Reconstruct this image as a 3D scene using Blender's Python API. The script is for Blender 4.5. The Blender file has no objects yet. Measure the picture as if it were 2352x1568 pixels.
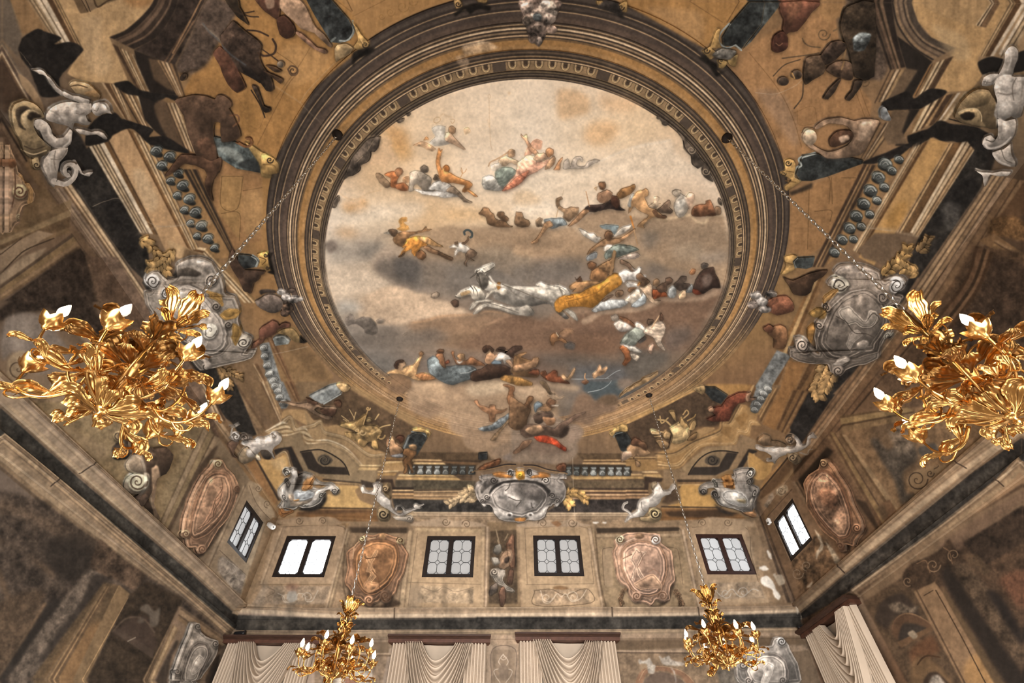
import bpy, bmesh, math, random
import numpy as np
from mathutils import Vector, Matrix, geometry as mgeo

scene = bpy.context.scene
COL = scene.collection
# ---------------------------------------------------------------- camera, light, exposure
cam_d = bpy.data.cameras.new('camera'); cam = bpy.data.objects.new('camera', cam_d); COL.objects.link(cam)
cam_d.sensor_width = 36.0; cam_d.lens = 36.0 * 1053.0 / 2352.0; cam_d.clip_start = .05; cam_d.clip_end = 100
cam.location = (0, 0, 1.60)
cam.rotation_euler = (Matrix.Rotation(math.radians(90 + 48.04), 4, 'X') @ Matrix.Rotation(math.radians(.2), 4, 'Z')).to_euler()
scene.camera = cam
wd = bpy.data.worlds.new('hall_air'); scene.world = wd; wd.use_nodes = True
wd.node_tree.nodes['Background'].inputs[0].default_value = (.80, .86, 1.0, 1); wd.node_tree.nodes['Background'].inputs[1].default_value = .25
def area(name, loc, rot, sx, sy, watt, col, spread=180):
    l = bpy.data.lights.new(name, 'AREA'); l.shape = 'RECTANGLE'; l.size = sx; l.size_y = sy; l.energy = watt; l.color = col; l.spread = math.radians(spread)
    o = bpy.data.objects.new(name, l); COL.objects.link(o); o.location = loc; o.rotation_euler = rot; return o
for _x in (-4.2, .2, 4.6):                                   # added unseen lamps near the floor, an upward fill for vault and gilding
    for _y, _w in ((-.6, 66), (3.2, 96), (7.4, 104)): area('floor_fill', (_x, _y, .35), (math.pi, 0, 0), 1.3, 1.7, _w, (1.0, .975, .94))
area('back_fill', (.2, -2.2, 2.2), (math.radians(92), 0, 0), 9.0, 3.4, 560, (1.0, .98, .96), 80)   # added unseen fill lamp behind the camera, aimed at the far wall
scene.view_settings.view_transform = 'Standard'; scene.view_settings.look = 'None'
scene.view_settings.gamma = 1.0; scene.view_settings.use_curve_mapping = False; scene.view_settings.exposure = 0.0
scene.cycles.max_bounces = 5; scene.cycles.diffuse_bounces = 3; scene.cycles.glossy_bounces = 3; scene.cycles.transmission_bounces = 2
scene.cycles.use_denoising = True

# ---------------------------------------------------------------- camera / room numbers
PW, PH = 2352, 1568
FOC = 1053.0
PITCH = math.radians(48.04)
ROLL = math.radians(-0.2)
CAM_Z = 1.60
XL, XR, YF, YB = -5.86, 6.26, 11.0, -2.4      # left, right, far and back wall planes
ZC = 8.0                                      # flat ceiling height
ZW = 7.25                                     # where the walls end and the cove begins
COVE = 1.25                                   # how far the cove reaches into the room
sp, cp = math.sin(PITCH), math.cos(PITCH)
sr, cr = math.sin(ROLL), math.cos(ROLL)

def cove_h(d):
    """height of the vault at distance d from the nearest wall"""
    t = np.clip(1.0 - d / COVE, 0, 2.0)
    return ZC - (ZC - ZW) * np.where(t <= 1, t ** 2.2, 1 + 2.2 * (t - 1))

def vault_z(x, y):
    d = np.minimum(np.minimum(x - XL, XR - x), np.minimum(YF - y, y - YB))
    return cove_h(d)

def ray(px, py):
    a = (np.asarray(px, float) - PW / 2) / FOC
    b = (PH / 2 - np.asarray(py, float)) / FOC
    r = a * cr - b * sr
    u = a * sr + b * cr
    return r, cp - u * sp, sp + u * cp         # world direction (unnormalised, depth 1)

def to_px(X, Y, Z):
    Z = Z - CAM_Z
    f = Y * cp + Z * sp
    u = (-Y * sp + Z * cp) / f
    r = X / f
    a = r * cr + u * sr
    b = -r * sr + u * cr
    return PW / 2 + a * FOC, PH / 2 - b * FOC

def hit(px, py):
    """photo point -> (surface id, world xyz): 0 vault, 1 far wall, 2 left wall, 3 right wall"""
    dx, dy, dz = ray(px, py)
    n = dx.shape
    big = 1e9
    tf = np.where(dy > 1e-4, YF / np.where(dy > 1e-4, dy, 1), big)
    tl = np.where(dx < -1e-4, XL / np.where(dx < -1e-4, dx, -1), big)
    tr = np.where(dx > 1e-4, XR / np.where(dx > 1e-4, dx, 1), big)
    tb = np.where(dy < -1e-4, YB / np.where(dy < -1e-4, dy, -1), big)
    tw = np.minimum(np.minimum(tf, tl), np.minimum(tr, tb))
    zw = CAM_Z + tw * dz
    sid = np.where(zw > ZW, 0, np.where(tw == tf, 1, np.where(tw == tl, 2, 3)))
    # vault: bisection along the ray below the flat ceiling
    dzs = np.maximum(dz, 1e-3)
    hi = np.minimum((ZC - CAM_Z) / dzs, tw)
    lo = (ZW - CAM_Z) / dzs * 0.999
    lo = np.minimum(lo, hi)
    for _ in range(40):
        mid = (lo + hi) / 2
        over = CAM_Z + mid * dz > vault_z(mid * dx, mid * dy)
        hi = np.where(over, mid, hi); lo = np.where(over, lo, mid)
    t = np.where(sid == 0, (lo + hi) / 2, tw)
    return sid, np.stack([t * dx, t * dy, CAM_Z + t * dz], -1)

# ---------------------------------------------------------------- the cartoon (the painter's full-size drawing)
MG = 240
CH, CW = PH + 2 * MG, PW + 2 * MG

def vnoise(h, w, cell, octaves=4, seed=0, gain=.5, sx=1.0, sy=1.0):
    rs = np.random.RandomState(seed)
    out = np.zeros((h, w), np.float32); amp = 1.0; tot = 0
    for o in range(octaves):
        cx, cy = max(cell * sx / 2 ** o, 1.01), max(cell * sy / 2 ** o, 1.01)
        gh, gw = int(h / cy) + 3, int(w / cx) + 3
        g = rs.uniform(-1, 1, (gh, gw)).astype(np.float32)
        yy = np.arange(h, dtype=np.float32) / cy; xx = np.arange(w, dtype=np.float32) / cx
        yi = yy.astype(int); xi = xx.astype(int)
        fy = yy - yi; fx = xx - xi
        fy = fy * fy * (3 - 2 * fy); fx = fx * fx * (3 - 2 * fx)
        a = g[yi][:, xi]; b = g[yi][:, xi + 1]; c = g[yi + 1][:, xi]; d = g[yi + 1][:, xi + 1]
        out += amp * ((a * (1 - fx) + b * fx) * (1 - fy)[:, None] + (c * (1 - fx) + d * fx) * fy[:, None])
        tot += amp; amp *= gain
    return out / tot * 1.6

def blur(m, r):
    r = int(round(r))
    if r < 1: return m
    for _ in range(2):
        for ax in (0, 1):
            p = np.pad(m, [(r + 1, r) if k == ax else (0, 0) for k in (0, 1)], mode='edge')
            c = np.cumsum(p, ax, dtype=np.float64)
            if ax == 0: m = (c[2 * r + 1:] - c[:-2 * r - 1]) / (2 * r + 1)
            else: m = (c[:, 2 * r + 1:] - c[:, :-2 * r - 1]) / (2 * r + 1)
    return m.astype(np.float32)

def catmull(pts, closed=True, k=4, tens=.5):
    P = np.asarray(pts, float); n = len(P)
    if n < 3: return P
    t = np.arange(k) / k
    t2, t3 = t * t, t ** 3
    q = tens; w = np.stack([-q * t + 2 * q * t2 - q * t3, 1 + (q - 3) * t2 + (2 - q) * t3, q * t + (3 - 2 * q) * t2 + (q - 2) * t3, -q * t2 + q * t3], 1)
    if closed:
        Q = [P[(np.arange(n) + j) % n] for j in (-1, 0, 1, 2)]
        return np.einsum('kj,jnd->nkd', w, np.stack(Q)).reshape(-1, 2)
    E = np.vstack([2 * P[0] - P[1], P, 2 * P[-1] - P[-2]])
    Q = [E[j:j + n - 1] for j in range(4)]
    return np.vstack([np.einsum('kj,jnd->nkd', w, np.stack(Q)).reshape(-1, 2), P[-1:]])

def poly_mask(P, x0, y0, w, h, ss=3):
    A = P; B = np.roll(P, -1, 0)
    m = np.zeros((h, w), np.float32)
    px = np.arange(w, dtype=np.float32) + x0
    for s in range(ss):
        y = np.arange(h) + y0 + (s + .5) / ss
        c = (A[None, :, 1] <= y[:, None]) != (B[None, :, 1] <= y[:, None])
        K = int(c.sum(1).max()) if len(P) else 0
        if K == 0: continue
        dyy = B[:, 1] - A[:, 1]; dyy = np.where(np.abs(dyy) < 1e-9, 1, dyy)
        X = A[None, :, 0] + (y[:, None] - A[None, :, 1]) * ((B[:, 0] - A[:, 0]) / dyy)[None]
        X = np.where(c, X, 1e7); X.sort(1)
        for k in range(0, K, 2):
            a = X[:, k][:, None]; b = (X[:, k + 1] if k + 1 < X.shape[1] else X[:, k])[:, None]
            m += np.clip(np.minimum(b, px[None] + 1) - np.maximum(a, px[None]), 0, 1)
    return m / ss

def hexc(s): return np.array([int(s[i:i + 2], 16) for i in (0, 2, 4)], np.float32) / 255

def inset(Q, d):
    n = len(Q); e = np.roll(Q, -1, 0) - Q; e /= np.linalg.norm(e, axis=1)[:, None] + 1e-9
    nr = np.stack([-e[:, 1], e[:, 0]], 1); ar = .5 * np.sum(Q[:, 0] * np.roll(Q[:, 1], -1) - np.roll(Q[:, 0], -1) * Q[:, 1])
    if ar < 0: nr = -nr
    m_ = nr + np.roll(nr, 1, 0); m_ /= np.linalg.norm(m_, axis=1)[:, None] + 1e-9
    return Q + m_ * d

class PartNames(dict):
    def __missing__(self, k): return ''

class Cartoon:
    def __init__(self):
        self.C = np.zeros((CH, CW, 3), np.float32)
        self.n1 = vnoise(CH, CW, 26, 4, 1); self.n2 = vnoise(CH, CW, 150, 5, 2)
        self.n3 = vnoise(CH, CW, 5, 2, 3); self.n4 = vnoise(CH, CW, 13, 3, 4, gain=.7)
        self.rg = []
        for sd, cl in ((31, 60), (32, 30), (33, 15)):      # ridged fields at three sizes: muscle and fold lines
            q = vnoise(CH, CW, cl, 3, sd, gain=.45); self.rg.append((blur(np.clip(1 - np.abs(q) / .10, 0, 1), cl / 14), vnoise(CH, CW, cl * .8, 2, sd + 9)))
        self.figs = []; self.cur = None; self.rs = np.random.RandomState(5)
    def grid(self, xs, ys, cols, mask=None):
        g = np.array([[hexc(c) for c in r] for r in cols], np.float32)
        X = np.arange(CW) - MG; Y = np.arange(CH) - MG
        xi = np.clip(np.searchsorted(xs, X, side='right') - 1, 0, len(xs) - 2); yi = np.clip(np.searchsorted(ys, Y, side='right') - 1, 0, len(ys) - 2)
        xs = np.asarray(xs, float); ys = np.asarray(ys, float)
        fx = np.clip((X - xs[xi]) / (xs[xi + 1] - xs[xi]), 0, 1)[None, :, None]; fy = np.clip((Y - ys[yi]) / (ys[yi + 1] - ys[yi]), 0, 1)[:, None, None]
        fx = fx * fx * (3 - 2 * fx); fy = fy * fy * (3 - 2 * fy)
        im = (g[yi][:, xi] * (1 - fx) + g[yi][:, xi + 1] * fx) * (1 - fy) + (g[yi + 1][:, xi] * (1 - fx) + g[yi + 1][:, xi + 1] * fx) * fy
        if mask is None: self.C[:] = im
        else: self.C += (im - self.C) * mask[..., None]
    def put(self, m, x0, y0, col, a=1., e=0., f=None, n=.10, L=(-.35, -.94)):
        h, w = m.shape
        X0, Y0 = x0 + MG, y0 + MG
        cx0, cy0 = max(0, -X0), max(0, -Y0); cx1, cy1 = min(w, CW - X0), min(h, CH - Y0)
        if cx1 <= cx0 or cy1 <= cy0: return
        R = self.C[Y0 + cy0:Y0 + cy1, X0 + cx0:X0 + cx1]
        sl = (slice(Y0 + cy0, Y0 + cy1), slice(X0 + cx0, X0 + cx1))
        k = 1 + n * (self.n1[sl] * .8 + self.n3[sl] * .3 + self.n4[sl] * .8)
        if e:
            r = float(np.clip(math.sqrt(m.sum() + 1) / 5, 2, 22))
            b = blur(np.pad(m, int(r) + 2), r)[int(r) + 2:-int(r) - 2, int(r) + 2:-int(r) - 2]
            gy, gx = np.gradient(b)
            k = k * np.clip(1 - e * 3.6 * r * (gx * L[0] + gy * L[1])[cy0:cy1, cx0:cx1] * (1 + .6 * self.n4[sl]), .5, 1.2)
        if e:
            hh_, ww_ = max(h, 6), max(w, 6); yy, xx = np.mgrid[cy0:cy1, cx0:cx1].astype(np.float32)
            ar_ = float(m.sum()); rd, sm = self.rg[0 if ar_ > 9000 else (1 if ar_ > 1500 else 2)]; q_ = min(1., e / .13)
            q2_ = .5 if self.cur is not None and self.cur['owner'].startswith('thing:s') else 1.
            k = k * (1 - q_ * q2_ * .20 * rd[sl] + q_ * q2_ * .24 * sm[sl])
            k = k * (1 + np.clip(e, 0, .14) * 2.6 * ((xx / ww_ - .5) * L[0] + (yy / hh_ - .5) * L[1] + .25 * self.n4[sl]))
        if f:
            an, per, am = f
            yy, xx = np.mgrid[Y0 + cy0:Y0 + cy1, X0 + cx0:X0 + cx1].astype(np.float32)
            ph = xx * math.cos(math.radians(an)) + yy * math.sin(math.radians(an)) + self.n1[sl] * per * .8
            wv = np.sin(ph * 2 * math.pi / per)
            k = k * (1 + .62 * am * (wv + .5 * np.sin(ph * 5.3 * math.pi / per + 1 + 2 * self.n1[sl])))
        mm = (m[cy0:cy1, cx0:cx1] * a)[..., None]
        R += (np.clip(col * k[..., None], 0, 1) - R) * mm
    def poly(self, P, col, s=1.2, a=1., e=0., f=None, n=.10):
        pad = int(s * 2 + 3)
        x0, y0 = np.floor(P.min(0)).astype(int) - pad; x1, y1 = np.ceil(P.max(0)).astype(int) + pad
        x0, y0 = max(x0, -MG - 60), max(y0, -MG - 60); x1, y1 = min(x1, PW + MG + 60), min(y1, PH + MG + 60)
        if x1 <= x0 or y1 <= y0: return
        m = poly_mask(P, x0, y0, x1 - x0, y1 - y0)
        if s >= 1: m = blur(m, s / 1.6)
        self.put(m, x0, y0, col, a, e, f, n)
    def line(self, P, col, w0, w1, s=0., a=1., n=.08):
        pad = int(max(w0, w1) / 2 + s * 2 + 3)
        x0, y0 = np.floor(P.min(0)).astype(int) - pad; x1, y1 = np.ceil(P.max(0)).astype(int) + pad
        m = np.zeros((y1 - y0, x1 - x0), np.float32); N = len(P) - 1
        for i in range(N):
            A, B = P[i], P[i + 1]; wa = w0 + (w1 - w0) * i / N; wb = w0 + (w1 - w0) * (i + 1) / N
            q = max(wa, wb) / 2 + 2
            bx0 = int(min(A[0], B[0]) - q) - x0; bx1 = int(max(A[0], B[0]) + q) + 1 - x0
            by0 = int(min(A[1], B[1]) - q) - y0; by1 = int(max(A[1], B[1]) + q) + 1 - y0
            bx0 = max(bx0, 0); by0 = max(by0, 0)
            yy, xx = np.mgrid[by0:by1, bx0:bx1].astype(np.float32)
            xx += x0 + .5 - A[0]; yy += y0 + .5 - A[1]
            d = B - A; l2 = d @ d + 1e-9
            t = np.clip((xx * d[0] + yy * d[1]) / l2, 0, 1)
            ds = np.hypot(xx - t * d[0], yy - t * d[1])
            ww = wa + (wb - wa) * t
            v = np.clip(ww / 2 - ds + .5, 0, 1) * np.minimum(1, ww)
            sub = m[by0:by1, bx0:bx1]; np.maximum(sub, v[:sub.shape[0], :sub.shape[1]], out=sub)
        if s >= 1: m = blur(m, s / 1.6)
        self.put(m, x0, y0, col, a, 0, None, n)
    def billow(self):
        """dry-brushed billows and veils over the clouds, before the figures go on"""
        w1 = vnoise(CH, CW, 70, 4, 21, sx=1.6, sy=.7); w2 = vnoise(CH, CW, 34, 4, 22, gain=.65, sx=2.0, sy=.6)
        g = np.abs(vnoise(CH, CW, 80, 4, 23, gain=.6, sx=1.5, sy=.8)); edge = blur(np.clip(1 - g / .14, 0, 1), 4)
        low = np.clip((np.arange(CH) - MG - 430) / 120., 0, 1)[:, None]
        k = 1 + (w1 * .09 + w2 * .06 + (edge - .3) * .05) * (.35 + .65 * low)
        self.C *= 1 + (k - 1)[..., None] * self.sky[..., None]
    # -------- tiny drawing language: tile-local points, one mark per line
    def run(self, text):
        ox = oy = 0.; sc = 1.
        for raw in text.split('\n'):
            ln = raw.split('#')[0].strip()
            if not ln: continue
            c = ln[0]
            if c == 'T':
                ox, oy, sc = map(float, ln[1:].split()); continue
            if c == 'F':
                a = [q.strip() for q in ln[1:].split('|')]
                self.cur = dict(name=a[0], owner=a[1] if len(a) > 1 else '', label=a[2] if len(a) > 2 else '', polys=[], part=PartNames(), vol=[], pn='')
                self.figs.append(self.cur); continue
            if c == 'E': self.cur = None; continue
            if c == 'B': self.billow(); continue
            if c == 'N': self.cur['pn'] = ln[1:].strip(); continue
            if self.cur is not None: self.cur['part'].setdefault(len(self.cur['polys']), self.cur['pn'])
            tk = ln.split(); cmd = tk[0]
            if cmd == 'm':
                iB, iC = tk.index('B'), tk.index('C')
                A = np.array(tk[2:iB], float).reshape(-1, 2) / sc + (ox, oy); B = np.array(tk[iB + 1:iC], float).reshape(-1, 2) / sc + (ox, oy)
                A, B = catmull(A, False, 6), catmull(B, False, 6)
                if len(A) != len(B):
                    u = np.linspace(0, 1, 40)
                    A = np.stack([np.interp(u, np.linspace(0, 1, len(A)), A[:, k]) for k in (0, 1)], 1)
                    B = np.stack([np.interp(u, np.linspace(0, 1, len(B)), B[:, k]) for k in (0, 1)], 1)
                st = [q.split(':') for q in tk[iC + 1:]]; ws = np.cumsum([0] + [float(q[1]) for q in st]); ws /= ws[-1]
                for q, t0, t1 in zip(st, ws[:-1], ws[1:]):
                    self.poly(np.vstack([A + (B - A) * t0, (A + (B - A) * t1)[::-1]]), hexc(q[0]), 1.0)
                if self.cur is not None: self.cur['polys'].append(np.vstack([A, B[::-1]]))
                continue
            col = hexc(tk[1]); i = 2
            o = dict(s=1.2, a=1., e=None, f=None, n=.12 if self.cur is not None else .045); w = (3., 3.); mesh = True
            while i < len(tk) and not (tk[i][0].isdigit() or (tk[i][0] == '-' and len(tk[i]) > 1 and tk[i][1].isdigit())):
                q = tk[i]
                if q == '-': mesh = False
                elif q[0] == 'w': ww = [float(z) for z in q[1:].split(',')]; w = (ww[0], ww[-1])
                elif q[0] == 'f': o['f'] = tuple(float(z) for z in q[1:].split(','))
                else: o[q[0]] = float(q[1:])
                i += 1
            v = np.array(tk[i:], float)
            if cmd == 'v':      # volute: cx cy r start_angle turns(+-)
                cx, cy, r, a0, tn = v; cx, cy, r = cx / sc + ox, cy / sc + oy, r / sc
                u = np.linspace(0, 1, int(abs(tn) * 14) + 6)
                P = np.stack([cx + r * (1 - u) ** .8 * np.cos(np.radians(a0) + tn * 2 * np.pi * u), cy + r * (1 - u) ** .8 * np.sin(np.radians(a0) + tn * 2 * np.pi * u)], 1)
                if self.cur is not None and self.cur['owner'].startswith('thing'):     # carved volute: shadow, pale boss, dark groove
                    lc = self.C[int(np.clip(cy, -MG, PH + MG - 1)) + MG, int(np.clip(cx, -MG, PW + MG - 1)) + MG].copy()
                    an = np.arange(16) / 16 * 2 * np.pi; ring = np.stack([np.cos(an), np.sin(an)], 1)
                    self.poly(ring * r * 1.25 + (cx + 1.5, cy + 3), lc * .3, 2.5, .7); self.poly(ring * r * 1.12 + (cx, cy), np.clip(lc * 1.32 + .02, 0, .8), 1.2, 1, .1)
                self.line(P, col, w[0], w[1] * .6, o['s'] if o['s'] != 1.2 else 0, o['a'])
                if self.cur is not None and mesh: self.cur['vol'].append((P[:-3], max(w[0], r * .22), max(w[0], r * .22) * .6))
                continue
            if cmd == 'g':      # soft blob: x y rx ry
                x, y, rx, ry = v; x, y = x / sc + ox, y / sc + oy; rx, ry = rx / sc, ry / sc
                x0, y0 = int(x - rx * 2), int(y - ry * 2); w_, h_ = int(rx * 4) + 1, int(ry * 4) + 1
                yy, xx = np.mgrid[0:h_, 0:w_].astype(np.float32)
                m = np.exp(-(((xx + x0 - x) / rx) ** 2 + ((yy + y0 - y) / ry) ** 2) * 1.6).astype(np.float32)
                cx0, cy0 = max(0, x0 + MG), max(0, y0 + MG); sl = (slice(cy0, cy0 + h_), slice(cx0, cx0 + w_))
                q = self.n1[sl]; 
                if q.shape == m.shape: m = np.clip(m * (1 + .5 * q), 0, 1)
                self.put(m, x0, y0, col, o['a'], 0, None, o['n']); continue
            if cmd == 'o':      # ellipse: cx cy rx ry angle
                cx, cy, rx, ry = v[:4]; an = math.radians(v[4] if len(v) > 4 else 0); u = np.arange(18) / 18 * 2 * np.pi
                ex, ey = rx * np.cos(u), ry * np.sin(u)
                Q = np.stack([cx + ex * math.cos(an) - ey * math.sin(an), cy + ex * math.sin(an) + ey * math.cos(an)], 1) / sc + (ox, oy)
                self.poly(Q, col, o['s'], o['a'], o['e'] if o['e'] is not None else .2, o['f'], o['n'])
                if mesh and self.cur is not None: self.cur['polys'].append(Q)
                continue
            if cmd == 'k':      # leafy spray: count, leaf length, then stem points
                cnt, ll = int(v[0]), v[1] / sc; S = catmull(v[2:].reshape(-1, 2) / sc + (ox, oy), False, 8)
                self.line(S, col * .6, 1.5, 1.)
                for j in range(cnt):
                    i0 = int((j + .5) / cnt * (len(S) - 2)); d = S[i0 + 1] - S[i0]; d = d / (np.hypot(*d) + 1e-6)
                    an = math.atan2(d[1], d[0]) + (1 if j % 2 else -1) * self.rs.uniform(.5, 1.1); q = ll * self.rs.uniform(.75, 1.15); wd = q * .27
                    u = np.array([[0, 0], [.3, 1], [.65, .8], [1, 0], [.65, -.8], [.3, -1]]) * (q, wd)
                    Q = np.stack([S[i0, 0] + u[:, 0] * math.cos(an) - u[:, 1] * math.sin(an), S[i0, 1] + u[:, 0] * math.sin(an) + u[:, 1] * math.cos(an)], 1)
                    self.poly(catmull(Q + (1.2, 1.8), True, 3), col * .35, 1.2, .6)
                    Q2 = catmull(Q, True, 3, .4); self.poly(Q2, col * self.rs.uniform(.82, 1.12), 1.0, 1, .12)
                    if mesh and self.cur is not None: self.cur['polys'].append(Q2[::2])
                continue
            P = v.reshape(-1, 2) / sc + (ox, oy)
            if cmd == 'l':
                Q = catmull(P, False, 5)
                self.line(Q, col, w[0], w[1], o['s'] if o['s'] != 1.2 else 0, o['a'])
                if mesh and self.cur is not None and max(w) >= 6:
                    d = np.gradient(Q, axis=0); d /= np.linalg.norm(d, axis=1)[:, None] + 1e-9
                    hw = np.linspace(w[0], w[1], len(Q))[:, None] / 2
                    nn = np.stack([-d[:, 1], d[:, 0]], 1) * hw
                    self.cur['polys'].append(np.vstack([Q + nn, (Q - nn)[::-1]])[::2])
                continue
            Q = catmull(P, True, 4, .36) if cmd == 'p' else P
            if cmd == 'p' and o['s'] < 3: Q = Q + self.rs.normal(0, .45, Q.shape)
            e = o['e'] if o['e'] is not None else ((.24 if self.cur['owner'].startswith('thing:s') else .15) if cmd == 'p' and self.cur is not None else 0.)
            fine = self.cur is not None and o['s'] < 2 and o['a'] > .7
            th = self.cur is not None and self.cur['owner'].startswith('thing')
            if fine and mesh and not (th and self.cur['polys']): self.poly(Q + (2.5, 4), col * .3, 7, .42)      # soft cast shade painted under the figure
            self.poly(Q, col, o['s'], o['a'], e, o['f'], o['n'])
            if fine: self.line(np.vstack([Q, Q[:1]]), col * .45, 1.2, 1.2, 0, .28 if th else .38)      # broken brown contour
            if self.cur is not None and mesh and self.cur['owner'].startswith('thing') and 'sculpture' not in self.cur['owner'] and np.prod(np.ptp(Q, axis=0)) > 900:   # painted highlight and groove lines for a moulded edge
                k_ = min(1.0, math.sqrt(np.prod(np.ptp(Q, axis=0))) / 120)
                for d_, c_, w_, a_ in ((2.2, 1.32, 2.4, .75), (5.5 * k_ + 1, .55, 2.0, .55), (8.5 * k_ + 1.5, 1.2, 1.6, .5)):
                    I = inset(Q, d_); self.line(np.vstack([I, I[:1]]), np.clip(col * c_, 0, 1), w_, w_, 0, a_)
            if mesh and self.cur is not None:
                self.cur['polys'].append(Q[::2] if cmd == 'p' and len(Q) > 24 else Q)

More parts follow.
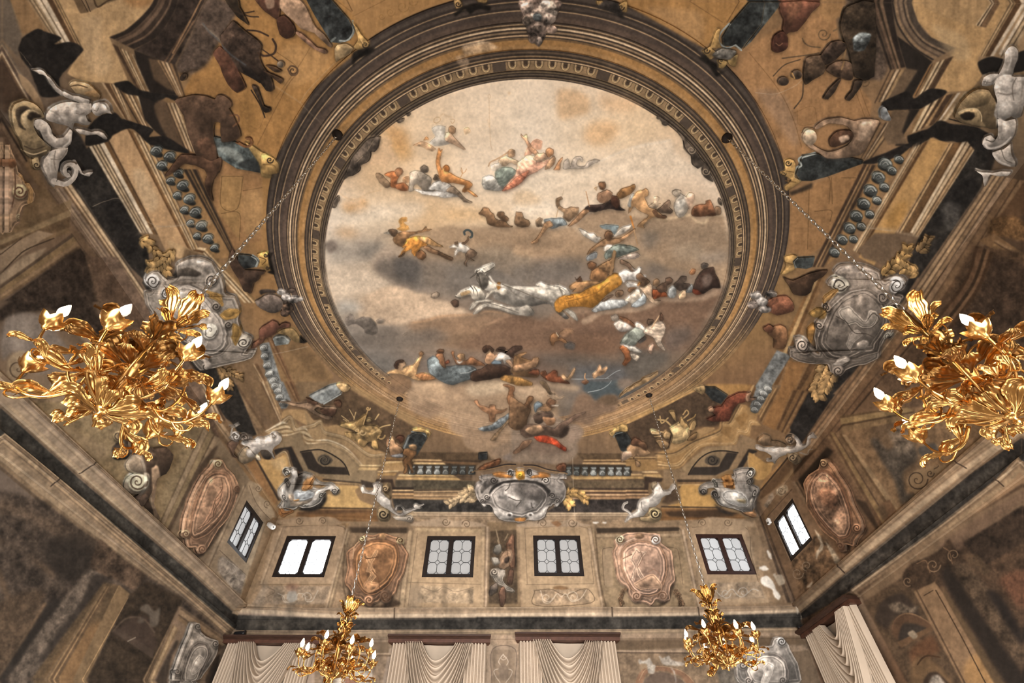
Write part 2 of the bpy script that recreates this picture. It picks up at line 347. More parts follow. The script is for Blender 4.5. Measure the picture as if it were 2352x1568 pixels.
# ---- every painted mark, in photo-tile coordinates traced on to the plaster (see Cartoon.run)
PAINT = [r'''E
T 400 0 3.92
q a9793f s3 450 0 1480 0 1750 380 1250 800 880 1480 600 1480 40 900 200 600 480 0
p bb8d55 s12 a.7 1000 420 1400 480 1300 700 1000 800 900 650
p 8f6636 s10 a.6 150 700 420 760 560 900 560 1100 200 900
l 6b4a28 w1.4 a.7 900 480 1100 640 1000 800 740 1320
l 6b4a28 w1.2 a.6 1210 440 1100 620 900 900
l 7a5630 w2 a.6 1420 0 1580 120
l 5f4020 w2 a.8 1530 0 1585 110
l 6b4a28 w1.2 a.6 1590 160 1900 0
l 7a5832 w1 a.6 560 900 620 1000 590 1060 740 1180 820 1000
p 86602f s4 a.5 560 930 760 980 720 1200 600 1180
v 8a6432 w1.5 a.7 2040 70 55 0 1.5
v 8a6432 w1.5 a.7 1930 120 40 0 1.5
v 8a6432 w1.5 a.7 1850 160 30 0 1.5
v 8a6432 w1.5 a.7 2130 20 45 0 1.5
T 1400 0 3.92
q a5773f s3 130 0 1300 0 950 330 830 420 130 40
p b58b5a s10 a.6 300 60 800 100 800 380 500 200
q a3774a s3 1240 420 1500 230 2000 0 2080 560 2352 900 2300 1280 1850 1350 1560 1430 1300 900 1130 640
p 957961 s10 a.6 1300 800 1560 840 1700 1200 1650 1300 1500 1100
l 6b4a28 w1.4 a.7 1240 460 1500 780 1640 1050 1720 1310
l 7a5630 w1.2 a.6 1650 1000 1820 940 1860 1090
l 7a5630 w1.2 a.6 1680 980 1700 1110 1900 1080
l 6b4a28 w1.4 a.7 2200 800 2290 1040
l 6b4a28 w1.4 a.7 2240 780 2330 1020
l 6b4a28 w2 a.6 700 0 1000 190
l 5f4020 w2 a.7 1150 0 1040 190
T 400 0 3.92
E
T 0 300 3.92
q 9a7044 s3 1640 180 1900 0 2100 0 2352 420 2352 1000 2100 1080
q a27b48 s3 1980 420 2180 430 2150 1000 1960 760
l 5f4426 w1.2 1990 430 2180 430
l 5f4426 w1.2 1990 430 1985 700 2130 720 2180 440
l 5f4426 w1.2 1985 765 2150 765 2150 1010
l 5f4426 w1.2 2180 560 2352 530
p b98f58 s8 a.6 2180 600 2352 560 2352 900 2200 950
q 9b7446 s2 1340 180 1660 210 2100 1150 1940 1180 1870 1060
m A 1640 370 2180 1320 B 1770 370 2215 1320 C 2e251f:3 6b4f33:1 33291f:2 8f6d45:1 2e251f:3 57402a:1
m A 1120 0 1700 1120 B 1330 110 1790 1080 C 5a3d22:3 7a5530:2 d0b082:2 4a3624:1 dcc196:2 3d2c1e:1 b8935f:2 e0c8a0:1 4a3624:1
q c0986a s1 960 100 1130 0 1710 1130 1500 1130 1420 960
p cbb08a s8 a.6 1180 400 1280 380 1420 640 1380 760 1280 700
q c6a273 s1 1500 1000 1690 1080 1800 1150 1640 1180 1540 1150
m A 1700 1120 1810 1150 B 1790 1070 1860 1080 C d0b082:1 5a3d22:1 dcc196:1
m A 1810 1150 2200 1568 B 1860 1075 2330 1568 C d8bd92:2 7a5530:1 dcc7a0:2 4a3624:1 c9a878:2 8a6a40:2
m A 790 170 1250 940 B 980 100 1430 960 C d8c4a4:3 2f2620:1 c9b08a:2 33291f:1 cbb490:2 2f2620:1 dccbb0:4 6b4c2c:3 4a3522:2 b8956a:1
q 292623 n.28 600 480 720 250 790 170 1250 940 1310 1010 1330 1100 1350 1300 1330 1400 1180 1260
l 5d5a52 w4 s2 a.7 690 560 940 950 1180 1280
l 55524c w2 a.5 830 710 950 660 1060 650
p 1e1c1b s8 n.28 a.8 880 620 1080 660 1200 950 1260 1100 1200 1200 1000 900
m A 555 545 1290 1568 B 635 490 1345 1530 C 5a442f:2 c0a27c:2 55402c:1 c9ae88:3 3d3025:1
m A 400 560 1170 1568 B 555 545 1290 1568 C 7a6450:3 4d3f33:1 8a7460:6 6b5846:2 9a836a:3 54443a:2 7f6b58:3
q 6b563f s3 150 0 400 560 560 760 480 700 300 480 60 0
q 8a7052 s3 60 0 150 0 420 560 360 560 200 330
q 7c6548 s3 260 560 420 560 620 920 620 950 400 1010 160 900
p 8b7254 s4 a.8 340 640 560 720 600 900 430 1010 360 920
l 5d4c3a w3 a.7 640 960 900 1300 1100 1568
m A 0 960 640 640 B 0 1130 620 900 C 7a6448:3 96805f:2 6b563e:3
q a08a70 s2 0 1110 340 930 480 960 380 1010 200 1150 0 1300
l 4a3c2e w3 0 1330 130 1190 240 1100 480 1000
l 4a3c2e w2 0 1150 190 1000
q a8947a s3 0 1330 200 1170 420 1080 330 1200 0 1420
m A 0 1430 640 960 B 0 1568 720 1080 C 5a4a3a:2 3d3630:1 8a7250:6 93795a:4 7a6246:2
q 302822 n.3 s2 40 1568 720 1090 760 1150 820 1300 900 1568
p 6f5a48 s6 n.2 760 1140 860 1200 1180 1568 880 1568 820 1350
E
T 0 0 3.92
q 6b5e50 s3 0 0 70 0 130 200 180 360 150 520 160 560 0 390
q 93714a s2 60 0 210 0 440 380 320 310 190 340 140 190
m A 200 0 470 400 B 495 0 735 480 C 9b7d58:3 2f261f:1 b39a76:3 2f261f:1 a38a68:2 dcc8aa:5 3a2c20:1 d8c6ac:6 553c26:6 b08a5c:2 2f261f:1 b8935f:2 2f261f:1
q bf9a69 s1.5 490 0 640 0 700 145 800 130 900 70 1100 0 1375 0 1330 90 1240 190 1110 300 965 360 1010 450 1140 755 1000 778 880 770 720 765 590 690 640 600 740 480
p cbaa7e s8 a.6 700 200 900 180 900 420 1000 600 900 720 760 640 740 500
q 695238 s1.5 630 0 700 0 780 140 710 150
q 7a6444 s2 800 0 1090 0 860 90 850 100
l 3f3022 w2 700 0 770 130
l 3f3022 w2 740 0 795 130
l 4a3826 w4 820 0 860 90 960 30 1080 0
p a06f3d s8 a.7 1090 0 1375 0 1300 90 1150 80
m A 970 362 1110 300 1240 190 1330 90 1380 0 B 1190 470 1380 370 1480 250 1560 110 1590 0 C 2b231e:3 4d3c30:2 6e5644:2 3a2e26:3 6b5342:1 2b231e:4
q 332923 n.25 s2 1590 0 1850 0 1700 330 1560 610 1400 560 1190 475 1380 370 1480 250 1560 110
m A 1690 200 1455 590 B 1750 210 1520 600 C 5f4836:2 3a2f28:2 7a5c42:2 33291f:1
l 8a6848 w4 1800 0 1700 200 1540 500
l 6b5038 w2 1840 0 1720 240
p 55463c s6 n.25 1850 0 2080 60 2110 150 1960 400 1850 600 1700 690 1560 640 1700 330
q 241e1a s2 1190 475 1400 555 1580 880 1340 860 1220 620
q 5f4a36 s3 1320 550 1400 560 1560 850 1490 820 1370 740
m A 1395 565 1590 895 B 1560 600 1655 890 C 8a6a48:2 3a2c22:1 b08f68:2 4a3828:1 cdb08a:2 3a2c22:1 8a6a48:2 3f3024:2
m A 995 420 1230 850 B 1195 525 1335 850 C 4a3626:5 b08a5c:1 3f2e20:1 cfae80:2 3a2c20:1 d8bc90:2 4a3626:1 8a6a45:3 e0c8a0:1 3a2c20:1
m A 900 770 1120 1110 B 1045 790 1170 1110 C c0a078:2 553c26:4 b0895a:1 3a2c20:1 cdae84:2 3a2c20:1 d8bc90:1
m A 1045 820 1260 1190 B 1240 890 1365 1190 C 3a2c20:2 6b4e30:2 c7a578:2 3a2c20:1 d4b68a:2 4a3626:1 8a6a45:2 dcc296:2
p 1d1a18 s2 n.22 1010 780 1140 755 1240 830 1330 850 1580 880 1570 930 1480 900 1400 965 1330 940 1230 890 1120 870
q 26201c s2 1230 880 1400 950 1500 1120 1700 1390 1560 1350 1370 1190 1290 1100
p 5f4a36 s4 1380 960 1480 940 1640 1350 1520 1300 1400 1080
m A 1470 950 1640 1350 B 1580 950 1760 1405 C 6b5038:1 3a2c22:1 b08f68:2 4a3828:1 cdb08a:2 3a2c22:1 bfa27a:2
p 1d1a18 s2 n.22 780 1180 900 1060 1030 1040 1090 1100 1200 1130 1370 1190 1300 1240 1160 1180 1010 1240 960 1300 760 1340
p 1d1a18 s2 n.22 1090 1100 1250 1150 1370 1190 1330 1260 1480 1250 1700 1390 1640 1400 1350 1330 1250 1240
p 1f1c1a s2 n.22 200 360 310 290 380 310 540 370 470 430 600 405 690 430 735 475 700 520 600 640 520 740 530 890 370 905 310 800 250 650 180 560 150 480 170 400
l 9a866a w1 a.6 170 500 270 630
p 23201e s3 n.22 500 1370 620 1200 720 1260 830 1500 830 1568 480 1568
m A 0 400 340 960 B 0 640 150 960 C 6e6152:2 b39a78:1 54443a:3 cdb592:2 6b5038:2 3f3027:6
p a08462 s2 150 700 200 720 280 800 350 920 390 1040 350 1040 260 900 180 800
p 4a382a s6 0 600 130 800 260 960 200 960 60 1060 0 1000
m A 0 1080 240 1480 B 0 1300 180 1568 C 3a302a:2 7a6450:3 6b5645:3 8a7460:2
E
T 1752 0 3.92
q a3794a s3 420 0 740 0 690 130 560 180 460 60
p 5a4a3e s5 n.25 740 0 900 0 1000 260 1110 560 1050 700 900 660 770 520 740 420 900 250 700 130
m A 880 0 1000 250 1130 610 B 1140 0 1190 300 1270 580 C 2b231e:3 4a3a2e:3 6b5240:2 33291f:2 7a5f48:2 2b231e:5
m A 1140 0 1190 200 1330 400 1510 520 B 1330 0 1380 170 1500 310 1720 405 C 2b2521:2 8a6f52:3 55463a:2 7a6550:3 3a302a:2 8a7258:2 4a3f36:6
q bd9560 s1.5 1320 0 2030 0 1900 200 1990 220 2110 0 2190 0 1930 470 1920 540 1960 660 1880 760 1840 790 1650 800 1530 780 1600 640 1725 405 1500 310 1380 170
p c9aa7c s8 a.6 1500 200 1800 300 1850 500 1700 500
p a8875c s5 a.7 1420 0 2020 0 1900 210 1700 160 1550 100
m A 2030 0 1895 200 B 2115 0 1990 220 C d0b48a:1 3a2c20:1 dcc6a0:1 4a3626:1 6b5036:3
m A 2190 0 1930 480 B 2352 0 2060 480 C b8925e:2 2f261f:1 c9a878:2 2f261f:1 b8925e:1 553c26:6 d8c6ac:4
m A 2352 30 2110 450 B 2352 250 2170 560 C d8c6ac:3 3a2c20:1 b39a76:3 2f261f:1 a38a68:3
q 26211d s2 1190 300 1330 400 1510 530 1480 570 1330 850 1200 860 1280 600 1240 480
q 6b5640 s3 1270 590 1380 610 1230 850 1120 880 1060 880
m A 1130 610 990 910 B 1260 600 1110 880 C 3a2c22:1 8a6a48:2 3a2c22:1 cdb08a:2 4a3828:1 a8875c:2
m A 1490 560 1340 850 B 1700 480 1520 790 C b0763c:1 3a2c20:1 8a6a45:2 dcc296:2 3a2c20:1 d8bc90:2 3f2e20:1 4a3626:4
p 1d1a18 s2 n.22 1060 900 1280 800 1330 850 1360 860 1440 800 1530 770 1645 800 1520 920 1400 960 1090 970
m A 1400 960 1300 1190 B 1680 800 1470 1110 C 8a6a45:2 dcc296:2 3a2c20:1 d4b68a:2 4a3626:2 b0895a:2
m A 1640 830 1480 1110 B 1850 790 1640 1060 C 4a3626:4 6b4e30:2 d8c6ac:2 9b7d58:2 c9b08a:3
q 231e1a s2 1300 960 1400 960 1230 1230 1300 1290 1180 1290
m A 1040 1080 870 1410 B 1200 1080 960 1410 C 3a2c22:1 8a6a48:2 3a2c22:1 cdb08a:1 4a3828:1 a8875c:2 3a2c22:1
q 6b5640 s3 1160 970 1310 970 1240 1160 1300 1270 1120 1280 1070 1200
p 1d1a18 s2 n.22 1290 1200 1460 1140 1580 1060 1700 1090 1900 1110 2050 1200 2000 1250 1880 1310 1720 1250 1600 1250 1520 1210 1350 1320 1320 1300
p 201c1a s2 n.22 900 1430 1100 1350 1320 1260 1330 1310 1200 1400 1000 1450 910 1460
p 1d1a18 s2 1920 530 2050 480 2170 500 2352 420 2352 600 2100 640 1960 640
p 24201d s3 1880 1310 2050 1200 2080 1400 2000 1568 1780 1568
E
T 1752 300 3.92
q 9a7044 s3 240 560 860 280 900 320 560 1000 400 1120 240 1080
l 5f4426 w1.2 440 410 590 405 590 640
l 5f4426 w1.2 610 405 620 640
l 5f4426 w1.2 700 405 830 405
l 5f4426 w1.2 410 500 400 1050
l 5f4426 w1.2 460 710 610 700 600 800
q 9b7446 s2 1000 290 1230 200 1330 120 700 1090 560 1200 640 960
m A 900 280 440 1210 B 1020 290 560 1210 C 3f2e22:3 b08a5c:1 4a3828:2 8f6d45:1 3a2c22:3 6b4f33:1
m A 1320 140 1310 170 800 1050 B 1490 60 1460 100 880 1100 C 6b5038:1 b8956a:2 dcc6a0:2 4a3624:1 cbaa7c:2 3d2c1e:1 8a6a45:2 5a3d22:4
q b98d52 s1 1500 40 1680 90 1200 880 1080 1060 1000 1190 860 1120
p a8762f s8 a.5 1300 620 1230 830 1080 830 1200 640
m A 1660 90 1200 900 B 1830 70 1360 900 C b8956a:1 3d2c1e:1 c9a470:2 4a3624:1 6b4c2c:4 5a3d22:2 d8c2a0:3 4a3624:1
m A 1830 70 1330 930 B 1895 150 1400 930 C c9ae88:3 3d2c1e:1 b8956a:2 7a5c3a:1 d0b286:1
q 6e5842 s4 850 1050 1000 900 1330 900 1400 960 1150 1200 900 1130
q 292623 n.28 s2 1895 150 2050 60 1960 480 1600 1020 1400 1300 1280 1240 1400 930
p 1e1c1b s8 n.28 1700 500 1900 380 1900 560 1700 760 1500 860
p 5d5a56 s6 n.22 a.6 1640 620 1760 640 1760 800 1660 880 1600 700
l 4d4a45 w3 s2 a.6 1980 460 1640 1000 1420 1300
m A 2060 350 1250 1568 B 2180 390 1420 1568 C 4a3a2c:1 9a7d5c:3 3f3024:1 b08f68:3 4a3a2c:1 8a6c4c:3 3f3024:1
m A 2180 390 1420 1568 B 2352 420 1640 1568 C 9a7d60:4 6b5440:1 86694c:5 5a4432:1 947656:4
q 6b5038 s3 2352 420 2352 720 2050 900 1900 1050 1640 1568 1560 1568 1800 1200
p 7a5a38 s5 n.3 2060 760 2240 740 2352 800 2352 960 2180 930 2020 900
q 8a6a48 s2 1940 960 2080 900 2352 1080 2352 1180 2060 1040
m A 2090 950 2352 1090 B 2050 1050 2352 1250 C a58560:2 5a4432:1 94744e:4 4a3626:2
q 7a5a40 s4 1640 1568 1850 1160 1900 1010 2040 1040 1900 1300 1800 1568
m A 1900 1010 1850 1250 1700 1568 B 2050 1060 1950 1350 1850 1568 C 8a6848:2 4a3626:1 7a5a3e:3 3f2e22:2 6b4c34:3
q 3a2c23 n.3 s3 2080 1110 2352 1280 2352 1568 1850 1568 1960 1330
E
T 560 560 4.6133
q 8a6a44 s3 180 1060 660 1080 960 1420 820 1568 480 1568 230 1250
p 6f5537 s6 a.8 460 1120 640 1110 900 1380 820 1480 640 1300
p 9c7a50 s6 a.6 480 1400 700 1400 760 1568 560 1568
m A 230 1000 530 1568 B 310 960 560 1568 C 6b4a2e:2 8a6644:2 5a3d28:2 7a583a:2
q 6f777a n.3 s2 170 1080 270 1060 430 1568 280 1568
m A 40 1290 240 1568 B 150 1290 290 1568 C b89a70:2 7a5c3c:1 c9ab7e:1 6b4e34:2
q 75573a s3 0 1310 60 1300 210 1568 0 1568
E
T 480 880 4.9
q 7d6446 s3 1000 0 1560 0 1000 240 900 120
m A 860 0 990 240 B 960 0 1040 210 C 6b4a2e:2 8a6644:2 5a3d28:2 7a583a:2
q 6f7678 n.3 s2 680 0 840 0 930 210 880 300 820 310
m A 570 0 800 470 B 700 0 850 410 C 6b5038:3 cdb48c:2 8a6a4a:2 b8986c:3 6b4e34:1 9a7a52:2
q 7f6344 s2 300 0 570 0 800 470 640 540 480 320
p 6b5540 s8 a.7 460 60 560 200 720 500 640 520 520 300
m A 190 90 530 620 B 330 40 660 540 C 6b563f:2 a08460:2 7a6248:2 8f7352:4 6b523a:2
q 272624 n.22 s2 0 100 150 130 190 90 530 620 480 600 330 570 240 420 120 300 0 160
q 57432f n.15 s3 1040 210 1560 60 2352 500 2352 820 1960 790 1820 760 1400 480 1180 440 1120 320
q 9a7a50 s3 1560 60 1640 30 2352 400 2352 520
p b08c5c s1.5 840 330 1000 310 1100 330 1190 440 1270 420 1300 500 1480 490 1700 620 1820 740 1990 790 1980 830 1800 820 1600 640 1300 560 1130 500 920 390 830 420
q 9d8058 s1.5 860 420 940 390 1040 520 1120 520 1080 320 1180 440 1280 440 1320 540 1500 610 1820 820 1980 830 1960 930 1730 920 1660 800 1500 690 1140 670 1060 560 920 600 800 500
m A 640 560 860 440 930 560 1090 500 1160 650 1350 650 1560 740 1740 930 B 690 600 900 610 1060 570 1110 700 1330 690 1520 780 1650 900 1720 960 C e0d0b0:2 7a6444:1 d0b88e:2 6b5438:1 c9ad80:2 8a6e48:1 d8c29a:1
m A 830 430 930 380 990 520 1070 500 1180 470 1270 430 1310 550 1560 620 1810 800 1990 800 B 880 470 920 430 960 560 1060 530 1190 520 1260 480 1300 590 1550 660 1800 840 1980 840 C 4d3d2b:1 d4bc92:2 6b5438:1 c0a274:2 4a3a2a:1
q 8b7556 s1.5 820 640 1040 570 1090 710 1340 690 1560 790 1720 960 1700 980 1910 990 1910 1060 1880 1140 1760 1180 1340 1090 1080 1010 950 730 790 760
q 9c835f s2 1080 760 1330 700 1520 790 1700 960 1600 1050 1500 860 1320 780
l 2a231d w3 1040 790 1160 770 1290 770 1450 850 1540 930 1590 1045
q 2f2721 s1 1040 795 1165 780 1240 920 1300 950 1550 960 1590 1045 1260 1035 1130 980
q 927a58 s1 1170 785 1290 785 1450 870 1540 955 1300 945 1230 900
p 4a4238 s1.5 1235 880 1250 840 1310 820 1370 840 1405 880 1380 920 1310 935 1260 920
v 2a2622 w3 1315 880 60 0 1.6
v 7a6a50 w1.5 1312 885 70 90 1
m A 1710 930 1960 930 B 1690 990 1900 990 C d8bd88:2 7a5c38:1 c9a870:3
q b08a58 s1.5 1960 840 2190 860 2210 1000 1960 1000
m A 1990 850 2352 870 B 1960 950 2352 900 C 8a6238:2 5a4028:2 dcb97e:3 b08a54:3
m A 2230 860 2352 870 B 2210 920 2352 900 C d8b478:2 5a4028:1
q 3a3028 1720 1100 1910 1140 1860 1190 1740 1180
q 2a2420 s2 940 730 1080 1010 1030 1020 960 960 900 780 860 760 760 830 740 770 800 750
m A 760 830 880 770 950 960 B 780 860 860 830 900 960 C 2f2620:2 d8bb88:2 3a2c20:1 b8925c:2 6b4e30:1
p c09658 s2 550 880 740 880 870 820 900 950 830 1000 820 1060 860 1080 820 1200 790 1290 700 1130
p d8b98a s6 a.5 700 900 860 850 880 960 800 1000
m A 1290 1090 1740 1130 B 1330 1160 1690 1170 C 2f2620:3 7a5a36:2 d0ae78:2 4a3626:2 b08a54:2
p c29a5c s2 1330 1170 1690 1170 1660 1220 1720 1330 1880 1410 1260 1420 1330 1330 1350 1260 1440 1280 1470 1200
m A 1260 1410 1900 1420 B 1250 1440 1900 1440 C 2f2218:2 a8793f:1
q 7a5430 s2 1240 1440 1900 1440 1920 1568 980 1568 1010 1470
q 5a3f28 s3 1000 1470 1260 1440 1700 1440 1900 1450 1400 1490 1020 1500
l 9a7248 w2 s1 a.8 1000 1540 1480 1530 1900 1560
m A 0 490 780 1390 B 190 430 830 1300 C 7a6248:4 8f7658:3 5a4632:1 9a8060:3 6b5238:4
q 9c7444 s2 480 850 560 900 810 1320 780 1350 700 1250
q 2f2620 s1.5 510 840 560 880 820 1340 790 1340
q 8a623a s3 430 930 510 850 790 1350 760 1400 560 1130
m A 1910 1000 2150 990 B 1910 1050 2100 1050 C dcbc86:2 6b4c2c:1 b08850:3
m A 2150 1030 2352 1030 B 2120 1095 2352 1095 C d8b880:3 8a6438:1 c09860:3
q 4f4536 n.2 s1.5 2110 1100 2352 1100 2352 1190 2110 1190
q 3a2c22 1900 1090 2080 1090 2110 1190 2080 1240 2060 1130 1880 1130
m A 2080 1180 2352 1180 B 2070 1310 2352 1310 C 2a211b:3 d4ae76:2 3a2c22:2 c09460:3 4a3626:1 a88052:3
q 2b2825 n.32 s1.5 2080 1310 2352 1310 2352 1440 2110 1440
m A 2200 1440 2352 1440 B 2200 1568 2352 1568 C c9b08c:2 8a6f50:1 b89c76:3 7a6248:1 9c8060:5
E
T 980 1040 5.2267
q 55422e n.15 s2 -140 0 800 0 860 90 560 100 -140 90
m A -140 85 190 90 B -140 150 250 150 C d8b078:2 5a4028:2 dcb97e:3
m A 190 90 700 90 B 250 150 560 190 C 3f3022:2 6b4e32:2 3a2c20:2
q 5a452e s1 -140 150 620 150 540 270 -140 270
m A -140 265 330 270 B -140 335 440 335 C d8b070:3 6b4a28:1 c29a5c:4
m A 330 265 560 265 B 440 335 560 335 C 5a442e:2 3a2c20:1 54402c:3
q 4d4434 n.2 s2 -140 335 600 340 600 450 -140 460
m A -140 450 600 430 B -140 570 620 570 C 5a4430:1 2f261f:1 b8966a:2 4a3828:1 94744e:2 d0a878:2 4d3a28:1 a58258:3
q 2f2c29 n.35 s2 -140 572 640 572 820 640 820 715 -140 715
m A -140 718 820 718 B -140 790 850 790 C c4ac8a:2 7d6650:1 b59c7c:2 705a45:1 a58b6c:2
q 957b5e n.2 s2 -140 790 860 790 930 830 1130 830 1130 900 -140 900
q 57442f n.15 s2 1800 0 2480 0 2480 80 1900 90
m A 1900 70 2480 60 B 1880 135 2480 135 C 5a4028:1 d8ae74:2 5a4028:2 d8b078:3
q 3f3226 s1 1680 130 2480 135 2480 245 1720 240
m A 1720 245 2480 240 B 1780 330 2480 320 C dcb478:2 8a6438:1 c29a5c:3 4a3626:1
q 5f4e38 n.2 s2 1690 330 2480 325 2480 420 1690 430
m A 1690 415 2480 415 B 1690 555 2480 550 C 3a2c22:3 c99c66:2 4a3424:3 d4a878:2 6b4e34:2 a07850:3
q 2f2926 n.35 s2 1660 555 2480 550 2480 705 1460 710
m A 1450 715 2480 708 B 1430 790 2480 780 C c4ac8a:2 7d6650:1 b59c7c:2 705a45:1 a58b6c:2
q 957b5e n.2 s2 1130 800 2480 785 2480 890 1130 900
E
T 1440 880 4.9
q 4d3b2b n.15 s3 0 450 760 80 860 90 1050 220 1300 200 1130 420 1000 470 760 480 640 700 320 760 0 760
p a87b42 s3 900 0 1400 0 1360 90 1130 120 1000 60
m A 0 400 760 30 B 0 450 790 70 C b8925c:3 7a5a36:1 c29658:4
m A 1400 0 1330 110 B 1470 0 1420 150 C 8a6238:2 c09a64:2 6b4a2a:2
q 6f7678 n.3 s2 1470 0 1660 0 1560 200 1480 310 1390 250
m A 1660 0 1480 320 B 1760 0 1530 440 C a07a4c:3 6b4e30:1 b08a58:2 5f4428:3 8a6640:2
q 94683a s2 1750 0 1930 0 1680 510 1530 440
m A 1890 0 1680 490 B 2080 60 1800 560 C 8a6640:1 5a3f26:3 7a5834:3 4a3422:2 86643e:2 6b4c2e:2
q 24211f n.28 s2 2050 80 2352 100 2300 180 1980 660 1900 600 1840 480
m A 2290 180 1970 660 B 2352 130 2100 690 C 3a2c22:1 7a5c40:3 54402e:2 8a6a4a:3
q a67f4c s1.5 420 750 640 680 800 600 1040 500 1060 400 1160 420 1270 210 1350 230 1480 320 1470 390 1520 460 1410 450 1390 580 1270 560 1230 670 1000 640 800 720 640 880 560 960 360 960 350 780
p b08a58 s2 500 740 520 640 700 560 880 480 1000 500 760 620
m A 320 780 540 770 760 640 1050 520 1080 410 1160 430 1270 220 B 350 830 560 810 770 690 1080 560 1120 450 1190 460 1320 250 C 3a2c20:2 5a4630:1 d0aa70:2 6b4e30:1 b8925c:3
m A 350 850 560 880 700 740 860 650 1190 640 1250 500 1340 500 1390 390 1480 410 B 360 960 600 950 720 840 880 700 1230 680 1270 560 1380 570 1420 460 1510 460 C 8a6438:1 cda66c:2 7a5834:1 dcb880:2 6b4c2c:1 b88f58:2 8a6a44:1
q 8f6a3c s1.5 1090 470 1190 480 1160 600 1060 540
q 98703e s1.5 1220 380 1330 310 1380 350 1300 480
q 8b7050 s1.5 600 960 740 840 900 700 1240 680 1290 560 1460 620 1480 730 1380 720 1240 960 1160 960 1040 1020 1000 1060 580 1080 560 1120 430 1160 420 960
q 9c805a s2 630 950 760 820 920 720 1200 690 1180 740 960 760 800 880 710 1010
l 2a231d w3 705 1015 760 920 850 820 960 760 1100 745 1260 765
q 322a24 s1 705 1020 760 930 1050 920 1060 880 1140 760 1260 770 1160 950 1010 1020
q 947a58 s1 770 925 860 830 970 765 1130 755 1060 890 1040 920
p 4f453a s1.5 890 850 910 820 980 795 1050 830 1055 880 1020 910 950 910 900 885
v 2a2622 w3 970 850 60 0 1.6
q 2a2420 s2 1380 720 1480 740 1450 800 1360 850 1300 960 1230 970
m A 1370 800 1380 950 B 1470 760 1470 960 C d8bb88:2 3a2c20:1 b8925c:2 6b4e30:1
p b98c4c s2 1380 760 1560 870 1670 880 1640 920 1620 1040 1500 1070 1400 1000
q 9a7040 s2 1560 1060 1740 870 1800 880 1500 1200
l 2f2218 w4 1510 1200 1700 970 1820 820
q 5a4028 s4 1500 1220 1830 830 1900 900 1740 1100 1520 1350
q 3f2c1c s4 1880 880 2260 640 2330 700 1930 1080 1900 1060
q 7a5838 s4 1560 1300 1750 1090 1900 1040 1860 1100 1640 1330 1540 1450
m A 0 820 340 820 B 0 870 330 860 C dcb478:2 6b4c2c:2 b08850:2
q a07a48 s1.5 0 870 350 860 360 960 180 980 0 970
m A 180 980 350 980 B 200 1050 420 1050 C dcb880:2 7a5834:1 c09a60:3
m A 0 1010 180 1010 B 0 1080 210 1080 C dcb478:2 8a6438:1 c29a5c:3 4a3626:1
q 5f4e38 n.2 s1.5 0 1080 210 1080 250 1190 0 1190
q 3a2c22 210 1040 420 1060 400 1100 260 1110 250 1200 210 1190
m A 0 1170 240 1170 B 0 1290 280 1290 C 3a2c22:3 c99c66:2 4a3424:3 d4a878:2 6b4e34:2 a07850:3
q 2f2926 n.28 s1.5 0 1290 160 1290 150 1400 30 1440 0 1430
m A 570 1070 1000 1070 B 600 1170 840 1160 C 3a2c20:3 7a5a36:2 c9a268:2 4a3626:2
p b88a48 s2 620 1140 840 1140 830 1220 930 1240 980 1240 1020 1370 480 1370 620 1320
m A 400 1370 1080 1380 B 400 1400 1090 1400 C 2f2218:2 a8793f:1
q 80572f s2 390 1400 1090 1400 1280 1450 1440 1568 220 1568
q 4a3828 s4 560 1150 600 1300 480 1350 400 1330 470 1230
q 8a6440 s3 1490 1180 1540 1200 1480 1330 1460 1250
q 402d1d s4 430 1430 1090 1400 1250 1480 1000 1500 500 1490
E''',
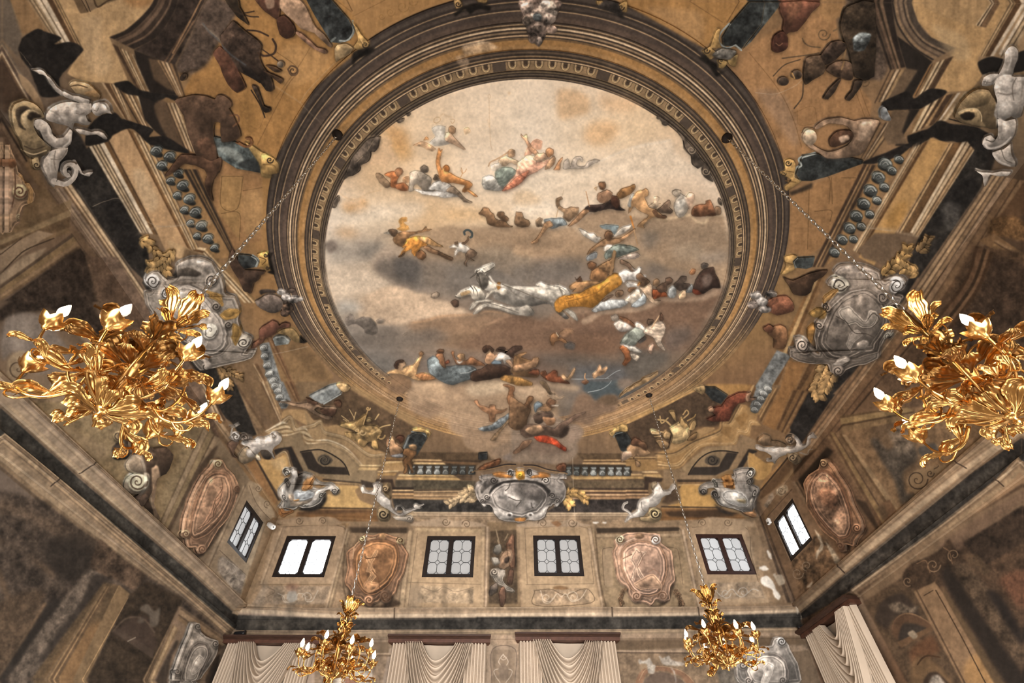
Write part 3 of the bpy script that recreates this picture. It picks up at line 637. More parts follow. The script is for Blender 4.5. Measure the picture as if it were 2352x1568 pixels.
r'''E
T 0 0 1
q 7d6244 s3 425 575 470 590 600 880 545 885 400 650
q 292623 n.28 s2 326 655 340 635 420 760 545 890 592 1003 575 1003 520 965 440 850
m A 295 695 430 880 485 985 B 331 695 470 880 520 970 C 7a6248:3 54443a:1 8a7460:4 c0a27c:2 55402c:1 c9ae88:2 4a3626:2
q 7d6244 s3 1905 700 1945 590 2000 640 1890 820 1800 890 1745 880
m A 1872 620 1755 880 B 1900 620 1800 880 C 8a6238:2 c09a64:2 6b4a2a:2 8a6640:2
q 24211f n.28 s2 2080 640 2120 610 1990 820 1905 910 1830 1000 1815 990 1880 880 1960 790
m A 2071 695 1842 1015 B 2114 695 1868 1020 C 3a2c22:1 7a5c40:3 54402e:2 8a6a4a:3 5a4432:1 947656:3
m A 2114 695 1868 1020 B 2170 695 1890 1030 C 8a6a4c:4 5a4432:1 7a5c42:3 3f3024:1
T 0 0 1
q 6f7678 n.3 s2 1785 800 1818 812 1768 892 1735 885
q 94683a s2 1812 825 1866 830 1838 892 1792 890
m A 1856 825 1826 890 B 1912 845 1864 895 C 8a6640:1 5a3f26:3 7a5834:3 4a3422:2 86643e:2
T 1552 550 2.851
q 5a4533 n.18 s6 1600 600 1800 300 1950 20 2281 60 2281 960 1900 960 1500 920 1400 880
q 44352a n.25 s8 2080 80 2281 140 2281 720 1900 720 1800 560 1990 330
m A 1960 20 1880 260 1620 600 B 2080 60 1980 320 1750 640 C 4a3626:2 6b503a:3 3a2c20:2 7a5c42:2 4a3626:2
p 6b5440 s10 n.2 a.7 1300 860 1500 800 1900 900 2281 860 2281 1100 1500 1100
T 0 550 2.851
q 6a5545 n.15 s4 580 140 760 130 1000 500 1300 900 1450 1320 1330 1320 1000 900 700 560
p 55453a s8 600 560 800 620 1000 900 1250 1300 1400 1500 1100 1560 900 1000
p 3a3029 s6 n.3 0 480 500 80 570 240 640 520 900 820 640 800 500 560 300 480 0 560
p 8a8078 s6 40 540 160 500 280 520 340 600 460 760 420 860 240 900 100 760 20 820 0 700
p 9a9088 s6 a.7 60 560 160 520 200 640 120 740 40 700
p a08a74 s4 480 560 560 620 700 740 640 760 540 680
p a79478 s4 60 800 140 750 190 800 180 900 120 960 50 920
v 6b5a48 w4 120 870 70 0 1.5
p 8a7660 s3 60 960 160 960 240 1020 200 1080 100 1020
q 8f7b62 n.14 s4 200 1000 500 1080 900 1150 1100 1200 1250 1568 980 1568 560 1568 300 1300 100 1050
p a8957a s8 a.7 300 1150 560 1350 760 1400 640 1500 420 1330
T 0 930 2.8515
q 93805f n.12 s3 180 0 1300 0 1420 240 1090 830 950 760 600 400 230 60
p a89374 s8 a.7 300 100 700 300 640 380 420 200
p 86714f s8 a.7 1100 100 1300 60 1100 500 1050 600
m A 1330 170 1050 800 B 1440 230 1130 860 C 6b5a46:1 a08c70:3 7a6750:1 93805f:3 5f4f3e:1 a58f72:3
q 8a7860 s2 1440 230 1660 520 1330 1060 1110 870
q 57483a s3 1440 270 1380 420 1280 520 1120 860 1100 850 1300 430 1400 300
q 9a866c s2 1640 510 1830 760 1620 1290 1340 1060 1400 960
m A 1600 545 1360 1065 B 1640 520 1400 1090 C a8947a:2 6b5a48:1 9a866c:2
l 5f4f40 w1.5 1450 965 1640 1140
l 7a6854 w1.5 1640 1140 1610 1230
p 8d8276 s3 n.3 1470 1000 1640 1150 1580 1250 1440 1100
v a59a8c w1.5 1480 1090 40 0 1.5
v a59a8c w1.5 1550 1170 40 120 1.5
l a59a8c w1.5 1500 1030 1560 1080 1530 1120
m A 1720 800 1570 1310 B 1830 800 1650 1320 C a08c70:2 5f4f40:2 8a765c:2 54443a:2 7a664f:2
p b09a7c s1.5 1640 510 1700 530 1725 560 1700 600 1760 640 1800 700 1820 760 1790 770 1740 720 1680 640 1630 560
v 6b5844 w1.5 1700 560 22 0 1.5
v 6b5844 w1.5 1760 660 26 90 1.4
l 6b5844 w1.3 1640 540 1680 640 1730 710 1790 770
m A 150 0 600 395 1240 985 1610 1335 B 0 40 520 500 1250 1110 1560 1390 C a8937a:4 5a4a3a:1 96816a:2 54453a:1 9c8870:2 6b5948:1 8d7a64:4 a28c70:4 6f5e4c:2
q 2f2e2b n.28 s1.5 0 45 520 505 1250 1112 1560 1392 1545 1492 1200 1215 300 455 0 220
p 45433f s6 n.32 a.7 520 520 1250 1130 1500 1390 1300 1230 900 880 560 600
m A 0 215 310 460 1210 1215 1545 1490 B 0 300 300 545 1210 1290 1500 1550 C b59a76:2 4a3a2c:1 8a7256:2 3f3226:1 a58b6a:3 5f4c3a:1 8d775c:3
l 3a2f26 w3 595 395 520 470
l 3a2f26 w3 385 495 310 570
m A 0 300 300 545 700 880 1210 1290 B 0 440 420 780 700 960 1210 1300 C 8a755c:3 9a8468:4 7d684f:3 5a4a3a:2
T 0 1180 2.309
q 40362e n.3 s6 0 -110 240 -50 500 150 700 300 980 450 1240 690 1240 900 0 900
p 5a4a3c s12 n.2 0 -60 300 60 540 180 420 200 100 20 0 20
p 26211d s14 a.8 240 160 420 120 520 200 480 320 380 380 260 300
p 6b543e s10 a.7 0 150 260 300 300 360 100 200 0 170
l 6b543e w14,10 s6 a.7 0 330 60 480
p 4f3f30 s10 n.2 0 500 250 430 100 780 0 860
l 8a6b4c w9,6 s3 a.8 250 500 120 720 0 900
p 28231f s6 270 480 340 490 180 760 40 896 0 896 180 620
p 5f5348 s5 n.25 420 380 480 310 560 330 460 520 200 860 60 896 280 560
p 2b2521 s6 a.8 500 340 580 360 440 560 260 800 220 780 440 480
q 54432f n.15 s4 560 380 630 390 700 440 460 896 180 896 320 700
p 8f6a42 s12 a.7 260 896 420 640 560 600 470 896
m A 560 400 250 896 B 600 400 320 896 C 6b563e:2 8f7350:1 5a4632:2 a08058:1 5a4632:2
q 7a6244 s2 640 390 700 440 470 896 400 896
l c29a68 w2 a.7 690 460 450 896
l 8f7350 w2 a.7 640 400 600 480
p 4d3d30 s4 n.3 500 240 540 150 600 200 680 270 780 340 720 420 640 370 560 340 490 300
q 33291f n.25 s3 700 440 790 370 980 460 900 700 800 896 480 896
p 3f322a s6 620 640 700 570 790 560 830 640 830 740 600 650
q 463930 s2 610 640 640 620 830 740 820 780
l 55463a w4 s1 610 640 680 570 770 570 830 640
l 7d7264 w3 a.8 690 690 730 670
p 6a6055 s3 a.8 750 520 790 490 830 530 860 510 850 600 810 610 800 550
p 5d544a s3 a.7 740 590 780 590 760 560
m A 985 470 790 896 B 935 560 770 896 C 7a6244:1 4a3a2c:1 8a7052:2
q 87705a s3 960 500 1240 690 1150 896 800 896
q 5a4a3c s3 990 520 1210 690 1200 720 1150 760 1000 620
m A 930 600 800 896 B 960 620 830 896 C 7a6244:1 b0956f:2 8a7052:1
p 40362e s4 940 690 960 700 920 780 900 896 840 896
p 3a3028 s4 1180 760 1150 780 1100 896 1150 896
m A 970 510 1240 700 B 950 570 1150 720 C 6b5844:1 9a8062:3 5f4c3a:1 8a7052:2
E
T 500 1050 2.94
q 93785a n.12 s2 380 420 900 450 1300 470 2352 470 2352 1030 150 1030 230 760 400 480
p 7d664c s10 a.6 800 450 1300 460 1300 520 900 540
q 3f3226 s3 900 480 1290 480 1300 520 910 520
m A 380 420 900 455 B 330 470 880 500 C 8a6c4a:3 6b5238:1
q a18668 s2 400 470 870 470 800 860 300 870
q 8a7052 s2 340 440 420 440 220 1030 150 1030
m A 440 480 300 870 B 480 480 340 870 C ac9274:2 6f5a44:1 9d8468:3
l 6f5a44 w1.5 440 482 860 480 830 700 790 870
l 7a6449 w1.5 300 872 790 868
q 8c7760 n.2 s2 320 880 780 880 740 1000 240 1010
m A 880 480 740 1030 B 910 540 790 1020 C b09678:2 6f5a44:1 a08868:2 7a644c:2
l a89a88 w2 420 930 460 950 470 980 500 990 540 960 560 930 600 940 610 980 650 980 680 930 690 910
v a89a88 w2 480 960 40 0 1.3
v a89a88 w2 620 955 36 180 1.3
p 9a958c s2 490 920 540 915 550 970 510 990 480 970
p 8a5a44 s6 a.6 480 870 560 870 540 910 490 910
l 6f5c48 w1.4 350 890 400 920 330 960
q 8c7256 n.12 s2 910 520 1310 520 1290 1020 800 1020
q 715a42 s4 870 850 880 650 960 560 1010 540 960 600 900 700
l 5a4632 w3 s1 870 600 860 850 890 1000
m A 1290 500 1230 1020 B 1360 500 1310 1020 C 6f5a44:1 a58b6a:3 7a644c:1 98805f:3
q a68a68 s2 1340 490 1790 500 1790 1020 1290 1020
l 7a644c w1.5 1360 520 1320 830 1300 1010
l 7a644c w1.5 1300 850 1800 860
l 7a644c w1.5 1790 500 1800 1010
m A 1340 470 1820 470 B 1350 500 1800 510 C 8a7052:2 b0956f:3
q 978064 n.2 s2 1380 870 1740 890 1740 990 1360 985
l 7a6650 w1.5 1390 880 1480 910 1540 880 1620 910 1740 880
v 8a7862 w1.5 1440 950 34 0 1.3
v 8a7862 w1.5 1600 950 34 180 1.3
p 6b5a46 s5 a.7 1530 870 1560 870 1555 1100 1535 1100
p 7a6a58 s8 a.5 1310 880 1380 880 1370 1060 1300 1060
p a18668 s2 400 440 460 430 520 420 560 410 640 415 720 410 800 420 850 460 780 470 460 470
v 6b5640 w2 560 440 26 0 1.5
v 6b5640 w2 720 440 26 180 1.5
p a99074 s2 1330 450 1420 430 1530 410 1600 430 1700 430 1800 450 1800 470 1340 470
v 6b5640 w2 1690 455 30 180 1.5
v 6b5640 w2 1550 440 28 0 1.5
q 7d6548 s2 1830 440 2050 440 2060 1030 1820 1020
q 4d3d2c n.2 s2 1850 500 2030 490 2040 990 1840 990
m A 1790 470 1790 1020 B 1850 470 1840 1010 C a58b6a:3 6f5a44:1 b0967a:2 7a644c:1
m A 2030 470 2060 1020 B 2110 470 2110 1020 C 6f5a44:1 a58b6a:2 7a644c:1 ac9274:3
T 1100 1050 2.94
q 93785a n.12 s2 260 450 1900 400 1960 500 2130 990 300 1030
q a68a68 s2 280 470 760 460 800 860 840 1010 310 1030
l 7a644c w1.5 320 480 740 475 770 700 790 850
l 7a644c w1.5 330 860 790 850
l 7a644c w1.5 320 480 340 860
m A 740 470 840 1010 B 790 480 870 1010 C 7a644c:1 ac9274:3 6b5640:1 98805f:2
q 957c60 n.2 s2 380 890 760 880 770 980 400 1000
l 5f4c38 w1.5 390 900 500 890 600 930 700 890 760 895 770 980 400 1000 390 900
v b3a088 w2 470 950 40 0 1.5
v b3a088 w2 650 940 40 180 1.5
l b3a088 w2 430 900 450 960 500 970 540 920 570 940 600 920 640 970 700 950 740 890
p 7a5a3a s2 510 880 560 865 620 880 570 895
p a99074 s2 280 450 380 430 480 420 500 440 560 440 620 415 700 440 780 460 300 470
v 6b5640 w2 440 445 32 180 1.5
v 6b5640 w2 640 440 32 0 1.5
p 8a6240 s2 500 440 540 430 570 450 540 470
p e8e2d8 s1 775 435 800 432 822 436 805 447 785 445
p e8e2d8 s1 845 434 872 432 865 443 848 442
q 3b2f24 s2 800 475 1360 465 1380 490 810 510
m A 800 510 1370 500 B 800 545 1390 535 C 6b553e:1 a58b6a:3 7a644c:1
q 8f7758 n.1 s2 800 545 1400 535 1480 1010 870 1010
q 9a8163 s2 840 610 910 600 920 880 860 860
l 6b5640 w1.5 860 860 845 640 870 610 910 605
l 6b5640 w1.5 1270 600 1330 605 1360 640 1390 850
l 5a4632 w3 s1 795 500 830 820 870 1000
m A 1360 480 1480 1000 B 1420 480 1530 1000 C 9a8163:2 6f5a44:1 b0967a:3 6f5a44:1 93785a:3
q a28768 s2 1440 460 1830 450 1900 820 1980 970 1520 1000
l 6b5640 w1.5 1450 465 1800 455 1850 650 1900 830
q 8f7a62 n.2 s2 1560 840 1900 830 1950 940 1600 950
v a59a8c w2 1680 910 36 0 1.4
v a59a8c w2 1800 900 36 180 1.4
l a59a8c w2 1620 900 1660 930 1720 880 1760 920 1800 930 1860 880 1900 890
p a08566 s2 1440 440 1540 400 1600 395 1680 400 1760 410 1860 430 1840 460 1460 460
v 6b5640 w2 1520 435 28 180 1.5
v 6b5640 w2 1690 430 28 0 1.5
q 7d644a s2 1870 400 1930 420 2130 980 2060 990 1960 700
q 8a6f52 s2 1820 460 1880 460 2070 980 2000 990
p e4ddd2 s1.2 e0 1920 800 1960 790 2000 830 2020 880 2050 920 2040 950 2010 930 1990 880 1940 860 1915 830
p e0d8cc s1.2 1905 730 1940 720 1970 745 1940 755 1910 745
p d8cfc0 s1.5 a.8 1960 610 1985 640 1980 660 1960 640
p cbbfae s2 a.7 2000 780 2050 770 2080 840 2040 830
p e0d8cc s1 2140 1010 2160 1060 2150 1060
E
T 500 1050 2.94
m A 150 1000 700 1032 1210 1036 2352 1028 B 100 1075 800 1100 1210 1095 2352 1080 C a58d70:3 5a4a3a:1 93795c:2 4a3c2e:1 9c8264:2 6b5640:1 b39c80:4
l 4a3a2c w3 1212 1030 1208 1100
q 302d29 n.3 s1.5 60 1050 160 1090 800 1105 1250 1100 2352 1085 2352 1165 1250 1175 700 1190 150 1190 40 1080
p 4a443c s8 n.28 a.6 300 1110 700 1120 600 1170 300 1170
l 6a6258 w16,24 s7 a.35 330 880 250 1180
l 6a6258 w16,24 s7 a.35 520 900 480 1180
l 6a6258 w12,18 s7 a.3 420 900 380 1180
m A 130 1190 700 1190 1250 1178 2352 1165 B 100 1230 700 1235 1250 1215 2352 1205 C 8f7960:2 4a3c2e:1 a08868:2 5a4a3a:1 7d6850:2
q 7a6650 n.15 s2 80 1228 2352 1205 2352 1300 60 1290
T 1100 1050 2.94
m A 0 1030 900 1020 910 1025 1490 1015 2140 990 B 0 1085 900 1075 920 1080 1500 1070 2180 1050 C a58d70:3 5a4a3a:1 93795c:2 4a3c2e:1 9c8264:2 6b5640:1 b39c80:4
l 4a3a2c w3 908 1018 915 1080
l 4a3a2c w3 1485 1012 1500 1070
q 302d29 n.3 s1.5 0 1090 900 1082 1500 1072 2180 1050 2210 1110 2200 1140 860 1170 0 1175
m A 0 1175 860 1170 860 1168 2200 1138 B 0 1215 860 1205 2200 1180 C 8f7960:2 4a3c2e:1 a08868:2 5a4a3a:1 7d6850:2
q 86705a n.15 s2 0 1210 860 1200 2200 1180 2240 1260 2330 1523 0 1523
q 5f4c38 s3 900 1230 2200 1200 2230 1250 920 1300
m A 940 1300 1480 1300 B 930 1320 1480 1320 C b0967a:1 4a3a2c:1
q 75604a n.15 s2 940 1320 1480 1320 1680 1523 980 1523
q 8a7258 s2 1100 1380 1180 1380 1120 1470
p 7d5a42 s2 1070 1523 1110 1440 1190 1400 1300 1410 1400 1440 1480 1523 1420 1523 1380 1470 1290 1440 1190 1440 1140 1470 1120 1523
p 5d4c40 s2 1130 1523 1190 1450 1290 1450 1370 1490 1400 1523
l 9a7a5a w1.5 1100 1500 1140 1430 1220 1405 1320 1415 1410 1450 1470 1510
p a59c90 s1.5 n.2 1095 1360 1130 1370 1170 1350 1190 1390 1210 1400 1200 1450 1160 1450 1150 1390 1100 1390
p 9a9084 s1.5 n.2 1230 1330 1260 1350 1300 1330 1320 1360 1400 1380 1390 1400 1320 1400 1260 1390
p 8a8076 s1.5 n.2 1300 1400 1340 1440 1350 1520 1330 1440
q 6a5844 s2 1560 1330 1620 1320 1740 1523 1640 1523
q 5a5248 n.2 s2 1620 1430 1740 1420 1780 1523 1650 1523
q 6b5844 s2 2130 1300 2240 1290 2330 1523 2180 1523
q 84705c s2 80 1270 270 1270 290 1523 70 1523
q 75624f s1.5 105 1300 262 1300 258 1523 108 1523
l 55453a w1.5 105 1523 108 1298 262 1298 260 1523
l a89886 w1.6 180 1330 150 1380 170 1420 120 1440 130 1480 160 1520
l a89886 w1.6 180 1330 215 1380 195 1420 240 1440 230 1480 200 1520
v a89886 w1.5 180 1350 22 0 1.3
p 6b5a4a s2 150 1420 180 1390 220 1430 210 1500 160 1500
T 500 1050 2.94
q 86705a n.12 s2 680 1240 1190 1230 1130 1523 670 1523
q 6b5844 s2 960 1260 1180 1250 1170 1330 940 1340
m A 930 1330 1190 1330 B 930 1350 1190 1350 C b0967a:1 5f4c3a:1
q 75624f s2 800 1380 1090 1400 1060 1523 790 1523
p a0988e s3 n.2 800 1470 900 1440 1000 1460 1050 1430 1060 1500 980 1523 820 1523
p 8a5f4a s2 880 1500 960 1500 950 1523 880 1523
E
T 1692 930 2.8515
q 86694a n.14 s3 590 200 1000 0 1500 0 1882 0 1882 120 1500 360 950 810 640 280
p 9c8260 s8 a.7 800 350 1000 560 1080 640 980 720 860 500
p 6a5540 s10 a.7 900 100 1100 60 1180 250 1200 400 1080 420 960 350 900 240
p 4d453c s6 n.22 880 220 920 200 1000 280 1100 200 1180 260 1190 340 1100 420 1120 560 1180 560 1120 630 1080 620 1040 480 960 360 930 300
p 8a7a68 s6 n.3 a.8 1000 160 1100 120 1160 240 1080 300
p 8f7555 s4 1120 480 1160 420 1260 380 1400 380 1320 440 1260 520 1200 570 1150 540
v 4a3a2c w3 1190 470 70 0 1.8
v 4a3a2c w2.5 1275 430 26 0 1.3
l 4a3a2c w2 1300 400 1320 390 1330 380
p 55504a s4 1200 260 1300 230 1330 290 1280 340 1210 310
m A 680 60 1120 -10 B 700 170 1200 60 C 6b5438:1 a08458:3 5a4630:1 8f7350:3
m A 600 160 960 800 B 720 180 1090 690 C 6b5038:2 94774f:3 5a4432:1 86694a:3 6b5238:2 a08460:3
q 7a5c42 s2 940 640 1010 600 1060 680 980 760
p 6b553e s3 930 660 970 640 1000 700 970 740
q 7a5c42 n.1 s2 360 470 600 200 960 800 720 1030 560 800
q 2e241b s3 390 500 600 260 640 290 440 560
q 3f3024 s3 860 620 950 800 930 810 780 600
q 8a6c50 s2 370 480 560 800 620 900 700 1050 440 1270 390 1250 200 740
m A 370 490 560 810 B 410 480 600 800 C 9a7d60:3 5f4a36:1 86694e:2
l 5a4636 w1.5 210 720 370 540
q 86694c s2 150 620 360 460 370 520 190 720
p a08a72 s2 n.3 190 640 240 560 250 600 210 660
p a89478 s2 n.3 270 540 330 510 345 550 300 585 270 570
v 6b5844 w1.5 300 550 28 0 1.4
q 5f4a38 s4 150 600 190 720 150 700 120 620
m A 120 640 330 1290 B 190 730 400 1270 C 8a6f54:2 4f3e30:3 7a6048:2 5f4a3a:2
p 74593f n.35 s3 370 1010 480 920 540 800 620 900 680 1030 440 1220 400 1100
v a08c74 w1.5 410 1090 40 0 1.5
v a08c74 w1.5 470 1040 34 90 1.5
p b8a890 s1.5 n.3 520 800 560 850 580 920 550 960 535 1000 530 960 560 900 540 850
p a89880 s1.5 n.3 590 880 640 930 690 1010 660 1030 630 970
p c4b6a0 s1.5 a.8 470 1180 510 1140 500 1180
p c4b6a0 s1.5 a.8 500 1190 550 1180 520 1210
p d8cfc2 s1.2 210 940 235 960 240 1000 220 980
p b8a890 s2 a.8 260 1110 310 1100 330 1150 290 1170
p d0c4b2 s1 390 1310 412 1340 408 1370
p d0c4b2 s1 a.8 430 1370 450 1420 440 1410
m A 395 1295 700 1040 950 800 1480 370 1882 60 B 430 1370 720 1110 1000 880 1560 420 1882 190 C 8a7056:3 5a4634:1 947a5c:2 4f3e2e:1 8f7558:2 5f4a38:1 a58c6e:6 7a624a:2
l 3f3024 w3 700 1030 735 1090
l 3f3024 w3 1470 345 1540 400
q 2d2a27 n.3 s1.5 425 1365 720 1112 1000 882 1560 422 1882 192 1882 320 1740 470 1270 850 800 1195 470 1400
p 47433e s6 n.32 a.7 700 1160 1200 780 1600 440 1800 300 1700 440 1300 800 800 1170
m A 780 1195 1270 840 1730 480 1882 330 B 800 1260 1290 890 1780 520 1882 420 C 4a3b2d:1 a58c6e:3 4a3b2d:1 7d654c:2 8f7658:5
l 3f3024 w3 1720 460 1775 515
q 4d3a2a n.3 s2 430 1400 760 1220 820 1230 820 1260 480 1500
T 1552 1050 2.94
q 4a3728 n.2 s4 1250 900 2352 150 2352 1523 1590 1523 1290 960
q 7d644a s4 1260 920 1700 560 2352 180 2352 330 1750 640 1330 980
p 6a5240 s8 a.7 1800 560 2352 200 2352 280 1900 620
q 33271e n.25 s4 1950 560 2352 300 2352 560 2080 720
q 4f3d2c n.2 s3 1960 620 2050 640 2150 740 2100 780 1990 700
q 54412f n.15 s3 1280 960 1530 800 1640 880 1980 1400 2040 1523 1600 1523
p 3a2f27 s5 1360 1080 1400 960 1540 900 1640 1000 1660 1060 1560 1030 1480 1080 1440 1140
p 6b5c4c s4 n.3 1450 980 1530 960 1600 1000 1660 980 1620 1030 1500 1030
l 8a6a4c w4 1480 1140 1500 1080 1560 1040 1640 1050 1760 1120
p 5f4430 s3 1470 1140 1500 1070 1570 1040 1660 1060 1760 1120 1740 1150 1640 1110 1560 1100 1520 1200 1500 1210
p 38302a s3 1520 1200 1550 1110 1640 1110 1720 1150 1560 1230
q 6b4f36 s2 1510 1230 1740 1120 1750 1150 1540 1270
p 8d7d68 s2 1580 1170 1620 1150 1650 1190 1620 1210
p 74462a s8 a.6 1600 1280 1740 1180 1800 1290 1700 1340 1620 1380
p 7a5c3c s6 a.8 1620 1350 1720 1330 1900 1523 1620 1523
l 4a3320 w4 1650 1380 1680 1340 1720 1320 1800 1330
p 3a2c22 s3 1690 1523 1720 1440 1780 1430 1840 1480 1870 1523
p 8d8378 s3 n.3 1730 1523 1750 1460 1790 1450 1830 1500 1840 1523
q 86684a s2 1620 890 1760 820 1820 900 2180 1523 1960 1523 1800 1230
p b0824a s10 a.7 1960 1400 2060 1300 2180 1500 2190 1523 1990 1523
l 3f2e1e w2.5 1770 880 1950 1200 2120 1523
l 3f2e1e w2 1690 915 1750 880
l 5a4430 w4 1640 880 1800 1180 1980 1523
q 5a4630 s3 1800 840 1840 880 2260 1523 2180 1523 1830 920
p 3f2f22 n.25 s3 1540 790 1600 700 1700 660 1800 600 1860 530 1900 600 1950 620 1960 690 1860 720 1800 780 1740 830 1640 860 1600 860
v 7d6248 w3 1750 710 50 0 1.5
v 7d6248 w3 1580 820 34 60 1.3
v 7d6248 w3 1890 640 44 120 1.3
l 6b5038 w2.5 1640 700 1700 680 1730 760
l 6b5038 w2.5 1820 590 1860 620 1880 700
p 27201b s8 1800 780 1880 730 2100 1060 2352 1420 2352 1523 2260 1523 2000 1120
p 4d3d2e n.3 s8 1880 730 1980 700 2150 900 2352 1200 2352 1400 2100 1060
p 6a4430 s10 n.2 2200 800 2352 740 2352 1000 2260 900
p 241e1b s8 2110 880 2200 900 2352 1150 2352 1250 2180 1000
E''',
r'''T 700 450 4.481
p e6d9c6 s14 a.55 300 150 700 120 1100 60 1250 110 1150 240 800 260 500 300 330 260
p d8a767 s16 a.45 1450 150 1700 120 1900 180 1900 260 1500 260
p c98f52 s12 a.4 380 60 620 60 620 160 470 180 400 120
p c78d4d s12 a.35 290 380 400 330 520 360 540 420 420 460
p 9c8266 s8 a.85 1240 380 1330 340 1500 312 1700 330 1950 312 2120 320 2330 330 2330 900 2000 760 1700 700 1500 690 1300 600 1180 480
p 8e8880 s18 a.7 220 520 420 480 700 470 860 520 760 620 560 720 260 700
p 6b6761 s14 a.7 570 560 640 530 780 500 760 600 660 660 580 640
p a99683 s10 a.8 700 640 800 540 950 520 1000 600 1150 640 1200 740 900 700 720 760
p 5d5650 s16 a.85 690 740 760 660 900 640 1100 650 1230 720 1260 850 1180 960 1050 950 900 900 760 830
p 504d4b s10 a.8 920 660 1100 650 1200 740 1180 860 1060 890 940 830
p 776350 s12 a.7 1240 720 1400 700 1460 800 1440 900 1300 950 1220 880
p 77726b s18 a.5 1250 700 1500 660 1800 640 2100 650 2330 780 2330 950 1800 1000 1500 1100 1300 1050 1100 980
p 8f8271 s14 a.6 1700 560 2000 520 2330 600 2330 720 2000 680 1800 640
p d6c3ac s16 a.85 230 780 500 740 640 740 720 830 880 900 900 960 600 1000 300 1040
p c8ad90 s5 a.95 880 930 1050 965 1150 1010 1230 1010 1380 1075 1520 1112 1640 1170 1720 1225 1500 1262 1300 1260 1000 1340 700 1320 560 1250 540 1100 700 1000
p 9aa0a2 s14 a.6 330 1100 500 1090 620 1160 520 1210 360 1220
p 86694f s10 a.8 1050 1330 1250 1290 1420 1240 1700 1230 1900 1190 2080 1225 2330 1235 2330 1568 1500 1568 1200 1450
l c0936a w4,4 s3 a.8 1110 1310 1250 1290 1400 1245 1700 1225 1900 1188 2100 1222
p 7c5f4a s9 a.8 1720 1460 1850 1370 1950 1290 2100 1240 2330 1230 2330 1568 1600 1568
l b9916f w4,3 s3 a.7 1880 1330 1980 1280 2100 1235 2330 1225
p 6f655c s14 a.75 470 1440 700 1420 900 1340 1020 1420 1250 1380 1500 1450 1300 1540 800 1568 540 1568
p 65594f s10 a.6 1180 1430 1290 1370 1370 1370 1400 1440 1260 1470
p a39b92 s10 a.5 240 560 330 480 330 540 290 590
p 7d7168 s5 220 560 200 500 280 470 330 520 320 570 260 600
T 1180 450 4.481
p e8ddcb s10 a.6 0 60 200 40 420 60 440 150 300 220 120 230 0 200
p a58a6d s6 620 310 720 200 800 155 900 128 1010 125 1140 142 1200 200 1300 215 1450 215 1560 228 1700 205 1800 186 1880 250 1960 262 2010 192 2150 185 2180 400 2180 900 1900 800 1500 700 1300 560 1000 500 700 360
p a88b6c s7 a.9 0 330 200 330 330 345 480 330 600 310 700 420 850 560 700 600 400 620 0 600
p 8c7760 s14 a.8 1300 240 1800 260 2150 280 2180 560 2000 560 1600 500 1400 420
p 6f6961 s12 a.6 1300 360 1480 380 1460 500 1340 540
p b7a58d s14 a.5 1620 520 1900 480 1950 620 1700 650
p 8b8279 s14 a.6 1880 600 2180 550 2180 660 1950 700
p 6a645e s14 a.7 0 720 300 680 520 640 720 700 600 860 400 880 0 900
p 5f5a56 s14 a.6 1340 720 1500 700 1560 790 1400 820
l e3c99f w4,3 s3 a.8 1460 230 1560 226 1700 204 1800 188 1880 250 1960 264 2010 196 2140 190
p 7b5e49 s8 0 1250 300 1280 450 1200 600 1150 760 1130 900 1180 1200 1160 1400 1110 1480 1060 1700 1060 1950 990 2060 930 2130 950 2060 1130 1800 1500 1700 1568 0 1568
p b3967a s4 a.85 700 1270 880 1180 1000 1165 1200 1150 1400 1095 1480 1050 1500 1100 1300 1180 1100 1200 900 1220 800 1290 720 1320
p b2957a s5 a.8 1500 1060 1650 1040 1800 1040 1950 1000 2040 930 2120 935 2100 1000 1950 1060 1700 1080
p a0836a s6 a.7 380 1260 430 1200 560 1145 720 1130 830 1160 760 1200 650 1230 600 1300
p 6b503f s12 a.7 500 1380 900 1330 1100 1380 1000 1568 500 1568
p 605650 s14 a.7 1550 1380 1800 1330 1850 1420 1700 1568 1560 1568
T 1180 750 4.481
p 7d5c44 s14 a.6 560 100 900 60 1080 120 1050 280 700 260
p 5e5751 s12 a.7 250 310 600 300 1000 340 1100 400 900 440 400 400
p 50545a s12 a.8 600 400 1000 400 1150 380 1200 520 1180 700 900 720 740 640 620 560
p 5a5650 s12 a.8 1150 260 1560 240 1600 330 1480 440 1250 540 1160 480
p 3f5058 s4 720 640 760 560 900 560 1000 560 1060 540 1130 620 1080 700 880 760 820 740
l 9fb0b8 w2,1 a.8 770 670 900 640 980 590 1010 550
l 9fb0b8 w1.5 a.7 950 530 1050 460 1100 440
l 96a3a8 w1.5 a.7 600 535 750 535 980 525
p 8f7a68 s6 a.8 1060 560 1160 520 1250 560 1200 620 1100 640
T 760 750 4.481
p 6d6964 s14 a.7 380 330 500 340 650 340 660 460 580 480 460 430
p a78a6c s6 1060 560 1210 602 1420 582 1560 548 1750 542 1900 575 2080 595 2220 650 2330 700 2330 1100 2100 1200 1900 1250 1700 1370 1600 1300 1400 1220 1370 1150 1300 1110 1230 1060 1215 960 1100 920 1000 940 860 880 800 800 790 680 850 580 960 550
p cdb595 s8 a.8 1420 600 1560 560 1750 552 1900 590 1880 660 1700 700 1500 720 1400 680
p bb9c7a s8 a.7 900 580 1060 555 1190 600 1200 700 1000 720 870 660
p 8a6f56 s8 a.75 830 830 1000 800 1200 840 1230 760 1240 860 1150 900 1000 930 870 890
p 8a6a4c s4 560 560 640 485 760 500 835 560 825 640 720 700 610 665
p 6f5743 s8 a.6 590 600 700 640 820 600 800 660 700 690 620 660
p 9a7e62 s5 1380 1150 1420 1060 1500 1030 1700 1040 1850 1100 1860 1250 1800 1350 1700 1370 1620 1290 1500 1290 1400 1230
p 86705b s7 a.8 1650 1290 1800 1200 1900 1180 2100 1200 2100 1330 1900 1350 1760 1370
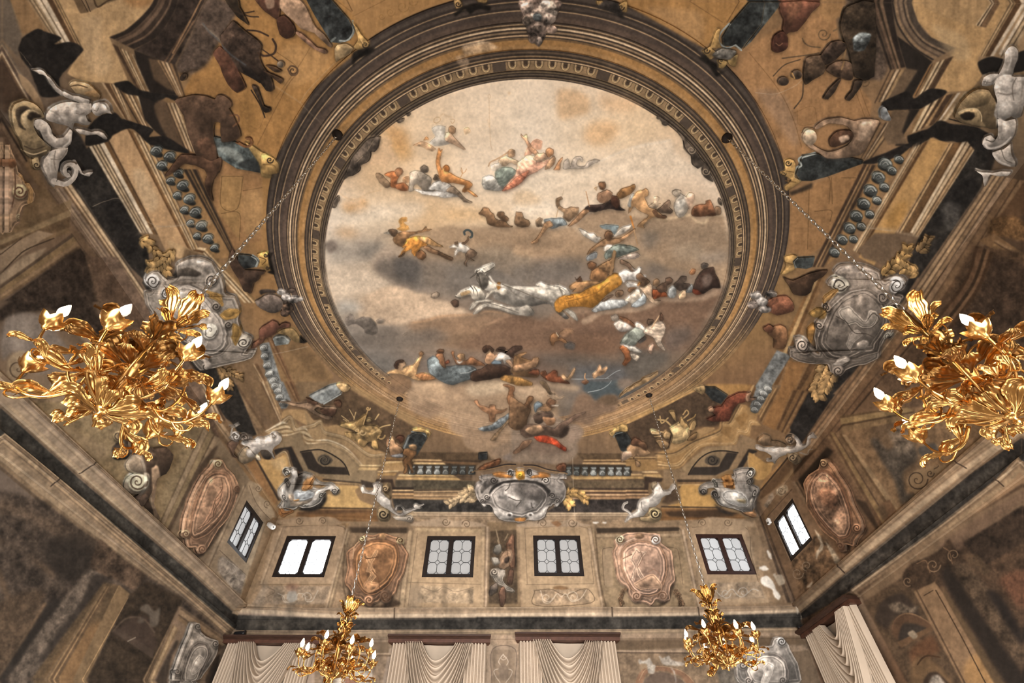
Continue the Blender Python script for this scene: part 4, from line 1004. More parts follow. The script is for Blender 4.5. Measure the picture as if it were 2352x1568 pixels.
p 7f7167 s5 1770 1350 1900 1280 2100 1250 2330 1240 2330 1390 2200 1400 2000 1385 1850 1390
p b59673 s6 a.7 1080 910 1180 860 1230 800 1250 900 1200 960
T 1180 750 4.481
p 877462 s5 0 1380 0 1000 200 900 450 920 560 985 640 990 710 1035 726 1100 665 1190 672 1270 640 1340 560 1402 440 1412 330 1382
p 6a5648 s10 a.7 60 1200 250 1170 400 1200 520 1280 400 1320 200 1300
p a08672 s8 a.6 560 1010 690 1030 715 1100 640 1180 560 1160
p 7c624d s7 650 720 720 680 800 700 840 760 940 700 1060 700 1080 780 1050 860 900 900 800 1000 700 1000 560 960 600 860
p 6a543f s5 870 760 950 705 1060 705 1085 780 1000 800
p a58d72 s5 a.8 330 540 480 570 620 600 690 620 640 660 480 640 380 620
p b79d80 s5 a.7 0 620 150 610 280 610 350 650 300 740 160 760 0 700
E
T 700 150 4.481
p c98e4a s14 a.6 820 640 1000 660 1060 780 1000 900 900 860 860 760
p dba561 s14 a.65 880 800 1060 820 1100 940 980 1000 920 920
p d9b48c s4 a.5 640 740 770 745 880 780 890 870 960 1000 900 1030 700 1040 560 1020 640 900
l c9a272 w1.2 a.5 1880 350 1890 600 1900 800 1920 880
l d3ad80 w2 s2 a.5 1870 560 1885 640
l b99468 w1 a.6 1870 310 1890 305 1895 335 1875 340 1870 312
g c79a64 a.6 2085 285 18 22
l c39a68 w1.6 a.6 1315 560 1345 540 1378 548 1380 575 1345 600 1315 590 1318 560
l c39a68 w1.6 a.6 1490 560 1520 560 1528 580 1505 605 1490 580
l c9a070 w2 s1 a.5 1380 530 1410 505 1440 525 1500 540
l cfa270 w2 s2 a.4 350 1330 430 1380 530 1390 640 1330 780 1290
g d29a58 a.5 450 1480 90 60
g cf9a5e a.4 600 1420 50 50
T 1180 150 4.481
p dbab75 s10 a.6 440 250 640 260 760 330 760 480 640 520 480 560 430 480
p dba86e s14 a.6 760 600 960 560 1080 640 960 800 800 820 700 740
p dbab78 s16 a.5 860 300 1150 330 1300 420 1100 480 900 440
p e6d5be s8 a.7 880 1010 1100 900 1300 810 1500 770 1620 770 1650 900 1800 1000 1900 1080 1700 1120 1200 1160 900 1100
l f0e4d2 w5,4 s4 a.7 780 1020 950 950 1100 880 1290 820 1450 790 1600 760
p ead9c1 s10 a.6 0 1250 100 1180 260 1090 450 1080 700 1060 900 1100 800 1200 400 1220 200 1330 0 1340
p d9b688 s8 a.5 0 1300 150 1290 280 1400 150 1440 0 1430
B
F painted_figure|sky|faint angel in pale blue drapery
T 700 150 4.481
p bfc0bd s2 a.75 1290 660 1360 620 1440 640 1430 720 1490 800 1440 825 1330 840 1270 800 1330 740
p dcb08a a.8 1440 700 1490 690 1540 760 1640 860 1620 870 1500 810 1430 770
p b98a5e a.8 1470 640 1500 625 1535 650 1535 690 1505 710 1470 685
p dba878 a.7 1100 830 1200 790 1290 830 1340 870 1290 890 1200 850
p d4853c a.7 1210 780 1240 740 1265 770
p e3b987 s2 a.6 1620 660 1660 640 1690 665 1680 700 1640 715
E
F painted_figure|sky|seated goddess in a grey green skirt
p d7b894 1990 960 2060 930 2110 950 2200 990 2260 1000 2190 1030 2110 1000 2050 1040 1990 1020
p cda37a 2080 890 2110 862 2150 880 2150 930 2110 950 2080 930
l c79a70 w4,3 a.8 2090 890 2030 930 1960 970 1900 1000 1880 1040
p 7d9183 f60,9,.12 1960 1080 2050 1045 2130 1060 2170 1110 2100 1200 2020 1260 1960 1210
p aaa9a2 f40,8,.1 1830 1150 1900 1130 1960 1160 1990 1230 2060 1260 2000 1290 1850 1280 1815 1220
p e8ddcc s2 a.7 1900 1030 1990 1000 2020 1040 1960 1090 1910 1080
E
F painted_figure|sky|god in salmon red drapery with raised arm
T 1180 150 4.481
p dba585 e.1 s2 160 800 220 755 280 780 270 860 200 880 120 960 100 900
p e2a98c f120,10,.1 30 1000 90 950 140 920 230 940 220 1000 330 960 390 960 330 1020 230 1090 130 1140 60 1200 -40 1260 -120 1290 -60 1200 10 1110
p d6805f f120,8,.12 -130 1290 -30 1190 60 1120 150 1080 90 1180 10 1250 -60 1280
p d8a27a 60 705 90 730 120 705 130 770 180 840 240 900 220 930 150 870 110 780 70 740
p dfb48f 190 960 230 905 310 900 330 950 250 985
p c98f60 320 870 355 845 395 865 395 910 350 945 320 920
p cfa27a 330 1010 390 930 418 950 410 1000 370 1050 310 1070
p cf9465 400 1070 430 1020 450 980 490 940 470 1010 460 1070
E
F painted_figure|sky|grey serpent-necked sea monster
p b3a79a e.1 500 1060 510 980 545 955 560 1000 570 1040 600 960 650 930 695 945 695 990 670 960 640 980 640 1030 720 1030 750 980 830 962 875 975 800 1010 730 1055 620 1060
E
F painted_figure|sky|winged youth seated at the left of the trio
T 700 150 4.481
p 8f7458 s1 720 1130 760 1120 830 1180 880 1240 830 1270 760 1210
p b3693a 815 1130 880 1100 930 1110 960 1150 940 1200 940 1270 870 1250 880 1170 830 1150
p 9a6a48 920 1090 950 1062 995 1080 990 1130 950 1150 925 1120
p a8643a 940 1230 1010 1215 1060 1260 1040 1300 960 1290 920 1260
p c08b5e s2 a.8 1000 1170 1060 1150 1070 1210 1010 1220
E
F painted_figure|sky|grey nude seen from behind on white cloth
p d2d0cb f20,16,.12 1110 1280 1180 1290 1290 1295 1430 1300 1520 1310 1600 1345 1500 1360 1430 1370 1350 1350 1200 1330
p a69a8a 1075 1110 1130 1090 1200 1100 1260 1140 1295 1170 1290 1240 1330 1290 1230 1300 1150 1230 1110 1250 1110 1300 1060 1300 1070 1200
p 6e6154 1180 1060 1215 1032 1255 1050 1260 1100 1225 1112 1185 1095
p d9d8d4 f70,14,.08 1270 1280 1320 1210 1400 1185 1500 1240 1450 1310 1350 1290
p 84715e 1450 1300 1500 1245 1560 1280 1640 1370 1715 1410 1690 1420 1630 1405 1560 1340
p 6e5b49 e.1 1310 1180 1340 1128 1370 1150 1370 1190
l 7b6e60 w1.5 a.8 1150 1120 1180 1200 1200 1290
E
F painted_figure|sky|orange nude with raised arm beside a trident
p c88346 1340 1000 1350 930 1370 860 1385 890 1405 870 1390 930 1380 1000 1400 1080 1420 1040 1470 1040 1470 1100 1580 1160 1690 1200 1715 1240 1650 1310 1610 1300 1640 1240 1540 1220 1450 1210 1390 1190 1360 1100
p a9652f e.1 1420 1045 1450 1030 1480 1050 1475 1090 1430 1090
p cd8a4c 1660 1290 1700 1290 1770 1355 1720 1340
l c48a52 w1.6 a.8 1590 1165 1615 1110 1600 1060
l c48a52 w1.4 a.8 1595 1080 1612 1115 1640 1100 1655 1070
E
F painted_figure|sky|flying youth in orange drapery with winged hat
T 700 450 4.481
p c08a44 s2 960 270 990 230 1040 228 1045 270 1010 280 1050 310 1070 350 1000 370 940 350 980 320
p 8d6743 930 400 1000 375 1080 380 1200 360 1240 320 1255 345 1300 350 1230 375 1090 410 1040 470 1010 530 940 510 905 460
p 5b4634 855 365 900 350 950 370 930 420 900 425
p dcd2c0 s1 e.1 810 390 860 378 870 400
p c17c2f f50,14,.16 1050 440 1150 420 1220 440 1260 510 1200 530 1160 580 1130 630 1100 590 1090 550 1010 600 960 640 1010 560 1040 520 1000 540 1040 480
p b88a55 f30,10,.12 1150 430 1250 425 1340 480 1420 530 1330 520 1260 500
p 6e5138 1210 530 1270 520 1350 560 1430 600 1520 640 1510 670 1470 660 1370 610 1270 580
p 7a5334 1140 600 1190 555 1240 600 1240 640 1200 665 1150 635
p 6b4c34 960 635 1000 605 1010 575 1030 580 1000 630
E
F painted_figure|sky|small winged cherub lifting a laurel wreath
p d8d2c8 1480 530 1530 505 1570 520 1580 485 1620 490 1690 540 1720 570 1650 590 1590 570 1560 600 1540 625 1540 570 1560 540
p 7a5c44 1610 490 1660 460 1675 415 1685 425 1675 470 1640 500
p 5d4a3a 1650 600 1700 545 1765 590 1740 630 1700 640 1740 665 1720 670 1690 650 1660 690 1665 728 1635 700 1660 650
p 5f4936 1540 480 1565 475 1570 495 1545 505
l 3f4c4e w5 1640 400 1635 375 1660 355 1690 360 1715 385 1715 420 1700 430
E
F painted_horse|sky|nearer white horse galloping to the left
T 700 450 4.481
p d3cdc0 e.3 1750 770 1830 730 1920 685 1955 700 1945 730 1900 770 1860 800 1890 860 1960 900 2050 910 2200 935 2330 935 2480 920 2640 935 2700 1000 2730 1090 2680 1130 2780 1200 2810 1280 2770 1260 2690 1190 2560 1110 2450 1060 2330 1080 2200 1050 2080 1040 1990 1020 1900 980 1830 960 1780 880
p 8f8a82 s2 e.2 1960 960 2060 920 2200 960 2400 1010 2560 1060 2600 1110 2450 1110 2300 1140 2150 1130 2000 1080 1940 1040
p 57524b s2 1760 820 1800 780 1850 800 1890 850 1880 930 1830 970 1790 900
p cfc7b8 1960 955 2010 935 2080 960 2080 1000 2030 1020 1970 985 1910 1010 1870 1060 1850 1050 1890 990
p c9c1b2 1690 1170 1740 1090 1830 1060 1940 1075 1900 1090 1800 1100 1730 1165
p b8782e e0 1975 900 2010 890 2015 940 1985 960
l 3c3833 w2 1760 780 1790 830 1820 960
l 55504a w1.5 1700 850 1760 790 1800 760
l 6d655a w2 2030 910 2200 970 2400 1050 2600 1110
p cfc9bd 2380 920 2420 880 2480 900 2560 920 2600 905 2690 940 2730 1000 2700 1050 2640 1030 2680 1000 2640 960 2560 960
l 8c877f w2 a.8 2560 925 2640 935 2690 985 2670 1020
l 6b655c w2 1945 735 1895 785 1850 795 1820 770
l 4a443c w2 1850 790 1900 765 1940 735
g 2f2a25 a.9 1838 748 9 7
g 3a332c a.9 1935 705 7 5
l eae4d8 w3,1 s1 1830 725 1880 705 1930 690
l 4a443c w3,1 1770 770 1755 810 1700 850
l 4a443c w3,1 1775 800 1770 860 1790 900
l 4a443c w3,1 1790 850 1800 920 1825 965
l e8e2d6 w4,2 s1 1900 830 1960 905 2050 925
l 6b655c w2 s1 2100 940 2150 1000 2250 1050
l eae4d8 w5,2 s2 2150 940 2350 945 2500 935
l 5a554e w3,1 s1 2620 940 2650 1020 2610 1100
p 6f6a64 s2 2500 1060 2600 1100 2660 1180 2720 1250 2680 1260 2580 1180
E
F painted_horse|sky|second white horse behind, muzzle low
p c4bbab e.25 1545 1020 1600 985 1680 950 1720 920 1790 940 1850 1000 1850 1060 1780 1075 1720 1060 1700 1020 1640 1035 1590 1055 1550 1035
p b9905a e0 a.8 1600 1000 1690 975 1700 1000 1620 1030
p b7b0a4 1820 1110 1950 1095 2050 1130 2200 1140 2300 1120 2360 1190 2330 1230 2150 1220 1990 1160 1880 1140
p c6beb0 1730 1215 1780 1140 1850 1110 1900 1120 1840 1150 1800 1190 1760 1215
l 4a443c w2 a.8 1550 1040 1600 1055
g 2f2a25 a.9 1655 962 9 7
g 3a332c a.9 1560 1012 6 5
l e8e2d6 w3,1 s1 1600 985 1660 955 1720 930
l 5a544c w3,1 1700 925 1730 960 1740 1010
l 5a544c w2,1 1740 935 1770 980 1780 1030
l 6b655c w2 a.8 1850 1090 2000 1130 2200 1200
E
F painted_head|sky|tan head peering from the grey cloud
p 8f7d6b 1310 1010 1350 990 1385 1010 1380 1040 1340 1060 1300 1050
E
F painted_head|sky|dark head peering from the grey cloud
p 4b382c 1505 1090 1540 1070 1580 1085 1580 1140 1540 1145 1510 1115
E
F painted_figure|sky|grey shadowy crouching figure at the left rim
p 6c635b s2 e.1 410 1280 450 1250 460 1220 500 1240 520 1280 600 1255 680 1265 740 1330 745 1420 690 1440 630 1420 600 1370 540 1330 490 1330 440 1350
p 80766c s3 e.1 a.8 735 1290 780 1265 830 1290 800 1320 750 1320
E
F painted_cloud|sky|
p 857768 s3 1000 1440 1060 1400 1040 1440
E
F painted_figure|sky|brown figures at the left end of the upper cloud
T 1180 450 4.481
p 77583c -370 185 -340 150 -320 122 -270 125 -245 165 -210 190 -200 230 -150 250 -100 240 -60 300 -20 310 -40 325 -200 315 -270 290 -290 220 -330 200
p 6d5138 -180 200 -160 165 -110 165 -100 200 -60 230 -70 260 -130 250
p 7a5d42 0 280 10 200 20 165 80 170 95 230 150 250 160 290 120 320 40 315
p 947a5e s2 220 250 260 220 295 240 280 280 300 310 230 315
E
F painted_figure|sky|reclining figure with grey blue cloth and raised arm
p a2805e 425 60 430 25 480 5 492 30 460 50 470 100 520 130 570 110 600 110 660 120 650 190 600 230 560 260 500 220 510 170 450 130
p 8196a0 f30,14,.14 310 240 400 225 500 225 540 290 480 300 390 330 320 290
p a97f58 310 270 370 250 400 300 340 330 300 380 250 450 240 470 190 490 170 475 220 440 260 380 290 320
l c8a980 w2 430 215 455 110
l c8b494 w1.6 a.8 490 0 505 -60
E
F painted_figure|sky|warrior in black robe with plumed helmet and shield
p 2e2320 f20,18,.2 720 130 780 90 900 80 960 30 980 40 1060 40 1090 110 1140 140 1050 135 960 125 860 150 790 160
p 4d2f22 e.1 980 30 1000 -10 1060 0 1080 80 1060 120 1020 100
p a0785a e.1 870 -40 950 -70 1000 -40 990 20 940 60 880 60 850 30 850 -10
p 7b563a 860 -130 880 -150 930 -145 935 -100 910 -65 880 -80
p c7a77e s2 e.1 815 -90 850 -105 840 -60
p 8a6239 e.15 1050 -20 1100 -80 1180 -110 1230 -130 1240 -90 1200 -40 1120 10 1070 20
p a37a56 550 300 600 250 680 160 730 130 770 150 720 200 670 250 610 290 570 310
l b78b62 w2 735 -50 770 100
E
F painted_figure|sky|tan figure turning away, horned head
p b28658 1190 30 1230 -20 1260 -60 1310 -70 1350 -90 1380 -50 1370 -10 1340 0 1360 60 1380 100 1440 120 1530 190 1560 210 1530 225 1480 210 1420 210 1330 280 1340 320 1300 310 1260 300 1320 240 1380 190 1300 150 1230 100 1200 140 1170 170 1180 110
p 8d8f8c s2 e.1 1165 90 1190 -10 1230 -40 1200 50 1195 110
p 5c402c e.1 1420 150 1460 120 1480 180 1560 190 1560 215 1470 210
E
F painted_figure|sky|pale seated figure among a crowd of small heads
p a8a094 1640 80 1660 20 1690 -10 1700 -40 1760 -10 1790 40 1790 110 1740 190 1690 210 1660 170 1640 120
p c9c5bc s2 1650 90 1700 30 1750 20 1740 100 1690 140
p 9c9080 1620 -60 1660 -80 1710 -70 1700 -20 1660 -5 1630 -30
p 6b5646 1470 130 1520 90 1560 50 1590 30 1605 70 1590 100 1630 140 1600 170 1500 160
p b39d82 s2 1370 90 1430 50 1430 0 1460 -10 1490 10 1470 70 1500 60 1450 120
p c9a388 s3 a.7 1760 10 1790 -50 1840 -40 1850 20 1820 100 1790 120
E
F painted_figure|sky|dark brown pair at the right rim of the cloud
p 7a4f34 1820 150 1850 90 1920 70 1960 70 1970 40 2010 25 2030 60 2050 110 2080 170 2060 190 1980 190 1900 200 1830 190
p 8a6a4e 2060 110 2090 90 2120 110 2120 170 2080 180
E
F painted_figure|sky|winged figure in grey green skirt holding a torch
p d6cfc3 660 330 700 335 760 370 820 375 850 410 890 420 850 480 780 440 700 390
p c8beb0 1010 410 1060 350 1110 310 1200 285 1190 320 1130 370 1060 400
p 6f8a94 s2 e.1 880 300 940 285 1070 295 1060 340 1030 390 980 340 910 330
p 9a7450 870 470 930 430 1000 430 1090 420 1200 350 1240 325 1240 345 1170 410 1080 470 1010 490 960 520 880 510 840 530 820 560 770 600 750 590 790 530
p 6d4d34 930 380 960 350 1005 365 1005 420 970 455 930 420
p d8d0c4 920 520 960 490 1010 495 980 540 930 560
p 67786f f70,16,.18 930 590 980 530 1060 490 1150 495 1220 510 1280 540 1200 570 1120 600 1060 620 980 620 940 640
p b3a193 s2 f70,12,.15 1060 640 1150 600 1260 570 1300 600 1240 640 1150 640
p 6b5442 1100 640 1180 680 1240 740 1240 790 1210 780 1170 720 1090 680
l c07a35 w5,3 1195 205 1215 270 1230 320
l a78560 w3 1230 340 1250 420 1270 500
p 87929a s2 e.1 745 620 780 590 850 570 850 620 800 650 750 660
E
F painted_chariot|sky|golden shell chariot
p c27f28 f-20,16,.1 415 1110 450 1050 520 1020 600 1010 700 980 800 920 900 880 980 810 1040 785 1100 800 1120 850 1100 900 1020 960 940 1020 870 1100 810 1140 720 1130 560 1140 470 1190 430 1170
p d9973a s2 e.1 940 860 1040 800 1090 830 1080 880 960 930 860 1000
l 8a5518 w2 a.8 530 1030 600 1010 610 1035 570 1045 545 1030
l 8f5a1c w2 a.8 540 1080 700 1040 860 980 980 880
l 8f5a1c w2 a.7 520 1100 530 1140
l 8f5a1c w2 a.7 560 1090 575 1140
l 8f5a1c w2 a.7 600 1085 615 1135
l 8f5a1c w2 a.7 640 1075 660 1130
E
F painted_figure|sky|brown charioteer in the golden car
p 94683f 780 830 800 760 860 720 920 730 970 780 950 840 890 870 820 870 780 850
p 6d4a30 755 690 790 668 840 685 840 730 800 755 765 730
p 9a7148 570 930 620 880 720 870 860 870 880 880 740 940 690 980 600 980 640 940 590 960
p 8f6a45 f70,10,.15 860 720 960 660 1000 640 1010 580 1050 560 1030 680 1010 800 970 800 940 760
l 8d6c48 w6,5 1030 560 1010 700 990 800
p 5d3d28 625 830 650 855 680 820 700 870 650 870
E
F painted_figure|sky|white billowing drapery and two attendants
p dcd9d5 f40,18,.12 1070 790 1150 745 1200 770 1250 760 1210 730 1260 750 1280 720 1310 730 1290 790 1360 810 1350 830 1270 820 1290 860 1220 850 1150 860 1130 890 1100 830
p 5a4330 1260 800 1300 780 1340 820 1400 870 1370 900 1310 930 1280 910 1310 870 1260 840
p c9c6c2 s2 f40,12,.12 1150 890 1190 870 1290 900 1270 930 1170 930
p c07b34 s1 e0 1270 900 1290 870 1300 890 1275 915
E
F painted_figure|sky|figure in pale blue robe under a brown hood
p aab2b6 f160,16,.14 800 1170 880 1100 960 1060 1050 1060 1130 1060 1180 1080 1120 1130 1020 1150 900 1170 840 1190
p d0c4b2 f60,14,.14 1140 1060 1200 1000 1250 950 1290 950 1310 1010 1340 1030 1280 1070 1220 1100 1180 1080
p 9fb0ba f80,12,.16 1230 1090 1310 1020 1330 980 1360 1030 1350 1090 1280 1130 1210 1130
p 7b5a3f 1170 960 1200 925 1260 930 1230 960 1190 985
p 70563f 1040 1000 1060 965 1110 960 1130 985 1110 1020 1060 1030
p 5e4a3a s2 900 1070 960 1020 1030 1010 980 1050 930 1080
p b99d80 f80,14,.1 1290 930 1340 930 1400 890 1420 920 1420 1010 1450 1060 1510 1060 1490 1095 1430 1090 1380 1050 1350 1000
E
F painted_figure|sky|dark crowd in red cloth by a round shield
p 87401f f20,14,.15 1430 950 1500 960 1560 980 1580 1020 1500 1030 1440 1050 1420 1000
p 4e3b2e 1460 930 1520 890 1560 870 1560 840 1600 826 1632 850 1620 890 1570 910 1570 960 1500 980
p 8d6c4c 1430 900 1440 850 1480 840 1500 880 1470 920
p 43372f 1640 900 1690 850 1720 815 1770 815 1775 850 1740 880 1800 890 1830 920 1760 950 1700 960
p a9b3b6 e.15 1580 1000 1600 940 1630 910 1660 930 1670 980 1650 1030 1600 1030
p b99b78 1690 1020 1720 980 1760 950 1770 1010 1740 1050 1700 1050
p 8c9699 1770 970 1830 890 1840 960 1800 980
E
F painted_figure|sky|large cloaked dark figure at the right rim
p 3d2c25 1850 900 1890 810 1930 760 1970 730 2050 720 2070 780 2110 860 2120 930 2040 930 1980 970 1940 990 1850 950
p 6b5b52 s3 e0 a.7 1930 830 2000 780 2040 820 2010 900 1950 920
p 4f4640 1925 690 1960 675 1995 690 1980 720 1930 730
p 6e2f1c 1840 940 1890 950 1930 990 1880 1000 1840 980
p 94623d s2 1800 780 1830 735 1865 740 1860 780 1830 800
E
F painted_figure|sky|winged messenger in grey green skirt flying right
p 7d5236 1080 1230 1150 1240 1220 1290 1250 1320 1230 1350 1150 1300
p 7f7468 s2 1000 1230 1050 1205 1080 1230 1070 1280 1010 1275
p c2b8ae f30,14,.1 1030 1310 1080 1270 1150 1290 1230 1340 1200 1370 1110 1390 1060 1360
p d8cec2 1245 1300 1280 1290 1340 1330 1355 1375 1310 1380 1260 1350
p 7d857c f70,16,.2 1100 1500 1130 1440 1190 1380 1260 1340 1350 1380 1350 1420 1280 1480 1240 1530 1160 1530 1110 1510
p b3a08c f100,10,.18 1330 1390 1390 1330 1450 1290 1530 1280 1560 1340 1545 1420 1520 1480 1560 1560 1550 1580 1480 1530 1430 1440
p 4b3a2e 1370 1290 1385 1255 1430 1265 1425 1300 1390 1320
l c7a27a w3 1420 1340 1500 1220
p 5a3f2f 1500 1260 1510 1190 1530 1210 1535 1265
T 1180 750 4.481
p cfc9be f60,12,.15 1100 170 1170 180 1250 200 1320 240 1290 260 1220 240 1150 220
p 8a4f2a 1090 210 1130 180 1190 230 1210 320 1150 390 1120 370 1150 320 1130 260
p c4a189 f95,8,.15 1400 180 1440 160 1430 230 1410 270 1380 240
p b9aa98 f60,12,.2 1200 260 1270 270 1300 300 1260 340 1210 300
p 3f3d3b s3 e0 1280 140 1350 90 1360 120 1300 160
E
F painted_figure|sky|horned faun in the brown cloud
p 8a5f3b 370 120 390 75 430 60 460 80 460 120 500 110 550 150 540 170 480 140 430 150 410 190 385 180
p 9a7352 s3 a.8 470 60 520 20 600 20 620 50 560 100 500 100
p 4f4b48 s3 e0 520 180 570 150 630 170 620 230 540 220
l c7b79a w2 440 60 462 95
E
F painted_figure|sky|youth in tan robe lifting one arm at the lower left
T 760 750 4.481
p c99b66 f60,18,.14 580 490 650 450 740 430 800 410 860 390 900 330 930 290 945 300 920 370 900 430 880 500 960 480 1040 500 1090 540 960 560 860 550 800 520 700 490
p 8f5f38 f30,14,.15 870 500 960 480 1080 520 1060 545 940 550
p c9a078 680 440 700 360 750 355 780 400 750 420 740 450
p 3a261c 655 420 670 370 710 348 760 355 740 375 705 380 690 440
p 9c7048 910 290 930 258 950 270 960 290 930 310
E
F painted_figure|sky|figure in blue grey cloak with a red cap
p 5f7077 f70,20,.15 1000 400 1000 350 1050 310 1110 330 1140 380 1160 420 1240 410 1340 400 1450 410 1500 440 1480 500 1440 540 1350 570 1260 600 1200 590 1130 560 1090 530 1020 480
p 8a5d3d 1080 300 1110 270 1150 265 1170 330 1180 400 1190 430 1140 400 1110 340
p 573a26 1090 260 1120 235 1165 240 1165 270 1110 275
l aab8bc w2 a.7 1340 480 1420 470 1490 440
g 2f3a40 a.8 1293 482 14 10
p 7a3f28 1180 370 1215 345 1225 370 1190 390
E
F painted_figure|sky|brown reclining nude with a raised hand
p 8a5b3a 1240 270 1270 260 1280 330 1330 340 1400 350 1440 310 1500 340 1560 370 1590 400 1500 400 1400 390 1300 390 1270 340
p 9c7650 1300 300 1340 275 1380 290 1380 340 1330 340
p d8d3ca e0 s1 1300 325 1320 360 1365 355 1330 380 1300 360
E
F painted_figure|sky|winged woman in a white blouse and dark skirt
p 3c2a20 1600 400 1640 370 1720 380 1800 400 1870 440 1860 490 1760 520 1640 540 1500 560 1440 540 1460 460 1540 440
p e4ddd3 1680 340 1720 280 1770 255 1830 290 1860 330 1830 340 1790 380 1770 340 1720 360
p b98b66 1590 370 1600 290 1650 250 1690 290 1720 280 1690 330 1650 380
p 3a271d 1562 230 1590 200 1640 200 1680 240 1660 270 1640 220 1600 270 1570 260
p c59a76 1800 350 1840 340 1890 400 1870 470 1850 450 1860 410
p 3a2a22 1700 250 1740 210 1800 220 1790 270 1880 200 1960 200 1970 230 1890 270 1880 320 1830 290 1770 260
p 5d7d96 e0 1660 365 1690 345 1750 355 1750 380 1670 380
E
F painted_figure|sky|crouching brown figures on an ochre cloth
p 7f5c3a 1880 330 1900 290 2000 260 2020 270 1960 310 2060 340 2140 320 2140 360 2080 400 2050 440 2150 480 2120 520 2000 510 1880 500 1870 430 1880 370
p a9793c f15,14,.16 1750 540 1790 500 1900 510 2000 540 2080 580 2060 605 1950 605 1850 580
p 6b3b25 2030 470 2080 440 2140 440 2150 480 2090 490
p 6a4029 2160 470 2210 450 2230 500 2210 540 2280 490 2330 450 2330 560 2240 550 2170 500
E
F painted_figure|sky|brown bodies tumbling at the edge of the sea
T 1180 750 4.481
p 6f3b24 330 500 380 470 400 450 440 450 440 500 500 520 580 580 480 570 400 560 340 540
p 8d6a4b 180 350 200 320 250 310 260 350 230 410 170 430 130 450 0 460 0 400 100 370
p 9d7b58 490 500 520 480 550 520 590 470 620 420 640 430 610 500 570 540 520 545
p a07b58 s2 810 490 850 450 880 390 900 390 910 430 960 400 970 420 930 480 870 500 830 530
l b98d62 w3 740 480 735 520 750 545
p 6f4b34 s2 700 560 740 540 780 560 740 590
E
F painted_figure|sky|falling giant upside down with one leg in the air
T 760 750 4.481
p 7d5436 1780 598 1820 590 1890 620 1895 650 1880 680 1890 710 1860 750 1920 770 1990 800 2030 760 2040 720 2085 715 2085 745 2050 790 2060 850 2030 930 2010 1040 1960 1050 1860 1000 1880 880 1840 800 1815 740 1840 640 1780 605
p 8f6a48 s2 1830 1000 1900 950 1990 960 2000 1050 1900 1060
E
F painted_figure|sky|reaching youth with blue grey scarf
p 8a6142 1480 770 1510 755 1540 800 1630 830 1640 805 1700 810 1710 850 1790 860 1810 840 1820 850 1760 890 1700 900 1690 980 1640 970 1630 900 1560 860
p 6f7f89 f-30,12,.2 1525 1050 1600 1030 1680 1000 1740 950 1800 920 1880 860 1890 880 1830 950 1760 1020 1680 1060 1580 1075
p 8d7050 1650 1165 1700 1100 1790 1010 1850 930 1880 900 1870 950 1800 1030 1730 1120 1700 1170
E
F painted_figure|sky|fallen giant with a red cloth
T 1180 750 4.481
p 6a5243 80 1020 200 1000 330 1010 420 1040 480 990 560 950 640 900 740 870 740 880 640 940 560 1010 520 1080 460 1130 360 1110 240 1120 130 1140 80 1100
p b23a1c f25,16,.18 220 1130 300 1110 380 1130 450 1160 500 1210 550 1250 540 1280 470 1240 420 1210 330 1190 250 1170
p 7a5a42 0 1290 60 1240 100 1180 200 1160 170 1210 100 1270 20 1310
p 8b6d52 120 1060 200 1010 290 1010 320 1060 250 1100 170 1100
p 2f241e s3 e0 470 1120 540 1020 580 1030 560 1100 500 1140
E
F painted_figure|sky|dark huddle of falling figures with blue scarves
p 6f5238 -30 720 60 770 150 820 180 860 140 950 100 1040 20 1050 -40 1000
p 9b7450 250 830 300 800 360 790 400 830 380 860 320 870
p 6a4a34 340 780 380 730 440 760 430 800 400 830 360 810
p 5c7486 220 790 260 770 300 800 250 840 230 880 215 830
p d3c3b0 s1 e0 400 800 470 798 460 812 400 812
p 3b2e26 s2 210 910 300 870 400 880 410 930 330 960 270 1000 230 980
p 7d5a3e s2 300 930 380 930 440 940 420 1000 350 1010
p 7a5638 130 780 160 720 200 720 200 750 160 800
p 51412f s2 e.1 270 560 330 560 400 680 440 690 380 700 330 640
p a28a70 s2 350 700 420 690 480 720 530 700 500 740 420 740
E''',
